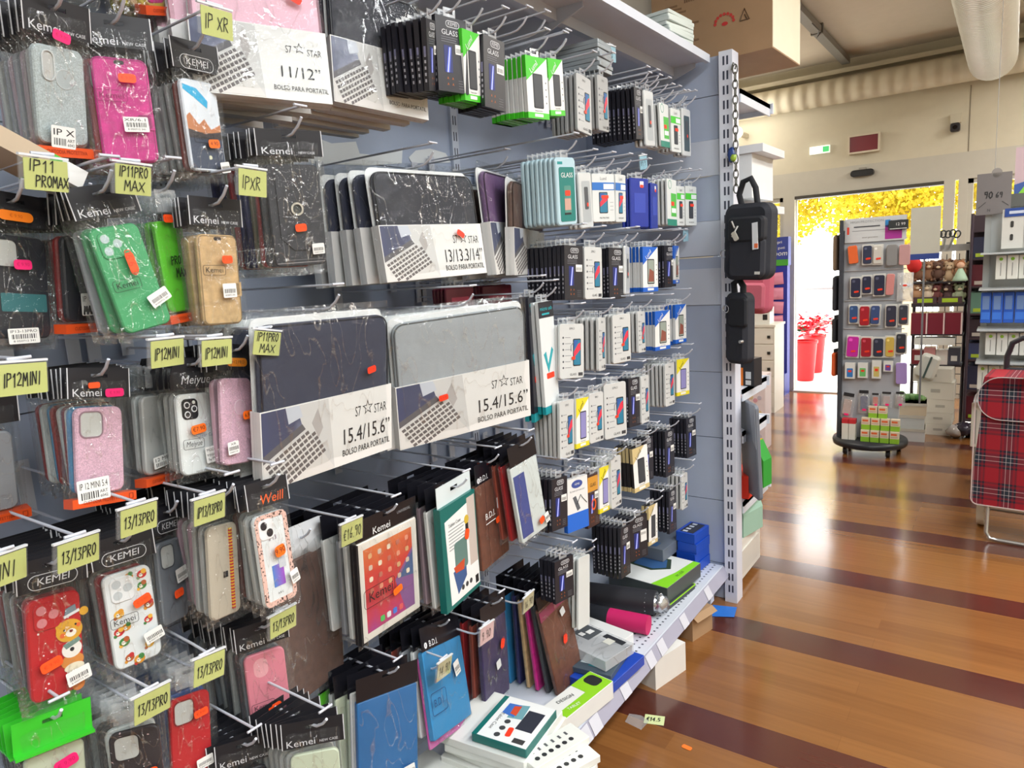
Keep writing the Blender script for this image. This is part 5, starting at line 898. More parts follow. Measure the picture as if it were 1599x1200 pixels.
 ('g_sixth_2', 'glass', (0.4896, 1.7947, 0.7187), (5.7, -1.5, 7.7), 0.0882, 0.1607, 4, 'brown box, third from left in sixth glass row', {'style': 'dark2'}),
 ('g_sixth_3', 'glass', (0.488, 1.8743, 0.7303), (4.2, -1.5, 7.3), 0.0881, 0.1433, 2, 'yellow cornered card, fourth from left in sixth glass row', {'style': 'lyellow'}),
 ('g_sixth_4', 'glass', (0.4899, 1.949, 0.7318), (6.2, -1.3, 6.1), 0.0885, 0.164, 5, 'white card, fifth from left in sixth glass row', {'style': 'epro'}),
 ('g_sixth_5', 'glass', (0.4893, 2.1359, 0.726), (-8.9, -2.2, -0.3), 0.0901, 0.1539, 5, 'gold cornered white box, sixth from left in sixth glass row', {'style': 'lgold'}),
 ('g_sixth_6', 'glass', (0.4889, 2.2025, 0.7424), (3.8, -2.0, 7.1), 0.0887, 0.1521, 3, 'black box, seventh from left in sixth glass row', {'style': 'dark'}),
 ('g_sixth_7', 'glass', (0.4907, 2.3856, 0.718), (1.3, -1.8, 5.2), 0.0895, 0.1716, 6, 'black box, eighth from left in sixth glass row', {'style': 'dark'}),
 ('g_sixth_8', 'glass', (0.4897, 2.6064, 0.727), (-2.9, -1.7, 3.6), 0.0899, 0.1585, 5, 'black box, ninth from left in sixth glass row', {'style': 'dark'}),
 ('g_lowest_0', 'glass', (0.4854, 1.6114, 0.5361), (-7.9, -0.4, 2.8), 0.0846, 0.1249, 4, 'black box, first from left in lowest glass row', {'style': 'dark'}),
 ('g_lowest_1', 'glass', (0.4901, 1.9963, 0.4772), (6.4, -2.4, 9.6), 0.0882, 0.1665, 7, 'black box, second from left in lowest glass row', {'style': 'dark'}),
 ('g_lowest_2', 'glass', (0.4893, 2.1014, 0.4866), (-15.5, -1.4, 1.6), 0.0913, 0.1524, 5, 'black box with white sticker, third from left in lowest glass row', {'style': 'dark3'}),
 ('g_lowest_3', 'glass', (0.4878, 2.2248, 0.4924), (3.5, -2.0, 8.5), 0.088, 0.1422, 2, 'gold cornered white box, fourth from left in lowest glass row', {'style': 'lgold'}),
 ('g_lowest_4', 'glass', (0.4898, 2.4015, 0.4856), (5.1, -2.2, 8.0), 0.0887, 0.1618, 5, 'black box, fifth from left in lowest glass row', {'style': 'dark'}),
 ('g_lowest_5', 'glass', (0.4878, 2.5306, 0.525), (7.4, -1.8, 9.2), 0.0885, 0.1407, 4, 'white card, sixth from left in lowest glass row', {'style': 'epro'}),
 ('L1', 'label', (0.4539, 0.7142, 1.8433), (8.9, 9.5, -3.3), 0.0616, 0.0415, 1, 'yellow label reading IP XR against the pink sleeve', {'text': 'IP XR', 'c': 'y'}),
 ('L2', 'label', (0.4505, 0.4326, 1.5903), (16.7, 8.8, -0.2), 0.0621, 0.0401, 1, 'yellow label reading IP11 PRO MAX above black teal-strip pack', {'text': 'IP11/PROMAX', 'c': 'y'}),
 ('L3', 'label', (0.456, 0.5444, 1.5906), (16.6, 10.9, -0.5), 0.0626, 0.0414, 1, 'yellow label reading IP11 PRO MAX under magenta wallet pack', {'text': 'IP11PRO/MAX', 'c': 'y'}),
 ('L4', 'label', (0.46, 0.741, 1.5979), (11.5, 7.9, 0.2), 0.0628, 0.0426, 1, 'yellow label reading IP XR against charcoal ring pack', {'text': 'IPXR', 'c': 'y'}),
 ('L5', 'label', (0.4537, 0.364, 1.3276), (13.4, 3.6, 4.2), 0.0627, 0.0407, 1, 'yellow label reading IP12 MINI at the left picture edge', {'text': 'IP12MINI', 'c': 'y'}),
 ('L6', 'label', (0.455, 0.5589, 1.3356), (16.3, 6.4, 2.0), 0.0633, 0.0407, 1, 'yellow label reading IP12 MINI, left one of the close pair', {'text': 'IP12MINI', 'c': 'y'}),
 ('L7', 'label', (0.4575, 0.6385, 1.326), (13.4, 5.4, 3.4), 0.0632, 0.0415, 1, 'yellow label reading IP12 MINI above white triple-camera case', {'text': 'IP12MINI', 'c': 'y'}),
 ('L8', 'label', (0.4543, 0.7358, 1.3292), (10.6, 6.8, 9.8), 0.0627, 0.0409, 1, 'yellow label reading IP11 PRO MAX against navy sleeve', {'text': 'IP11PRO/MAX', 'c': 'y'}),
 ('L9', 'label', (0.456, 0.4797, 1.0965), (14.3, 5.7, 4.5), 0.0631, 0.0411, 1, 'yellow label reading 13/13PRO above festive case pack', {'text': '13/13PRO', 'c': 'y'}),
 ('L10', 'label', (0.4577, 0.5901, 1.0765), (12.1, 5.6, 4.6), 0.0631, 0.0417, 1, 'yellow label reading IP13/13PRO above the corded case pack', {'text': 'IP13/13PRO', 'c': 'y'}),
 ('L11', 'label', (0.451, 0.3946, 1.0748), (14.3, 6.7, 4.4), 0.0621, 0.0402, 1, 'yellow label reading 13/13PRO above red bear case pack', {'text': '13/13PRO', 'c': 'y'}),
 ('L12', 'label', (0.4476, 0.309, 1.0842), (25.1, 4.3, 5.9), 0.0613, 0.0398, 1, 'yellow label ending in MINI cut by left picture edge', {'text': 'MINI', 'c': 'y'}),
 ('L13', 'label', (0.4583, 0.5522, 0.8167), (11.5, 1.0, 11.3), 0.0616, 0.0429, 1, 'yellow label reading 13/13PRO left of rose pink pack', {'text': '13/13PRO', 'c': 'y'}),
 ('L14', 'label', (0.4502, 0.46, 0.8038), (7.9, 3.4, 6.2), 0.06, 0.0414, 1, 'yellow label reading 13/13PRO over bright red case', {'text': '13/13PRO', 'c': 'y'}),
 ('L15', 'label', (0.451, 0.703, 0.8245), (7.3, 5.0, 3.2), 0.0617, 0.0405, 1, 'yellow label reading 13/13PRO over the rose pink pack', {'text': '13/13PRO', 'c': 'y'}),
 ('L16', 'label', (0.4641, 0.8709, 0.9391), (9.3, 3.7, 4.0), 0.0636, 0.0433, 1, 'yellow label reading 16.90 beside the red-screen tablet pack', {'text': '€16.90', 'c': 'y'}),
 ('L17', 'label', (0.4586, 1.1061, 0.5178), (9.6, 6.1, 10.2), 0.0627, 0.0422, 1, 'faded yellow label over the sky blue tablet cover', {'text': '14.90', 'c': 'p'}),
 ('L18', 'label', (0.4632, 1.4557, 0.5288), (8.4, 5.0, 4.3), 0.0634, 0.0432, 1, 'faded yellow label beside the chestnut tablet folio', {'text': '16.90', 'c': 'p'}),
 ('L19', 'label', (0.4644, 1.2656, 0.5301), (5.9, 3.0, 7.0), 0.0633, 0.0437, 1, 'pink label over the purple tablet cover', {'text': '9.90', 'c': 'k'}),
 ('L20', 'label', (0.4631, 1.6668, 0.5276), (5.0, 6.0, 4.3), 0.0637, 0.043, 1, 'faded yellow label above the chestnut folio', {'text': '9.90', 'c': 'p'}),
 ('L21', 'label', (0.4634, 2.0746, 2.0656), (3.1, 2.8, -5.6), 0.0636, 0.0431, 1, 'pale blue label on top glass row hook', {'text': '€10', 'c': 'b'}),
 ('L22', 'label', (0.4656, 2.7913, 2.0485), (1.4, 1.7, -9.4), 0.064, 0.0436, 1, 'pale blue label beside slotted post in top glass row', {'text': '€9', 'c': 'b'}),
 ('L23', 'label', (0.4639, 2.2848, 1.7592), (2.6, 1.7, -8.6), 0.064, 0.043, 1, 'pale blue label on second glass row hook', {'text': '€9.9', 'c': 'b'}),
 ('L24', 'label', (0.4617, 2.6617, 1.5162), (4.4, 0.9, -2.2), 0.0639, 0.0424, 1, 'pale blue label on third glass row hook', {'text': '€7', 'c': 'b'}),
]
for (id_, kind, loc, ypr, w_, h_, n_, s_, o_) in ITEMS:
    random.seed(id_)
    BUILD[kind](id_, loc, ypr, w_, h_, n_, s_, o_)
    if kind == 'label': LABELS.append((loc, h_, s_))

# ------------------------------------------------------------------ hooks
WIRE = M((206, 210, 220), .3); 
def hook(y, z, xf, label, group=None, arm=None, xa=None, prong=True):
    """double wire hook: product prong with upturned tip and a straight label arm with a small cross bar"""
    t = thing('wall_hook', label, 'hook', (0, y, z), None, group)
    az = (arm[1] - z) if arm else .046; ay = (arm[0] - y) if arm else 0.0; xa = xa or xf + .042
    MB().box(.0125, .0165, -.012, .012, -.015, az + .012, WIRE).build('back_plate', t)
    if prong:
        MB().tube([(.016, 0, 0), (xf - .01, 0, 0), (xf + .012, 0, .003), (xf + .03, 0, .014), (xf + .042, 0, .027)], .0026, WIRE, 7).build('product_prong', t)
    MB().tube([(.016, 0, az), (xa - .05, ay * .8, az), (xa, ay, az)], .0024, WIRE, 7).tube([(xa, ay - .014, az + .001), (xa, ay + .014, az + .001)], .0024, WIRE, 7).build('label_arm', t)
used = set()
for (y, z, x, s_, n_) in HOOKS:
    best = None
    for k, (lc, lh, ls) in enumerate(LABELS):
        d = abs(lc[1] - y) + abs(lc[2] + lh / 2 + .005 - (z + .046))
        if k not in used and d < .075 and (best is None or d < best[0]): best = (d, k)
    arm = None; xa = None
    if best:
        used.add(best[1]); lc, lh, _ = LABELS[best[1]]; arm = (lc[1], lc[2] + lh / 2 + .0064); xa = lc[0]
    hook(y, z, x, 'wire hook carrying the ' + s_, None, arm, xa)
for k, (lc, lh, ls) in enumerate(LABELS):
    if k not in used: hook(lc[1], lc[2] + lh / 2 - .036, lc[0] - .05, 'wire hook holding the ' + ls, None, (lc[1], lc[2] + lh / 2 + .0064), lc[0])
for k, (y, z, x) in enumerate([(1.517, 2.047, 0.53), (1.599, 2.058, 0.53), (1.7, 2.036, 0.53), (2.21, 2.023, 0.53), (2.297, 2.031, 0.53), (2.372, 2.036, 0.53), (2.462, 2.024, 0.53), (2.547, 2.023, 0.53)]):
    hook(y, z - .046, x - .05, 'empty white wire hook under the canopy in the top row', 'empty hooks of the top row', None, x)

# ------------------------------------------------------------------ a carton tilted on the second row of hooks
t = thing('slim_carton', 'beige slim carton with white green-edged end tilted on hooks, upper left', 'box', (.405, .495, 1.582), (0, -28, 0), None, face='Y')
MB().box(-.09, 0, -.16, 0, 0, .026, M((190, 170, 144), .5)).build('box', t); MB().box(-.0905, .0006, -.034, .0006, -.0005, .0265, M((226, 228, 226), .5)).box(-.091, .0008, -.048, -.034, -.0006, .0267, M((80, 180, 60), .5)).build('end_band', t)
# ------------------------------------------------------------------ things lying on the base shelf
def lying(name, label, cat, x, y, z, w, d, h, yaw, m, group=None, prints=None, rounded=0):
    """flat box lying on its back: w along its own x, d along y, h thick; prints(q) draws on the top in x,z -> x,y"""
    t = thing(name, label, cat, (x, y, z), (yaw, 0, 0), group, face='Y')
    b = MB(); b.T = Matrix.Rotation(-PI / 2, 4, 'X') @ Matrix.Translation((0, -h, 0))
    b.slab(0, 0, w, d, rounded or .003, 0, h, m, .001); b.build('box' if name.endswith('box') else 'body', t)
    if prints:
        q = MB(); q.T = Matrix.Rotation(-PI / 2, 4, 'X') @ Matrix.Translation((0, -h - .0005, 0)); prints(q); q.build('box_print', t)
    return t
WB = M((226, 228, 222), .45)
SZ = .157
def icons(q, w, d):
    for k in range(6): q.disc(-w * .3 + k * w * .11, -d * .1, .0065, 0, .0003, (40, 42, 46), 10); q.ring(-w * .3 + k * w * .11, -d * .1, .008, .008, .003, .0014, -.0003, 0, (220, 220, 220))
    for k in range(5): q.box(-w * .3 + k * w * .13, -w * .3 + k * w * .13 + .012, 0, .0003, -d * .3, -d * .27, (90, 92, 96))
    q.text('TABLET CASE', 0, d * .22, .018, 0, (80, 84, 90))
def tealprint(q, w=.24, d=.2):
    q.box(-w * .49, w * .49, 0, .0004, -d * .40, d * .49, (232, 234, 232)); q.prism([(-w * .3, d * .4), (w * .16, d * .4), (w * .16, d * .1), (-w * .3, d * .1)], -.0004, 0, (44, 48, 60)); q.prism([(-w * .4, d * .06), (-w * .06, d * .1), (-w * .02, -d * .16), (-w * .34, -d * .2)], -.0006, 0, (110, 160, 170)); q.prism([(-w * .36, -d * .08), (-w * .06, -d * .06), (-w * .1, -d * .3), (-w * .34, -d * .3)], -.0009, 0, (60, 110, 190)); q.prism([(-w * .34, -d * .06), (-w * .1, -d * .04), (-w * .12, -d * .16), (-w * .3, -d * .18)], -.0012, 0, (206, 76, 46))
    for k in range(3): q.disc(w * .06 + k * .026, -d * .1, .008, -.0004, 0, (60, 64, 66), 12)
    q.text('Tablet Case', w * .1, -d * .28, .014, -.0004, INK); q.rr(w * .26, d * .06, .034, .014, .005, -.0006, 0, RED, 8); q.box(w * .34, w * .44, -.0004, 0, d * .2, d * .4, (60, 60, 60))
for k in range(7):
    lying('tablet_case_box', 'white tablet case box in the low stack under the teal one', 'box', .505 + .004 * (k % 3), 1.25 + .006 * ((k * 5) % 3), SZ + .0215 * k, .24, .21, .021, 4 + (k * 7) % 9 - 4, WB, 'white boxes under the teal box')
lying('tablet_case_box', 'teal and white tablet box lying on top of the white boxes', 'box', .55, 1.245, SZ + .1515, .165, .15, .022, -84, M((16, 106, 100), .35), None, lambda q: tealprint(q, .165, .15))
for k in range(6):
    lying('tablet_case_box', 'white flat box in the stack overhanging the shelf edge', 'box', .69 - .006 * ((k * 3) % 4), 1.17 + .008 * ((k * 5) % 4), SZ + .0175 * k, .15, .24, .017, -3 + (k * 5) % 8, WB, 'white boxes overhanging the edge', (lambda q: (q.prism([(-.06, .05), (.02, .07), (.04, .0), (-.05, -.02)], 0, .0003, (40, 150, 150)), q.prism([(-.05, .04), (.0, .05), (.01, .0), (-.04, -.01)], -.0004, 0, (190, 90, 60)), q.text('TABLET', .0, -.09, .016, 0, INK))) if k == 5 else None)
lying('tablet_case_box', 'small white box with a row of black icons, right one of two', 'box', .690, 1.235, SZ + .1055, .075, .17, .018, -22, WB, None, lambda q: icons(q, .17, .075) if False else [(q.disc(.012, -.06 + .021 * j, .0065, 0, .0003, (40, 42, 46), 10), q.box(-.018, -.006, 0, .0003, -.06 + .021 * j, -.054 + .021 * j, (90, 92, 96))) for j in range(6)])
lying('tablet_case_box', 'small white box with a row of black icons, left one of two', 'box', .655, 1.255, SZ + .124, .07, .17, .018, -18, WB, None, lambda q: [(q.disc(.012, -.06 + .021 * j, .0065, 0, .0003, (40, 42, 46), 10), q.box(-.018, -.006, 0, .0003, -.06 + .021 * j, -.054 + .021 * j, (90, 92, 96))) for j in range(6)])
for k in range(4):
    lying('tablet_case_box', ('white box printed GLASS with blue tablet picture, bottom of picture' if k == 3 else 'white box below the one printed GLASS'), 'box', .45, 1.025 + .004 * k, SZ + .018 * k, .26, .22, .0175, -6 + 3 * (k % 3), WB, None if k == 3 else 'white boxes below the GLASS box',
          lambda q: (q.text('GLASS', -.05, .03, .034, 0, (30, 44, 110)), q.prism([(.02, .07), (.09, .05), (.07, -.04), (.0, -.02)], 0, .0003, (80, 150, 180)), q.prism([(.02, .05), (.05, .045), (.03, -.03), (.0, -.02)], -.0004, 0, (60, 120, 60)), q.rr(.03, -.035, .03, .014, .004, -.0008, 0, RED), q.text('TABLET', .02, -.08, .02, 0, INK)))
lying('gadget_box', 'white and lime green box with black gadget picture near shelf edge', 'box', .535, 1.56, SZ, .085, .25, .055, -8, M((228, 230, 226), .4), None,
      lambda q: (q.box(-.042, .042, 0, .0003, .03, .122, (140, 204, 30)), q.box(.012, .042, -.0002, .0003, -.12, .05, (140, 204, 30)), q.rr(-.006, .09, .05, .044, .014, -.0008, 0, (30, 32, 34)), q.text('DESIGN', -.014, -.03, .018, -.0006, (60, 64, 64), 80), q.text('SAMSUND'[:0] + 'TABLET', .026, -.04, .014, -.0006, WHITE, 80)))
lying('flat_box', 'deep blue flat box under the clear plastic case', 'box', .525, 1.775, SZ, .13, .23, .032, -5, M((30, 70, 176), .4), None, lambda q: (q.ring(.02, -.07, .05, .05, .025, .004, 0, .0003, (120, 160, 220)), q.text('A', .02, -.07, .03, 0, (120, 160, 220))))
lying('blister_pack', 'dark blister pack lying between blue box and clear case', 'pack', .500, 1.79, SZ + .033, .13, .19, .018, 6, M((70, 84, 96), .3), None, lambda q: (q.box(-.05, .02, 0, .0003, -.06, .0, (200, 214, 220)), q.box(-.02, .04, -.0003, 0, -.07, -.02, (30, 120, 130))))
t = lying('clear_case', 'clear hard plastic case with silver stickers on the base shelf', 'plastic case', .47, 1.80, SZ + .053, .20, .14, .034, -12, FILM(.35, .4, 14.0), None, lambda q: (q.box(-.09, -.02, 0, .0004, -.01, .06, (76, 80, 84)), q.box(-.06, -.04, -.0003, 0, .02, .045, (226, 226, 224)), q.box(-.07, -.05, -.0003, 0, -.005, .012, (226, 226, 224)), q.box(.0, .08, 0, .0004, .035, .058, (40, 42, 48)), q.box(.02, .05, -.0004, 0, .01, .04, (206, 206, 196))))
lying('white_insert_box', 'white box directly behind the clear plastic case', 'box', .42, 1.935, SZ, .19, .10, .045, -8, M((224, 226, 224), .45))
def roll(name, label, p0, p1, r, c, bands, foil=None):
    t = thing(name, label, 'mat roll', p0); d = Vector(p1) - Vector(p0); b = MB()
    b.tube([(0, 0, 0), tuple(d * .5), tuple(d)], r, M(c, .6), 24); b.build('rolled_mat', t)
    for a, e, cc in bands:
        MB().tube([tuple(d * a), tuple(d * e)], r + .0012, M(cc, .4), 24).build('sleeve_band', t)
    if foil:
        f = MB(); rnd = random.Random(4); n = 9; f.tube([tuple(d * (.86 + .22 * k / n)) for k in range(n + 1)], [r * (1.02 if k < 4 else 1.02 - .09 * (k - 3)) * (1 + .14 * (rnd.random() - .5)) for k in range(n + 1)], M((196, 200, 204), .22, .8), 16); f.ball(tuple(d * 1.03), r * .78, M((196, 200, 204), .22, .8), (1.1, 1, 1), 14, 9, .45); f.build('foil_end', t)
    return t
roll('mat_roll', 'magenta rolled mat with black band lying on the base shelf', (.16, 2.02, SZ + .034), (.535, 2.06, SZ + .034), .033, (196, 24, 96), [(.38, .62, (36, 38, 44))])
roll('mat_roll', 'dark rolled mat with crumpled silver foil end', (.16, 2.13, SZ + .045), (.50, 2.20, SZ + .045), .044, (38, 38, 44), [], True)
lying('graphic_pad', 'dark grey pad with lime edge under the tablet box', 'tablet', .44, 2.37, SZ, .20, .23, .014, -6, M((54, 60, 64), .5), None, lambda q: q.ring(0, 0, .2, .23, .012, .006, 0, .0003, (150, 210, 40)), .02)
lying('drawing_tablet_box', 'white and green drawing tablet box lying near the shelf end', 'box', .40, 2.42, SZ + .015, .26, .27, .058, -6, M((74, 80, 82), .45), None,
      lambda q: (q.box(-.128, .128, 0, .0004, -.133, .133, (226, 229, 226)), q.prism([(-.12, .08), (.02, .1), (.06, .02), (.0, -.03), (-.11, -.02)], -.0004, 0, (40, 60, 44)), q.prism([(-.1, .07), (.01, .085), (.04, .02), (-.0, -.015), (-.09, -.01)], -.0008, 0, (50, 90, 140)), q.prism([(.06, -.133), (.128, -.133), (.128, .133), (.1, .133), (.09, .0)], -.0004, 0, (134, 214, 30)), q.text('PK-320', .11, 0, .018, -.0008, (30, 60, 20), 90)))
lying('large_flat_box', 'grey flat box with blue picture against the end panel', 'box', .25, 2.60, SZ + .075, .34, .22, .05, -4, M((104, 112, 124), .5), None, lambda q: (q.box(.02, .13, 0, .0004, -.09, -.05, (60, 100, 150)), q.box(-.04, .1, 0, .0004, -.02, .0, (160, 168, 180)), q.box(.0, .07, 0, .0004, -.105, -.092, (206, 190, 200))))
lying('large_flat_box', 'plain grey box under the one with blue picture', 'box', .24, 2.62, SZ, .30, .18, .073, 0, M((92, 98, 108), .5))
for k in range(4):
    lying('blue_box', ['blue box at the bottom of the four by the slotted post', 'blue box, second from bottom of the four by the slotted post', 'blue box, third from bottom of the four by the slotted post', 'blue box with black top print, topmost by the slotted post'][k], 'box', .472 - .004 * (k % 2), 2.655, SZ + .042 * k, .085, .13, .041, -4 - 2 * (k % 2), M((24, 74, 186), .35), 'blue boxes by the post', (lambda q: (q.box(-.03, .03, 0, .0004, -.055, .055, (40, 44, 60)), [q.box(-.02, .0, -.0004, 0, -.05 + .028 * j, -.036 + .028 * j, (200, 206, 220)) for j in range(4)])) if k == 3 else None)

# ------------------------------------------------------------------ canopy and overhead things
def upright_box(name, label, cat, x, y, z, w, d, h, yaw, m, group=None):
    t = thing(name, label, cat, (x, y, z), (yaw, 0, 0), group, face='Y'); MB().box(-w / 2, w / 2, -d / 2, d / 2, 0, h, m).build('body', t); return t
CARD = M((164, 132, 98), .75, 0, 0, .08)
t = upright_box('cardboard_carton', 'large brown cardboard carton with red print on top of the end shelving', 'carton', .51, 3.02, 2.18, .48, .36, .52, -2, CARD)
q = MB(); Y = -.1812
for r_ in range(4):
    for k in range(3): q.box(-.18 + (k % 2) * .07 * (r_ > 1), -.13 + k * .018 + (k % 2) * .07 * (r_ > 1), Y, Y + .001, .30 - r_ * .065 - k * .014, .307 - r_ * .065 - k * .014, (130, 100, 70))
for k in range(10): q.box(-.1 + k * .009, -.095 + k * .009, Y, Y + .001, .24, .29, (120, 92, 66))
for k in range(9): a = PI * k / 8; q.disc(.06 + .036 * math.cos(a), .13 + .03 * math.sin(a), .006, Y, Y + .001, (190, 60, 54), 8)
q.disc(.062, .125, .012, Y, Y + .001, (190, 50, 50), 12, .6)
q.tube([(.12, Y, .12), (.138, Y, .16), (.156, Y, .12), (.12, Y, .12)], .0022, (90, 70, 50), 5); q.tube([(.138, Y, .14), (.15, Y, .118)], .002, (90, 70, 50), 5)
q.build('lettering', t); MB().box(.2402, .2412, -.178, .178, .004, .516, M((228, 218, 192), .6)).build('painted_lit_side', t)  # cream sheet on the right face: lamp light on brown card, painted as colour
upright_box('cardboard_carton', 'cream carton half hidden behind the large brown one', 'carton', .10, 3.08, 2.18, .26, .34, .46, 2, M((222, 214, 196), .7))
for k in range(9):
    lying('white_pack', 'thin white pack in the stack on the canopy by the carton', 'pack', .46 - .003 * (k % 3), 2.55 + .004 * ((k * 5) % 3), 2.1725 + .0125 * k, .10, .19, .012, -8 + (k * 3) % 5, M((208, 218, 212), .4), 'white packs stacked on the canopy', None, .006)
for k in range(7):
    lying('clear_case', 'clear case in the stack laid across the top row hooks', 'plastic case', .40 + .004 * (k % 2), 1.985 + .004 * ((k * 3) % 3), 1.992 + .0125 * k, .17, .10, .0115, 2 + (k * 3) % 5, M((150, 158, 162), .25), 'clear cases laid on the hooks', None, .004)

# ------------------------------------------------------------------ chain, bags and the end shelving goods
t = thing('hanging_chain', 'dull steel chain hanging beside the slotted post', 'chain', (.645, YE - .03, 0)); c = MB(); CH = M((96, 96, 88), .4, .7)
for k in range(17):
    z = 2.10 - k * .0265; a = k % 2; P = []
    for j in range(13): an = 2 * PI * j / 12; P.append(((.0085 * math.cos(an)) * (1 - a), (.0085 * math.cos(an)) * a, z + .017 * math.sin(an)))
    c.tube(P, .0024, CH, 6, False)
c.tube([(-.014, 0, 2.10), (-.006, 0, 2.125), (.004, 0, 2.115), (.0, 0, 2.1)], .003, CH, 6); c.build('links', t)
t = thing('key_charm', 'small blue and green charm on the chain', 'charm', (.632, YE - .035, 1.80)); MB().ball((0, 0, 0), .020, M((40, 66, 130), .3), (.8, .5, 1.3), noise=.3).build('blue_bead', t); MB().ball((.006, -.004, -.012), .013, M((150, 180, 60), .3), (1, .6, 1.1), noise=.3).build('green_bead', t)
BAGC = FABRIC((38, 40, 48)); BAGD = FABRIC((28, 30, 36))
def soft(mb, cx, cz, w, h, r, y0, y1, m, ch): mb.slab(cx, cz, w, h, r, y0, y1, m, ch, 8)
t = thing('shoulder_bag', 'black fabric bag with white tag hanging on the chain', 'bag', (.715, 2.63, 1.475), (-14, 0, 2), None, face='Y')
b = MB(); soft(b, 0, 0, .185, .275, .04, -.03, .045, BAGC, .016); b.build('bag_body', t)
b = MB(); soft(b, .015, -.055, .14, .15, .025, -.052, -.02, BAGC, .010); b.build('front_pocket', t); b = MB(); soft(b, .015, .045, .145, .09, .02, -.060, -.022, BAGD, .008); b.build('pocket_flap', t)
MB().tube([(-.03, 0, .12), (-.045, 0, .17), (-.03, 0, .215), (-.0, 0, .225), (.02, 0, .19), (.03, 0, .13)], .011, BAGD, 8).build('carry_handle', t)
MB().prism([(.045, .065), (.066, .068), (.072, -.025), (.05, -.028)], -.0625, -.0605, (222, 226, 228)).rr(.064, -.014, .014, .016, .002, -.063, -.0625, (236, 120, 70)).build('white_tag', t)
MB().tube([(-.035, -.062, .075), (-.02, -.066, .05), (-.008, -.066, .058), (-.03, -.066, .02)], .003, M((206, 204, 196), .6), 6).rr(-.018, .022, .018, .034, .006, -.069, -.064, (196, 192, 178), 30).build('string_tag', t)
MB().tube([(-.093 + .014 * math.cos(a), -.02, -.04 + .014 * math.sin(a)) for a in [2 * PI * k / 12 for k in range(13)]], .0025, M((196, 198, 200), .25, .9), 6).build('ring', t); MB().box(.055, .075, -.0535, -.052, -.115, -.105, (206, 206, 200)).build('logo_patch', t)
t = thing('shoulder_bag', 'narrow black bag with flap hanging below the larger one', 'bag', (.665, 2.66, 1.165), (-24, 0, 1), None, face='Y')
b = MB(); soft(b, 0, -.01, .105, .27, .03, -.025, .04, BAGC, .014); b.build('bag_body', t); b = MB(); soft(b, .02, .055, .085, .11, .015, -.036, -.015, BAGD, .006); b.build('flap', t)
MB().tube([(-.02, 0, .12), (-.025, 0, .16), (0, 0, .175), (.02, 0, .15), (.02, 0, .12)], .012, BAGD, 8).build('carry_handle', t)
MB().tube([(-.036 + .014 * math.cos(a), -.03, .065 + .014 * math.sin(a)) for a in [2 * PI * k / 12 for k in range(13)]], .0025, M((206, 208, 208), .25, .9), 6).build('ring', t); MB().disc(.04, -.055, .006, -.04, -.025, M((190, 190, 190), .3, .8)).build('snap', t)
t = thing('laptop_sleeve', 'slim grey sleeve hanging on the side of the end shelving', 'laptop sleeve', (.662, YE + .075, .645), (-52, 3, 1), None, face='Y'); MB().slab(0, 0, .17, .40, .02, -.008, .010, M((116, 122, 132), .5), .004).build('sleeve_body', t); MB().prism([(.03, .2), (.085, .2), (.085, .02), (.05, .05)], -.0095, -.008, (150, 156, 164)).build('pocket_edge', t)
t = thing('accessory_box', 'black and orange accessory box on upper shelf of end shelving', 'box', (.640, 2.90, .894), (-14, 0, 0), None, face='Y'); MB().box(-.045, .03, -.03, .03, 0, .115, M((34, 34, 38), .4)).build('box', t); MB().box(-.047, -.02, -.031, .031, .0, .075, M((232, 124, 30), .4)).build('orange_panel', t); MB().box(-.008, .016, -.0315, -.030, .03, .06, (200, 206, 210)).box(-.008, .016, -.0315, -.030, .005, .024, (206, 206, 204)).build('stickers', t)
t = thing('green_carton', 'green and yellow carton behind the hanging grey sleeve', 'carton', (.615, 3.04, .419), (-10, 0, 0), None, face='Y'); MB().prism([(-.04, 0), (.05, 0), (.05, .12), (.01, .2), (-.04, .2)], -.03, .05, M((46, 150, 54), .5)).build('carton_body', t); MB().box(-.0405, .0105, -.0305, .0505, .15, .201, M((196, 166, 40), .5)).build('yellow_top', t)
t = thing('red_carton', 'bright red carton low on the end shelving', 'carton', (.598, 2.955, .421), (0, 0, 0), None, face='Y'); MB().box(-.05, .05, -.13, .03, 0, .10, M((214, 52, 34), .5)).build('carton_body', t)
t = thing('mint_bag', 'mint green carton bag standing on the end shelving base', 'gift bag', (.575, 3.04, .211), (-12, 0, 0), None, face='Y'); MB().prism([(-.05, 0), (.05, 0), (.05, .10), (.03, .155), (-.03, .155), (-.05, .10)], -.12, .05, M((150, 186, 168), .5)).build('carton_body', t); q = MB(); q.box(-.02, .03, -.1205, -.12, .07, .074, (100, 140, 124)); q.box(-.02, .02, -.1205, -.12, .03, .034, (100, 140, 124)); q.build('print', t)
for k, (z, h, lb) in enumerate(((1.62, .20, 'upper white carton standing behind the chain'), (1.35, .24, 'lower white carton mostly hidden behind the black bag'))):
    t = thing('white_carton', lb, 'carton', (.60, 3.05, z), (0, 0, 0), None, face='Y'); MB().box(-.08, .055, -.18, .12, .03, h, M((222, 224, 224), .5)).build('carton_body', t); MB().box(-.08, .10, -.19, .13, h, h + .03, M((216, 218, 220), .5)).build('lid', t); MB().box(-.1, -.08, -.19, .13, h - .3 if k else -.02, h, PM2).build('support', t)
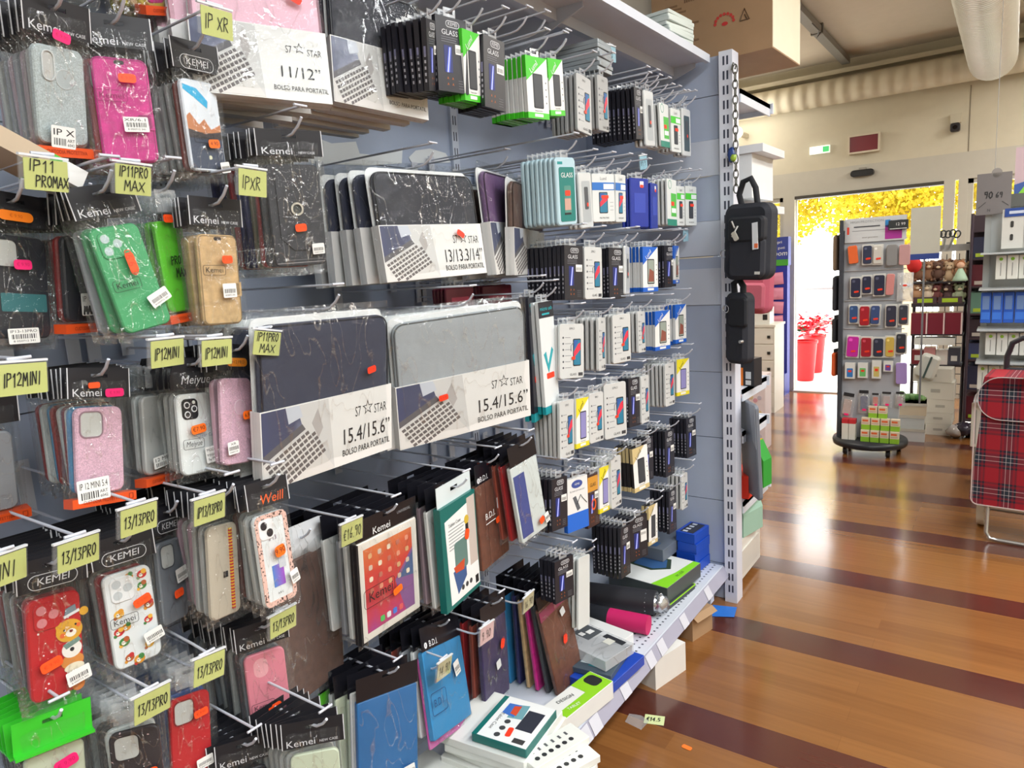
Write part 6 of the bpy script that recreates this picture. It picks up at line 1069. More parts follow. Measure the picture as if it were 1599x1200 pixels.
# ------------------------------------------------------------------ floor things
t = thing('price_label', 'pale green price label lying on the floor', 'price label', (.645, 1.845, .0008), (18, 0, 0), None, face='Y'); b = MB(); b.T = Matrix.Rotation(-PI / 2, 4, 'X'); b.rr(0, 0, .062, .045, .001, -.0008, 0, M((206, 218, 160), .6)); b.build('paper_card', t); b = MB(); b.T = Matrix.Rotation(-PI / 2, 4, 'X'); b.hand('\u20ac14.5', -.024, -.008, .017, -.0014, M(INK), width=.05); b.build('handwriting', t)
t = thing('plastic_scrap', 'thin clear plastic scrap on the floor by the pale label', 'scrap', (.60, 1.81, .001), None); MB().add([(-.03, -.02, 0), (.03, -.03, 0), (.035, .02, .002), (0, .035, 0), (-.035, .02, .003)], [(0, 1, 2, 3, 4)], FILM(.25, .3, 20.0)).build('film', t)
t = thing('price_sticker', 'small orange sticker stuck to the floor', 'sticker', (.779, 1.775, .0008), (-6, 0, 0), None, face='Y'); b = MB(); b.T = Matrix.Rotation(-PI / 2, 4, 'X'); b.rr(0, 0, .030, .016, .005, -.0008, 0, M((250, 120, 40), .5)); b.build('sticker_face', t)
t = thing('blue_paper', 'bright blue sheet lying on the floor by the post', 'paper', (.60, 2.62, .001), (14, 0, 0), None, face='Y'); MB().add([(-.05, -.055, 0), (.05, -.04, .002), (.055, .05, 0), (-.04, .045, .001)], [(0, 1, 2, 3)], M((40, 110, 200), .5)).build('sheet', t)
t = upright_box('white_box', 'plain white box pushed under the base shelf', 'box', .50, 2.10, .0, .22, .17, .105, -14, M((224, 222, 216), .6)); 
t = upright_box('small_carton', 'small brown carton on the floor under the base shelf', 'carton', .50, 2.43, .0, .20, .13, .10, -14, CARD); MB().add([(.1, -.065, .1), (.1, .065, .1), (.124, .065, .085), (.124, -.065, .085)], [(0, 1, 2, 3)], CARD).build('open_flap', t)

# ------------------------------------------------------------------ display stand by the entrance
t = thing('display_stand', 'tall grey display stand with round black base and phone cases', 'display stand', (.735, 5.36, 0))
MB().lathe([(.20, .055), (.235, .06), (.24, .085), (.235, .10), (.0, .10)], M((34, 38, 44), .4), seg=32).build('round_base', t)
for a in (20, 140, 225, 315):
    x, y = .19 * math.cos(R(a)), .19 * math.sin(R(a)); w_ = MB(); w_.T = Matrix.Translation((x, y, .026)); w_.tube([(-.012, 0, 0), (.012, 0, 0)], .026, M((26, 26, 28), .4), 14); w_.build('caster', t)
MB().box(-.18, .18, -.02, .02, .10, 1.55, M((186, 190, 196), .5)).build('panel', t); MB().box(-.205, -.18, -.06, .06, .10, 1.62, M((62, 66, 74), .4)).build('side_post', t)
for k, z in enumerate((1.475, 1.275, 1.07, .875, .70)): MB().tube([(-.17, -.03, z), (.2, -.03, z)], .004, M((206, 208, 212), .3, .5), 6).build('hook_rail', t)
def poster(name, label, x, z, w, h, y, draw, c=(206, 210, 212)):
    t = thing(name, label, 'poster', (x, y, z), (0, 0, 0), None, face='Y'); MB().box(-w / 2, w / 2, 0, .006, -h / 2, h / 2, M(c, .4)).build('board', t); q = MB(); draw(q); q.build('poster_print', t)
poster('poster', 'white header poster with purple picture on the display stand', .745, 1.545, .37, .16, 5.325, lambda q: (q.text('HIGH PROTECTION', -.05, .055, .022, -.001, (150, 156, 160), fit=.2), q.box(-.13, .03, -.001, 0, .018, .026, (70, 72, 78)), q.box(-.14, .06, -.001, 0, -.006, -.002, (150, 152, 156)), q.rr(-.165, .0, .014, .05, .004, -.001, 0, (240, 80, 60)), q.text('smart generation', -.03, -.05, .014, -.001, (130, 120, 120)), q.box(.06, .16, -.001, 0, -.04, .05, (72, 50, 120)), q.prism([(.06, -.07), (.16, -.07), (.16, -.02), (.06, .01)], -.0014, 0, (170, 50, 150)), q.box(.06, .09, -.0016, 0, .02, .056, (50, 140, 210)), q.box(.1, .13, -.0016, 0, .02, .06, (200, 204, 208))))
poster('price_board', 'small dark board with white figures on the stand header', .885, 1.562, .115, .062, 5.30, lambda q: (q.text('12 99', .012, .004, .026, -.001, WHITE), q.box(-.05, .05, -.001, 0, -.026, -.022, WHITE)), (50, 54, 56))
def bgcase(i, x0, z0, x1, z1, col, lab, sty, roll_=0, y=5.30):
    w, h = x1 - x0, z1 - z0; t = thing('phone_case_box', lab, 'phone case', ((x0 + x1) / 2, y, (z0 + z1) / 2), (0, 0, roll_), 'phone cases on the display stand', face='Y')
    if sty == 'case':
        MB().slab(0, 0, w + .014, h + .018, .004, .004, .018, M((220, 220, 214), .5), .001).build('white_card', t); MB().slab(0, 0, w, h, .012, -.006, .004, M(col, .45), .002).rr(-w * .2, h * .34, w * .3, w * .3, .006, -.0075, -.006, M(tuple(min(255, v + 50) for v in col), .4)).build('phone_case', t); MB().rr(.006, -h * .22, .03, .013, .005, -.008, -.006, RED, 8).build('price_sticker', t)
    elif sty == 'slab': MB().slab(0, 0, w, h, .012, -.006, .012, M(col, .5), .003).build('phone_case', t); MB().slab(-.004, 0, w, h, .012, .014, .02, M((216, 214, 206), .5), .001).build('white_card', t)
    elif sty == 'bag': MB().sheet(w, h, -.01, FILM(.45, .8, 30.0), 8, 10, .003, 2, 0, 0, True, .02).build('clear_bag', t); MB().disc(0, 0, w * .16, -.014, -.012, (236, 236, 230)).disc(0, .012, w * .15, -.0145, -.014, RED, 12, .5).build('round_label', t)
    elif sty == 'box': MB().box(-w / 2, w / 2, -.012, .02, -h / 2, h / 2, M((222, 224, 220), .45)).build('box', t); MB().rr(0, -h * .12, w * .6, h * .56, .004, -.0128, -.012, M(col, .5)).rr(0, -h * .02, w * .34, h * .14, .003, -.0136, -.0128, RED).build('box_print', t)
    elif sty == 'hang': MB().sheet(w, h, -.006, FILM(.22, .6, 40.0), 6, 8, .002, 3, 0, 0, True, .02).build('clear_bag', t); MB().slab(0, -.006, w * .6, h * .6, .006, -.001, .008, M(col, .5), .002).build('content', t); MB().box(-w * .4, w * .4, -.008, -.006, h * .4, h * .54, M((40, 42, 46), .4)).build('header_card', t); MB().rr(.004, -h * .32, w * .34, .014, .005, -.0085, -.0075, PINK).build('price_sticker', t)
for i, (x0, z0, x1, z1, c, lb, st, rl) in enumerate([
    (0.588, 1.324, 0.646, 1.445, (228, 104, 48), 'orange phone case tilted, top left of the display stand', 'slab', -6),
    (0.679, 1.319, 0.732, 1.439, (46, 54, 80), 'navy phone case in top row, beside the orange one', 'case', 0),
    (0.742, 1.316, 0.793, 1.435, (206, 204, 196), 'white phone case in top row of the stand', 'case', 0),
    (0.822, 1.298, 0.884, 1.437, (138, 138, 138), 'grey phone case in top row of the stand', 'slab', 0),
    (0.894, 1.299, 0.958, 1.432, (196, 152, 152), 'dusty pink phone case, top right of the stand', 'slab', 0),
    (0.608, 1.097, 0.666, 1.224, (40, 44, 70), 'navy phone case, second row, with pink sticker', 'case', 0),
    (0.679, 1.121, 0.732, 1.234, (40, 44, 68), 'navy phone case, second row, middle of the three navies', 'case', 0),
    (0.750, 1.106, 0.813, 1.239, (38, 42, 66), 'navy phone case, second row, right of the three navies', 'case', 0),
    (0.823, 1.104, 0.870, 1.245, (212, 140, 136), 'pink phone case ending the second row', 'slab', 3),
    (0.888, 1.059, 0.982, 1.249, (200, 204, 200), 'clear bag with round label at right of second row', 'bag', 0),
    (0.602, 0.921, 0.653, 1.036, (48, 80, 128), 'blue phone case, third row, left of the red', 'case', 0),
    (0.667, 0.902, 0.725, 1.031, (166, 24, 40), 'red phone case in the third row', 'case', 0),
    (0.734, 0.911, 0.787, 1.034, (56, 76, 124), 'blue phone case, third row, right of the red', 'case', 2),
    (0.828, 0.893, 0.887, 1.032, (50, 52, 70), 'charcoal phone case, third row', 'case', 0),
    (0.904, 0.910, 0.954, 1.034, (58, 62, 74), 'slate phone case ending the third row', 'case', 0),
    (0.590, 0.683, 0.661, 0.823, (196, 40, 160), 'magenta phone case starting the fourth row', 'case', 3),
    (0.679, 0.685, 0.741, 0.815, (160, 26, 44), 'red phone case in the fourth row', 'case', 0),
    (0.755, 0.687, 0.815, 0.811, (44, 50, 70), 'navy phone case in the fourth row', 'case', 0),
    (0.829, 0.689, 0.880, 0.820, (206, 178, 84), 'yellow phone case in the fourth row', 'case', 0),
    (0.893, 0.716, 0.948, 0.842, (48, 52, 62), 'black phone case ending the fourth row', 'case', 0),
    (0.580, 0.529, 0.644, 0.639, (50, 120, 190), 'white box with blue picture, fifth row of the stand', 'box', 0),
    (0.662, 0.537, 0.724, 0.641, (110, 190, 110), 'white box with green disc, fifth row of the stand', 'box', 0),
    (0.750, 0.536, 0.807, 0.661, (206, 190, 110), 'white box with yellow print, fifth row of the stand', 'box', 0),
    (0.820, 0.587, 0.876, 0.658, (110, 80, 160), 'small white box with purple print, fifth row', 'box', 0),
    (0.895, 0.502, 0.961, 0.647, (168, 144, 206), 'lilac phone case hanging lower right on the stand', 'slab', -2),
    (0.554, 0.238, 0.640, 0.419, (206, 180, 170), 'beige cable bag fanning out at lower left of stand', 'hang', 8),
    (0.666, 0.282, 0.740, 0.443, (60, 74, 120), 'blue topped pack with dark device, sixth row', 'hang', 0),
    (0.750, 0.333, 0.800, 0.429, (226, 120, 90), 'pink and orange pack, sixth row of the stand', 'hang', 0),
    (0.810, 0.337, 0.878, 0.441, (200, 180, 180), 'clear pack with coiled cable, sixth row, left one', 'hang', 0),
    (0.895, 0.342, 0.954, 0.445, (196, 176, 178), 'clear pack with coiled cable, sixth row, right one', 'hang', 0),
]):
    bgcase(i, x0, z0, x1, z1, c, lb, st, rl, 5.30)
for r_, (n, z, y) in enumerate(((4, .101, 5.24), (4, .183, 5.262), (2, .262, 5.285))):
    for k in range(n):
        x = (.725 if n == 4 else .765) + k * .060; t = thing('small_gift_box', 'cream and green little box on the base of the display stand', 'box', (x, y, z if r_ == 0 else z - .0), (0, 0, 0), 'little boxes on the stand base', face='Y')
        MB().box(-.027, .027, -.02, .02, 0, .08, M((222, 208, 184), .5)).build('box', t); MB().box(-.0272, .0272, -.0205, .0205, 0, .034, M((140, 190, 50), .5)).build('green_band', t); MB().box(-.02, .016, -.0208, -.02, .056, .070, (228, 110, 60)).box(-.022, .02, -.0208, -.02, .042, .048, (200, 170, 150)).build('print', t)
for k in range(2):
    t = thing('white_perfume_box', ['white box with red top, left on the stand base', 'white box with red top, right neighbour on the stand base'][k], 'box', (.595 + .045 * k, 5.27, .101), (0, 0, 0), None, face='Y'); MB().box(-.021, .021, -.03, .03, 0, .115, M((222, 220, 208), .5)).build('box', t); MB().box(-.0212, .0212, -.0302, .0302, .115, .145, M((196, 44, 52), .5)).build('red_top', t)
for k, (z, c, lb) in enumerate(((1.40, (120, 100, 80), 'brown scarf bundle hanging on the stand left side'), (1.12, (44, 46, 52), 'dark pouch hanging on the stand left side'), (.86, (40, 42, 46), 'lower dark pouch hanging on the stand left side'), (.62, (214, 90, 40), 'orange pouch hanging on the stand left side'))):
    t = thing('hanging_pouch', lb, 'pouch', (.505, 5.36, z), (80, 0, 0), None, face='Y'); MB().slab(0, 0, .09, .24 if k < 2 else .17, .015, -.012, .014, FABRIC(c), .008).build('pouch_body', t); MB().box(-.03, .03, -.004, .004, .085, .125 if k < 2 else .11, M((60, 60, 64))).build('header_card', t)
t = thing('tall_board', 'plain grey-beige board with blue foot behind the stand', 'board', (1.0, 5.75, 1.50), (0, 0, 0), None, face='Y'); MB().box(-.09, .09, 0, .012, -.14, .18, M((190, 188, 176), .5)).build('board', t); MB().box(-.09, .09, -.002, .014, -.18, -.14, M((44, 66, 140), .5)).build('blue_foot', t); MB().box(-.006, .006, .0, .012, -1.5, -.18, M((120, 122, 126), .5)).build('support_leg', t)

# ------------------------------------------------------------------ entrance side: blue sweet display, drawer cabinet, pink bag
t = thing('sweets_display', 'blue cardboard display with pink packets by the door jamb', 'display', (-.41, 7.36, 0), (0, 0, 0), None, face='Y'); MB().box(-.10, .10, -.05, .05, 0, 1.30, M((34, 42, 150), .5)).box(-.10, .10, -.15, -.05, 0, .22, M((30, 38, 140), .5)).build('display_body', t)
h = MB(); h.box(-.11, .11, -.056, .05, 1.30, 1.58, M((50, 66, 150), .5)); ho = h.build('header_board', t); q = MB(); q.text('Scopri', 0, 1.53, .04, -.058, WHITE); q.text('tutti i gusti', 0, 1.475, .036, -.058, WHITE); q.text('Vroom', 0, 1.42, .07, -.058, WHITE, shear=.2); q.box(-.11, .11, -.058, -.056, 1.30, 1.36, (70, 160, 50)); q.build('header_print', ho)
MB().ring(-.03, .12, .05, .05, .025, .008, -.153, -.15, WHITE).build('round_mark', t)
for k, z in enumerate((1.17, 1.02, .88, .74, .60, .48)):
    pk = thing('sweet_packet', ['pink sweet packet, topmost on blue display', 'pink sweet packet, second from top on blue display', 'pink sweet packet, third from top on blue display', 'pink sweet packet, fourth from top on blue display', 'orange sweet packet, second lowest on blue display', 'orange sweet packet, lowest on blue display'][k], 'sweets', (-.40, 7.295, z), (10, 0, (k % 3 - 1) * 4), 'packets on the blue display', face='Y'); c = (222, 140, 166) if k < 4 else (226, 116, 90)
    MB().sheet(.11, .11, -.014, M(c, .3), 6, 6, .004, k, 0, 0, True, .026).build('packet_body', pk); MB().box(-.055, .055, -.002, .002, .053, .064, M(c, .4)).build('top_seam', pk)
t = thing('drawer_cabinet', 'white slim drawer unit with black knobs past the end shelving', 'cabinet', (-.31, 6.55, 0), (0, 0, 0), None, face='Y'); MB().box(-.16, .12, -.16, .16, 0, .78, M((222, 216, 204), .5)).box(-.17, .13, -.17, .17, .78, .80, M((226, 220, 208), .5)).build('body', t)
for k in range(5):
    d = MB().box(-.15, .11, -.166, -.16, .05 + k * .145, .18 + k * .145, M((228, 222, 212), .5)).build('drawer', t); MB().box(.06, .085, -.176, -.166, .10 + k * .145, .125 + k * .145, M((36, 34, 34), .4)).build('knob', d)
t = thing('white_organiser', 'small white organiser with dark slot on the drawer unit', 'organiser', (-.33, 6.5, .801), (0, 0, 0), None, face='Y'); MB().box(-.08, .09, -.08, .06, 0, .11, M((226, 224, 218), .5)).box(-.08, .09, .02, .06, .11, .15, M((226, 224, 218), .5)).build('body', t); MB().box(.03, .07, -.082, -.08, .04, .09, M((30, 30, 32))).build('slot', t)
t = thing('backpack', 'dusty pink backpack hanging beyond the black bags', 'bag', (.205, 4.5, 1.24), (-10, 0, 2), None, face='Y'); b = MB(); soft(b, 0, 0, .19, .36, .05, -.06, .06, FABRIC((196, 96, 118)), .03); b.build('bag_body', t); b = MB(); soft(b, .01, -.07, .15, .17, .03, -.085, -.05, FABRIC((200, 104, 124)), .014); b.build('front_pocket', t); MB().tube([(-.03, 0, .17), (-.03, 0, .24), (.03, 0, .24), (.03, 0, .17)], .008, FABRIC((170, 76, 96)), 7).build('carry_handle', t)
t = thing('bag_hanger', 'white wire hanger arm holding the pink backpack', 'hanger', (.205, 4.5, 1.478)); MB().tube([(0, .0, 0), (-.2, 0, .01), (-1.7, 0, .03)], .006, WIRE, 7).build('arm', t)
t = thing('leaflet_bin', 'pale pink printed leaflet box beside the drawer unit', 'box', (-.02, 5.2, .0), (0, 0, 0), None, face='Y'); MB().box(-.1, .1, -.08, .08, 0, .56, M((222, 206, 206), .5)).build('body', t); q = MB(); [q.disc(-.06 + .03 * (k % 5), .1 + .09 * (k // 5) + .02 * (k % 2), .016, -.082, -.08, [(206, 150, 160), (190, 180, 190), (214, 190, 150)][k % 3], 10) for k in range(25)]; q.build('print', t)

# ------------------------------------------------------------------ toy rack and shelves at the back right
def rack():
    t = thing('wire_rack', 'dark wire mesh toy rack with white header strip behind stand', 'rack', (1.06, 6.35, 0)); D_ = M((40, 34, 40), .5)
    for x in (-.17, .17): MB().tube([(x, 0, 0), (x, 0, 1.42)], .012, D_, 8).build('post', t)
    m_ = MB()
    for k in range(9): m_.tube([(-.17 + k * .041, .03, .25), (-.17 + k * .041, .03, 1.34)], .003, D_, 5)
    for k in range(14): m_.tube([(-.17, .03, .25 + k * .08), (.17, .03, .25 + k * .08)], .003, D_, 5)
    m_.build('mesh_panel', t); MB().box(-.18, .18, -.03, .03, 1.36, 1.41, M((170, 170, 168), .5)).build('header_strip', t)
    for z in (.50, .735, .965, 1.13): MB().box(-.17, .17, -.2, .02, z, z + .012, D_).build('shelf', t)
    MB().box(-.17, .17, -.206, -.2, .955, .985, D_).build('shelf_edge', t)
rack()
rnd = random.Random(11); TC = [(122, 84, 62), (150, 112, 84), (92, 66, 54), (190, 164, 132), (168, 128, 96), (206, 190, 168), (110, 60, 58), (84, 60, 60), (150, 160, 130)]
TW = ['brown', 'tan', 'dark brown', 'cream', 'sandy', 'pale', 'maroon', 'umber', 'sage']
def plush(x, y, z, r, c, label, group):
    t = thing('plush_toy', label, 'soft toy', (x, y, z), (rnd.uniform(-20, 20), 0, 0), group, face='Y'); m_ = PLUSH(c)
    b = MB(); b.ball((0, 0, 0), r, m_, (1, .8, 1.15)); b.ball((0, -.004, r * 1.6), r * .82, m_, (1, .9, .95))
    for s_ in (-1, 1): b.ball((s_ * r * .62, 0, r * 2.25), r * .32, m_, (1, .6, 1)); b.ball((s_ * r * .95, -r * .3, r * .2), r * .34, m_, (.8, .8, 1.6)); b.ball((s_ * r * .6, -r * .6, -r * .95), r * .38, m_, (.9, 1.4, .8))
    b.build('body', t); f = MB(); f.ball((0, -r * .76, r * 1.42), r * .32, PLUSH((214, 194, 166)), (1.1, .7, .8)); f.build('muzzle', t)
    for s_ in (-1, 1): MB().ball((s_ * r * .3, -r * .76, r * 1.8), r * .09, M((16, 14, 14), .2)).build('eye', t)
for r_, (z, n) in enumerate(((1.195, 5), (1.03, 5), (1.1951, 5), (1.0301, 5))):
    for k in range(n):
        i = (k + r_ * 4) % 9; plush(0.925 + k * .067 + rnd.uniform(-.008, .008) + .03 * (r_ > 1), 6.19 + .012 * (k % 2) + (.11 if r_ > 1 else 0), z + rnd.uniform(-.015, .015), .038 + .004 * (k % 2), TC[i], '%s soft toy, %s from left in the %s row of the toy rack' % (TW[i], ORD[k], ['upper front', 'lower front', 'upper rear', 'lower rear'][r_]), 'soft toys on the wire rack')
t = thing('red_soft_toy', 'bright red soft ball toy at the left end of toy rack', 'soft toy', (.905, 6.10, 1.275)); MB().ball((0, 0, 0), .05, PLUSH((206, 40, 40)), (1, 1, 1.2)).build('body', t); MB().ball((.0, 0, .075), .028, PLUSH((200, 196, 180))).build('bobble', t)
t = thing('doll', 'small doll in pale green dress at the right of toy rack', 'doll', (1.20, 6.12, 1.145)); MB().lathe([(.05, 0), (.045, .02), (.018, .08), (.012, .09)], PLUSH((170, 200, 176)), seg=14).build('dress', t); MB().ball((0, 0, .115), .026, PLUSH((216, 176, 150))).build('head', t); MB().ball((0, .006, .122), .028, PLUSH((150, 90, 50)), (1, .9, .9)).build('hair', t)
for k in range(4):
    t = thing('scissor_set', 'dark loop handled scissors hanging above the toy rack', 'scissors', (.975 + k * .055, 6.30, 1.47), (0, 0, (k - 1.5) * 12), 'scissors above the toy rack', face='Y'); b = MB()
    for s_ in (-1, 1): b.tube([(s_ * .016 + .019 * math.cos(a), 0, .02 + .026 * math.sin(a)) for a in [2 * PI * j / 12 for j in range(13)]], .0055, M((44, 50, 48), .4), 6, False)
    b.build('handles', t); MB().prism([(-.006, -.09), (.006, -.09), (.009, 0), (-.009, 0)], -.002, .002, M((150, 152, 150), .3, .8)).build('blades', t)
for k in range(3): 
    t = thing('maroon_box', 'maroon glossy box in the row on the toy rack, number %s from left' % ['one', 'two', 'three', 'four', 'five'][k], 'box', (.945 + k * .112, 6.24, .748), (0, 0, 0), 'maroon boxes on the rack', face='Y'); MB().box(-.054, .054, -.09, .07, 0, .16, M((112, 22, 44), .3)).build('box', t); MB().box(.045, .0545, -.0905, -.09, 0, .16, M((222, 196, 196), .2)).build('silver_edge', t)
for k, (x, lb) in enumerate(((.98, 'left clear tub with lime label on toy rack shelf'), (1.14, 'right clear tub with lime label on toy rack shelf'))):
    t = thing('storage_tub', lb, 'tub', (x, 6.2, .978), (0, 0, 0), None, face='Y'); MB().box(-.075, .075, -.06, .08, 0, .05, M((70, 50, 56), .4)).build('tub', t); MB().box(-.05, .05, -.062, -.06, .01, .04, M((160, 190, 40), .5)).build('lime_label', t)
t = thing('white_tray', 'long white tray on the middle shelf of the toy rack', 'tray', (1.08, 6.16, .669), (0, 0, 0), None, face='Y'); MB().box(-.16, .10, -.05, .1, 0, .05, M((206, 206, 202), .5)).build('tray', t)
for k in range(4):
    t = thing('small_pack', 'small bright pack in the row under the white tray, number %s from left' % ['one', 'two', 'three', 'four', 'five', 'six', 'seven'][k], 'pack', (.94 + k * .08, 6.22, .512), (0, 0, 0), 'small packs on the rack', face='Y'); c = [(120, 30, 40), (216, 150, 150), (210, 200, 196), (60, 60, 74), (170, 176, 190), (60, 96, 90), (90, 90, 110)][k]; MB().box(-.038, .038, -.05, .05, 0, .11 + .02 * (k % 2), M(c, .4)).build('pack', t); MB().box(-.02, .02, -.051, -.05, .03, .07, M((206, 204, 200), .3)).build('print', t)
for k, (x, z, w, h, yaw, lb) in enumerate(((1.100, .0, .18, .085, 2, 'white shoe-size box, lowest of the stack under the toy rack'), (1.105, .086, .18, .085, -2, 'white box, second from bottom under the toy rack'), (1.110, .172, .175, .10, 2, 'white box, third from bottom under the toy rack'), (1.080, .273, .24, .13, 0, 'large pale box below the tilted top one'), (1.060, .404, .25, .10, -3, 'large pale box topping the stack under the toy rack'))):
    t = upright_box('white_carton', lb, 'carton', x, 6.10, z, w, .2, h, yaw, M((212, 210, 200), .6), 'white cartons under the toy rack'); MB().box(-.03, .03, -.101, -.1, h * .4, h * .6, M((170, 168, 160))).build('print', t)
for k, (x, z, w, h, lb) in enumerate(((.935, .0, .20, .095, 'pale carton on the floor beside the stand base'), (.925, .096, .21, .10, 'see-through lidded box in the middle of the low stack'), (.925, .197, .23, .09, 'cream open carton holding green wrapped things'))):
    t = upright_box('open_carton', lb, 'carton', x, 5.83, z, w, .2, h, 4, M([(206, 206, 204), (196, 202, 200), (206, 192, 166)][k], .6)); MB().box(-w / 2 - .004, w / 2 + .004, -.104, .104, h - .02, h, M((196, 192, 180), .6)).build('rim', t)
t = thing('green_bundle', 'green leafy bundle in clear wrap in the open carton', 'bundle', (.925, 5.83, .288)); b = MB()
for k in range(9): b.ball((-.08 + .02 * k, rnd.uniform(-.05, .05), .02 + rnd.uniform(0, .02)), .028, M((70, 120, 60) if k % 2 else (110, 150, 90), .5), (1.2, 1, .8), noise=.4)
b.build('leaves', t)
t = thing('cushion', 'white and silver striped bag leaning behind the stand', 'bag', (1.02, 6.0, .50), (0, 0, 18), None, face='Y'); b = MB(); soft(b, 0, .02, .13, .19, .03, -.04, .04, M((200, 202, 196), .4), .02); b.build('bag_body', t); MB().rr(.0, .02, .014, .17, .004, -.043, -.04, M((60, 80, 76))).build('stripe', t)
# dark shelf column
t = thing('dark_shelf', 'tall dark shelving full of boxes right of the toy rack', 'shelving', (1.40, 6.28, 0)); D_ = M((56, 40, 48), .5)
for x in (-.14, .30): MB().tube([(x, -.14, 0), (x, -.14, 1.62)], .011, M((60, 48, 60), .4), 8).build('post', t)
SHZ = (.10, .33, .56, .72, .90, 1.10, 1.30, 1.50)
for z in SHZ: MB().box(-.14, .30, -.14, .14, z - .012, z, D_).build('shelf', t)
MB().box(-.14, .30, .13, .14, .1, 1.62, D_).build('back_panel', t)
SC = [(92, 26, 40), (150, 116, 78), (52, 36, 46), (88, 60, 64), (40, 44, 70), (104, 120, 150), (100, 140, 124), (150, 112, 106), (60, 70, 110), (170, 160, 150)]
SN = ['maroon', 'brown', 'black', 'mauve', 'navy', 'slate', 'sage', 'dusty pink', 'blue', 'beige']
for r_, z in enumerate(SHZ[:-1]):
    for k in range(3):
        i = (r_ * 4 + k * 3) % 10; hh = (SHZ[r_ + 1] - z) * (.72 if k % 2 else .82) - .012; t = thing('stored_box', '%s box on dark shelf %s from bottom, %s along it' % (SN[i], ORD[r_], ['left', 'middle', 'right'][k]), 'box', (1.33 + k * .14, 6.26, z), (0, 0, 0), 'boxes on the dark shelving', face='Y'); MB().box(-.062, .062, -.08, .1, 0, hh, M(SC[i], .45)).build('box', t); MB().box(-.045, .045, -.081, -.08, .01, .036, M((176, 200, 60) if (r_ + k) % 2 == 0 else (196, 186, 176), .5)).build('shelf_tag' if False else 'label_strip', t)
t = thing('crumpled_bags', 'heap of dark shiny wrapped goods on the floor by dark shelf', 'bag', (1.34, 5.98, 0)); b = MB()
for k in range(7): b.ball((-.12 + .045 * k, rnd.uniform(-.05, .05), .05 + .02 * (k % 2)), .06, M((50, 46, 60) if k % 3 else (180, 176, 176), .2, .2), (1, 1, .8), noise=.35)
b.build('wrapping', t)

# ------------------------------------------------------------------ cable gondola and sign at right edge
t = thing('cable_shelving', 'white pegboard gondola of cable packs at the right edge', 'shelving', (1.70, 4.86, 0)); MB().box(-.30, .55, .0, .03, .08, 1.66, M((196, 200, 200), .5)).build('back_panel', t); MB().box(-.30, .55, -.26, .03, 0, .09, M((206, 206, 204), .5)).build('base', t); MB().box(-.32, .56, -.02, .05, 1.60, 1.67, M((90, 92, 88), .5)).build('top_rail', t); MB().box(-.33, -.30, -.02, .05, 0, 1.66, M((170, 176, 176), .5)).build('side_post', t)
for z in (1.345, 1.15, .925, .74, .52):
    MB().box(-.34, .55, -.2, .0, z + .004, z + .012, M((190, 196, 198), .4, .3)).build('hook_rail', t)
CC = [('white cable pack with green dots', (226, 228, 220), (130, 190, 40), 1.21, .13), ('blue cable pack with grey foot', (42, 92, 190), (170, 190, 214), .97, .17), ('white slim cable pack with green tip', (222, 224, 218), (150, 196, 60), .79, .125), ('white charger pack', (214, 214, 204), (150, 190, 70), .59, .14), ('white paper cable sleeve', (216, 214, 204), (200, 200, 190), .25, .26)]
for r_, (nm, c, c2, z, h) in enumerate(CC):
    for k in range(7):
        x = 1.455 + k * .052 - (.06 if r_ in (1, 3) else .03 if r_ == 2 else .08 if r_ == 4 else 0); t = thing('cable_pack', '%s, %s from left on the cable gondola' % (nm, ORD[k]), 'cable pack', (x, 4.72 - .01 * (k % 2), z), (-8, 0, 0), nm + 's', face='Y'); MB().slab(0, h / 2, .048, h, .004, 0, .02, M(c, .45), .002).build('pack', t); q = MB()
        if r_ == 1: q.box(-.02, .02, -.001, 0, .02, .06, M((60, 120, 220))); q.box(-.016, .016, -.0012, 0, .075, .15, M((110, 140, 190)))
        else: q.disc(0, h - .02, .009, -.001, 0, c2, 10); q.box(-.002, .002, -.001, 0, .02, h - .04, (150, 152, 148))
        q.build('print', t)
t = thing('charger_pack', 'large white pack with four dark plugs on top of cable gondola', 'charger pack', (1.55, 4.74, 1.375), (-6, 0, 0), None, face='Y'); MB().box(-.10, .10, 0, .04, 0, .21, M((206, 206, 200), .5)).build('pack', t); q = MB(); [q.rr(sx * .055, .06 + .07 * j, .014, .034, .006, -.002, 0, (50, 50, 48)) for sx in (-1, 1) for j in range(2)]; q.box(-.002, .002, -.001, 0, .0, .2, (160, 160, 156)); q.build('plugs', t); MB().box(-.09, .02, -.004, 0, .17, .215, M((46, 76, 150), .4)).box(-.07, 0, -.005, -.004, .185, .2, (200, 210, 230)).build('blue_label', t)
t = thing('hanging_sign', 'dark grey board with handwritten figures hanging at upper right', 'sign', (1.405, 4.80, 1.685), (2, 0, 0), None, face='Y'); MB().box(-.08, .08, 0, .008, -.118, .105, M((112, 108, 108), .5)).disc(.01, .105, .025, 0, .008, M((140, 136, 132), .5)).build('board', t); q = MB(); q.hand('90', -.045, -.03, .034, -.001, M((30, 30, 32))); q.hand('69', .008, -.03, .028, -.001, M((40, 40, 42))); q.text('N', -.02, -.095, .02, -.001, (50, 50, 52)); q.tube([(-.07, -.001, -.08), (-.035, -.001, -.05)], .0016, (80, 78, 78), 4); q.tube([(.04, -.001, -.05), (.07, -.001, -.075)], .0016, (80, 78, 78), 4); q.build('handwriting', t); MB().tube([(.0, .004, .11), (.0, .004, 1.48)], .0015, M((150, 150, 150)), 4).build('string', t)
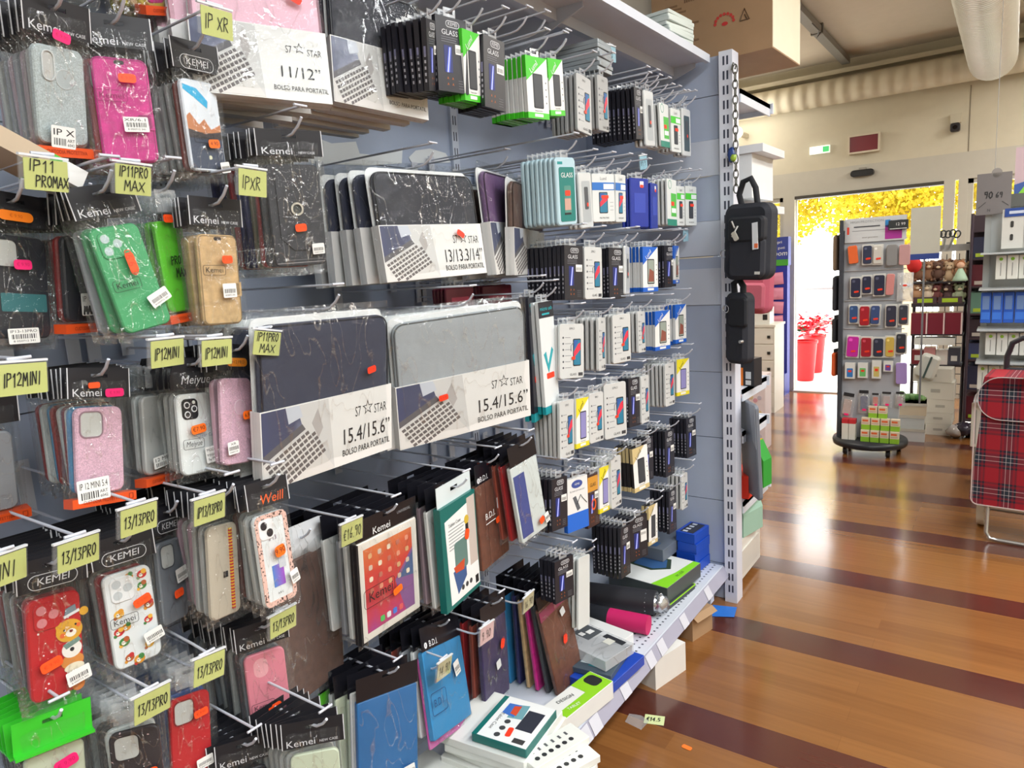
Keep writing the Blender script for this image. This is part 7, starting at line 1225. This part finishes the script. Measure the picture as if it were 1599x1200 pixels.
t = thing('gift_bag', 'pink and blue gift bag with green corner at right edge', 'gift bag', (1.605, 4.92, 1.672), (0, 0, 0), None, face='Y'); MB().box(-.11, .2, 0, .06, 0, .25, M((196, 172, 180), .5)).build('bag_body', t); MB().prism([(-.11, 0), (.2, 0), (.2, .14), (-.11, .05)], -.001, 0, (60, 90, 160)).prism([(-.09, 0), (.2, 0), (.2, .09), (-.05, .06)], -.002, -.001, (140, 210, 60)).build('print', t)
# ------------------------------------------------------------------ shopping trolley
t = thing('shopping_trolley', 'red tartan shopping trolley bag at the right picture edge', 'shopping trolley', (1.60, 4.0, 0), (-6, 0, 0), None, face='Y'); TT = tartan_mat()
b = MB(); W0, W1 = .20, .165
for (z, w_, d0, d1) in (): pass
pr = [(-.205, .20), (-.195, .175), (.195, .175), (.205, .20), (.165, .72), (.15, .735), (-.15, .735), (-.165, .72)]
b.prism(pr, -.12, .12, TT); b.build('bag_body', t)
P2 = MB.rrp(0, .70, .37, .20, .09, 0, 8); b = MB(); b.prism(P2, -.135, -.121, TT); b.prism([(-.175, .74), (.175, .74), (.165, .80), (-.165, .80)], -.135, .12, TT); fl = b.build('flap', t); MB().ring(0, .70, .375, .205, .092, .004, -.1362, -.134, M((190, 180, 180), .5), 0, 8).build('piping', fl)
MB().ring(0, .45, .40, .56, .03, .005, -.1225, -.119, M((206, 190, 186), .5)).build('edge_piping', t)
G_ = M((40, 42, 48), .4); b = MB(); b.tube([(-.11, .13, .3), (-.11, .13, .86), (-.09, .12, .93), (-.05, .11, .955), (.05, .11, .955), (.09, .12, .93), (.11, .13, .86), (.11, .13, .3)], .013, G_, 10); b.build('handle', t)
b = MB(); b.tube([(-.11, .125, .80), (.11, .125, .80)], .010, G_, 8); b.tube([(-.11, .125, .72), (.11, .125, .72)], .010, G_, 8); b.build('cross_bar', t)
b = MB(); b.tube([(-.13, -.10, .18), (-.13, -.12, .04), (-.115, -.125, .014), (-.08, -.125, .010), (.08, -.125, .010), (.115, -.125, .014), (.13, -.12, .04), (.13, -.10, .18)], .009, M((190, 190, 188), .25, .8), 8); b.build('front_stand', t)
for s_ in (-1, 1):
    w_ = MB(); w_.T = Matrix.Translation((s_ * .175, .10, .085)); w_.tube([(-.016, 0, 0), (.016, 0, 0)], .085, M((216, 212, 196), .5), 24); wo = w_.build('wheel', t); w2 = MB(); w2.T = Matrix.Translation((s_ * .175, .10, .085)); w2.tube([(-.018, 0, 0), (.018, 0, 0)], .03, M((120, 120, 116), .4), 14); w2.build('hub', wo)
MB().tube([(-.18, .10, .085), (.18, .10, .085)], .006, M((150, 150, 148), .3, .8), 6).build('axle', t); MB().box(-.15, .15, -.10, .10, .155, .174, M((206, 204, 196), .5)).build('base_plate', t)
t = thing('paper_tag', 'pink paper tag hanging on the trolley handle', 'tag', (1.625, 3.83, .785), (-6, 0, 0), None, face='Y'); MB().box(-.05, .07, 0, .002, -.0, .10, M((222, 168, 150), .6)).build('paper', t)
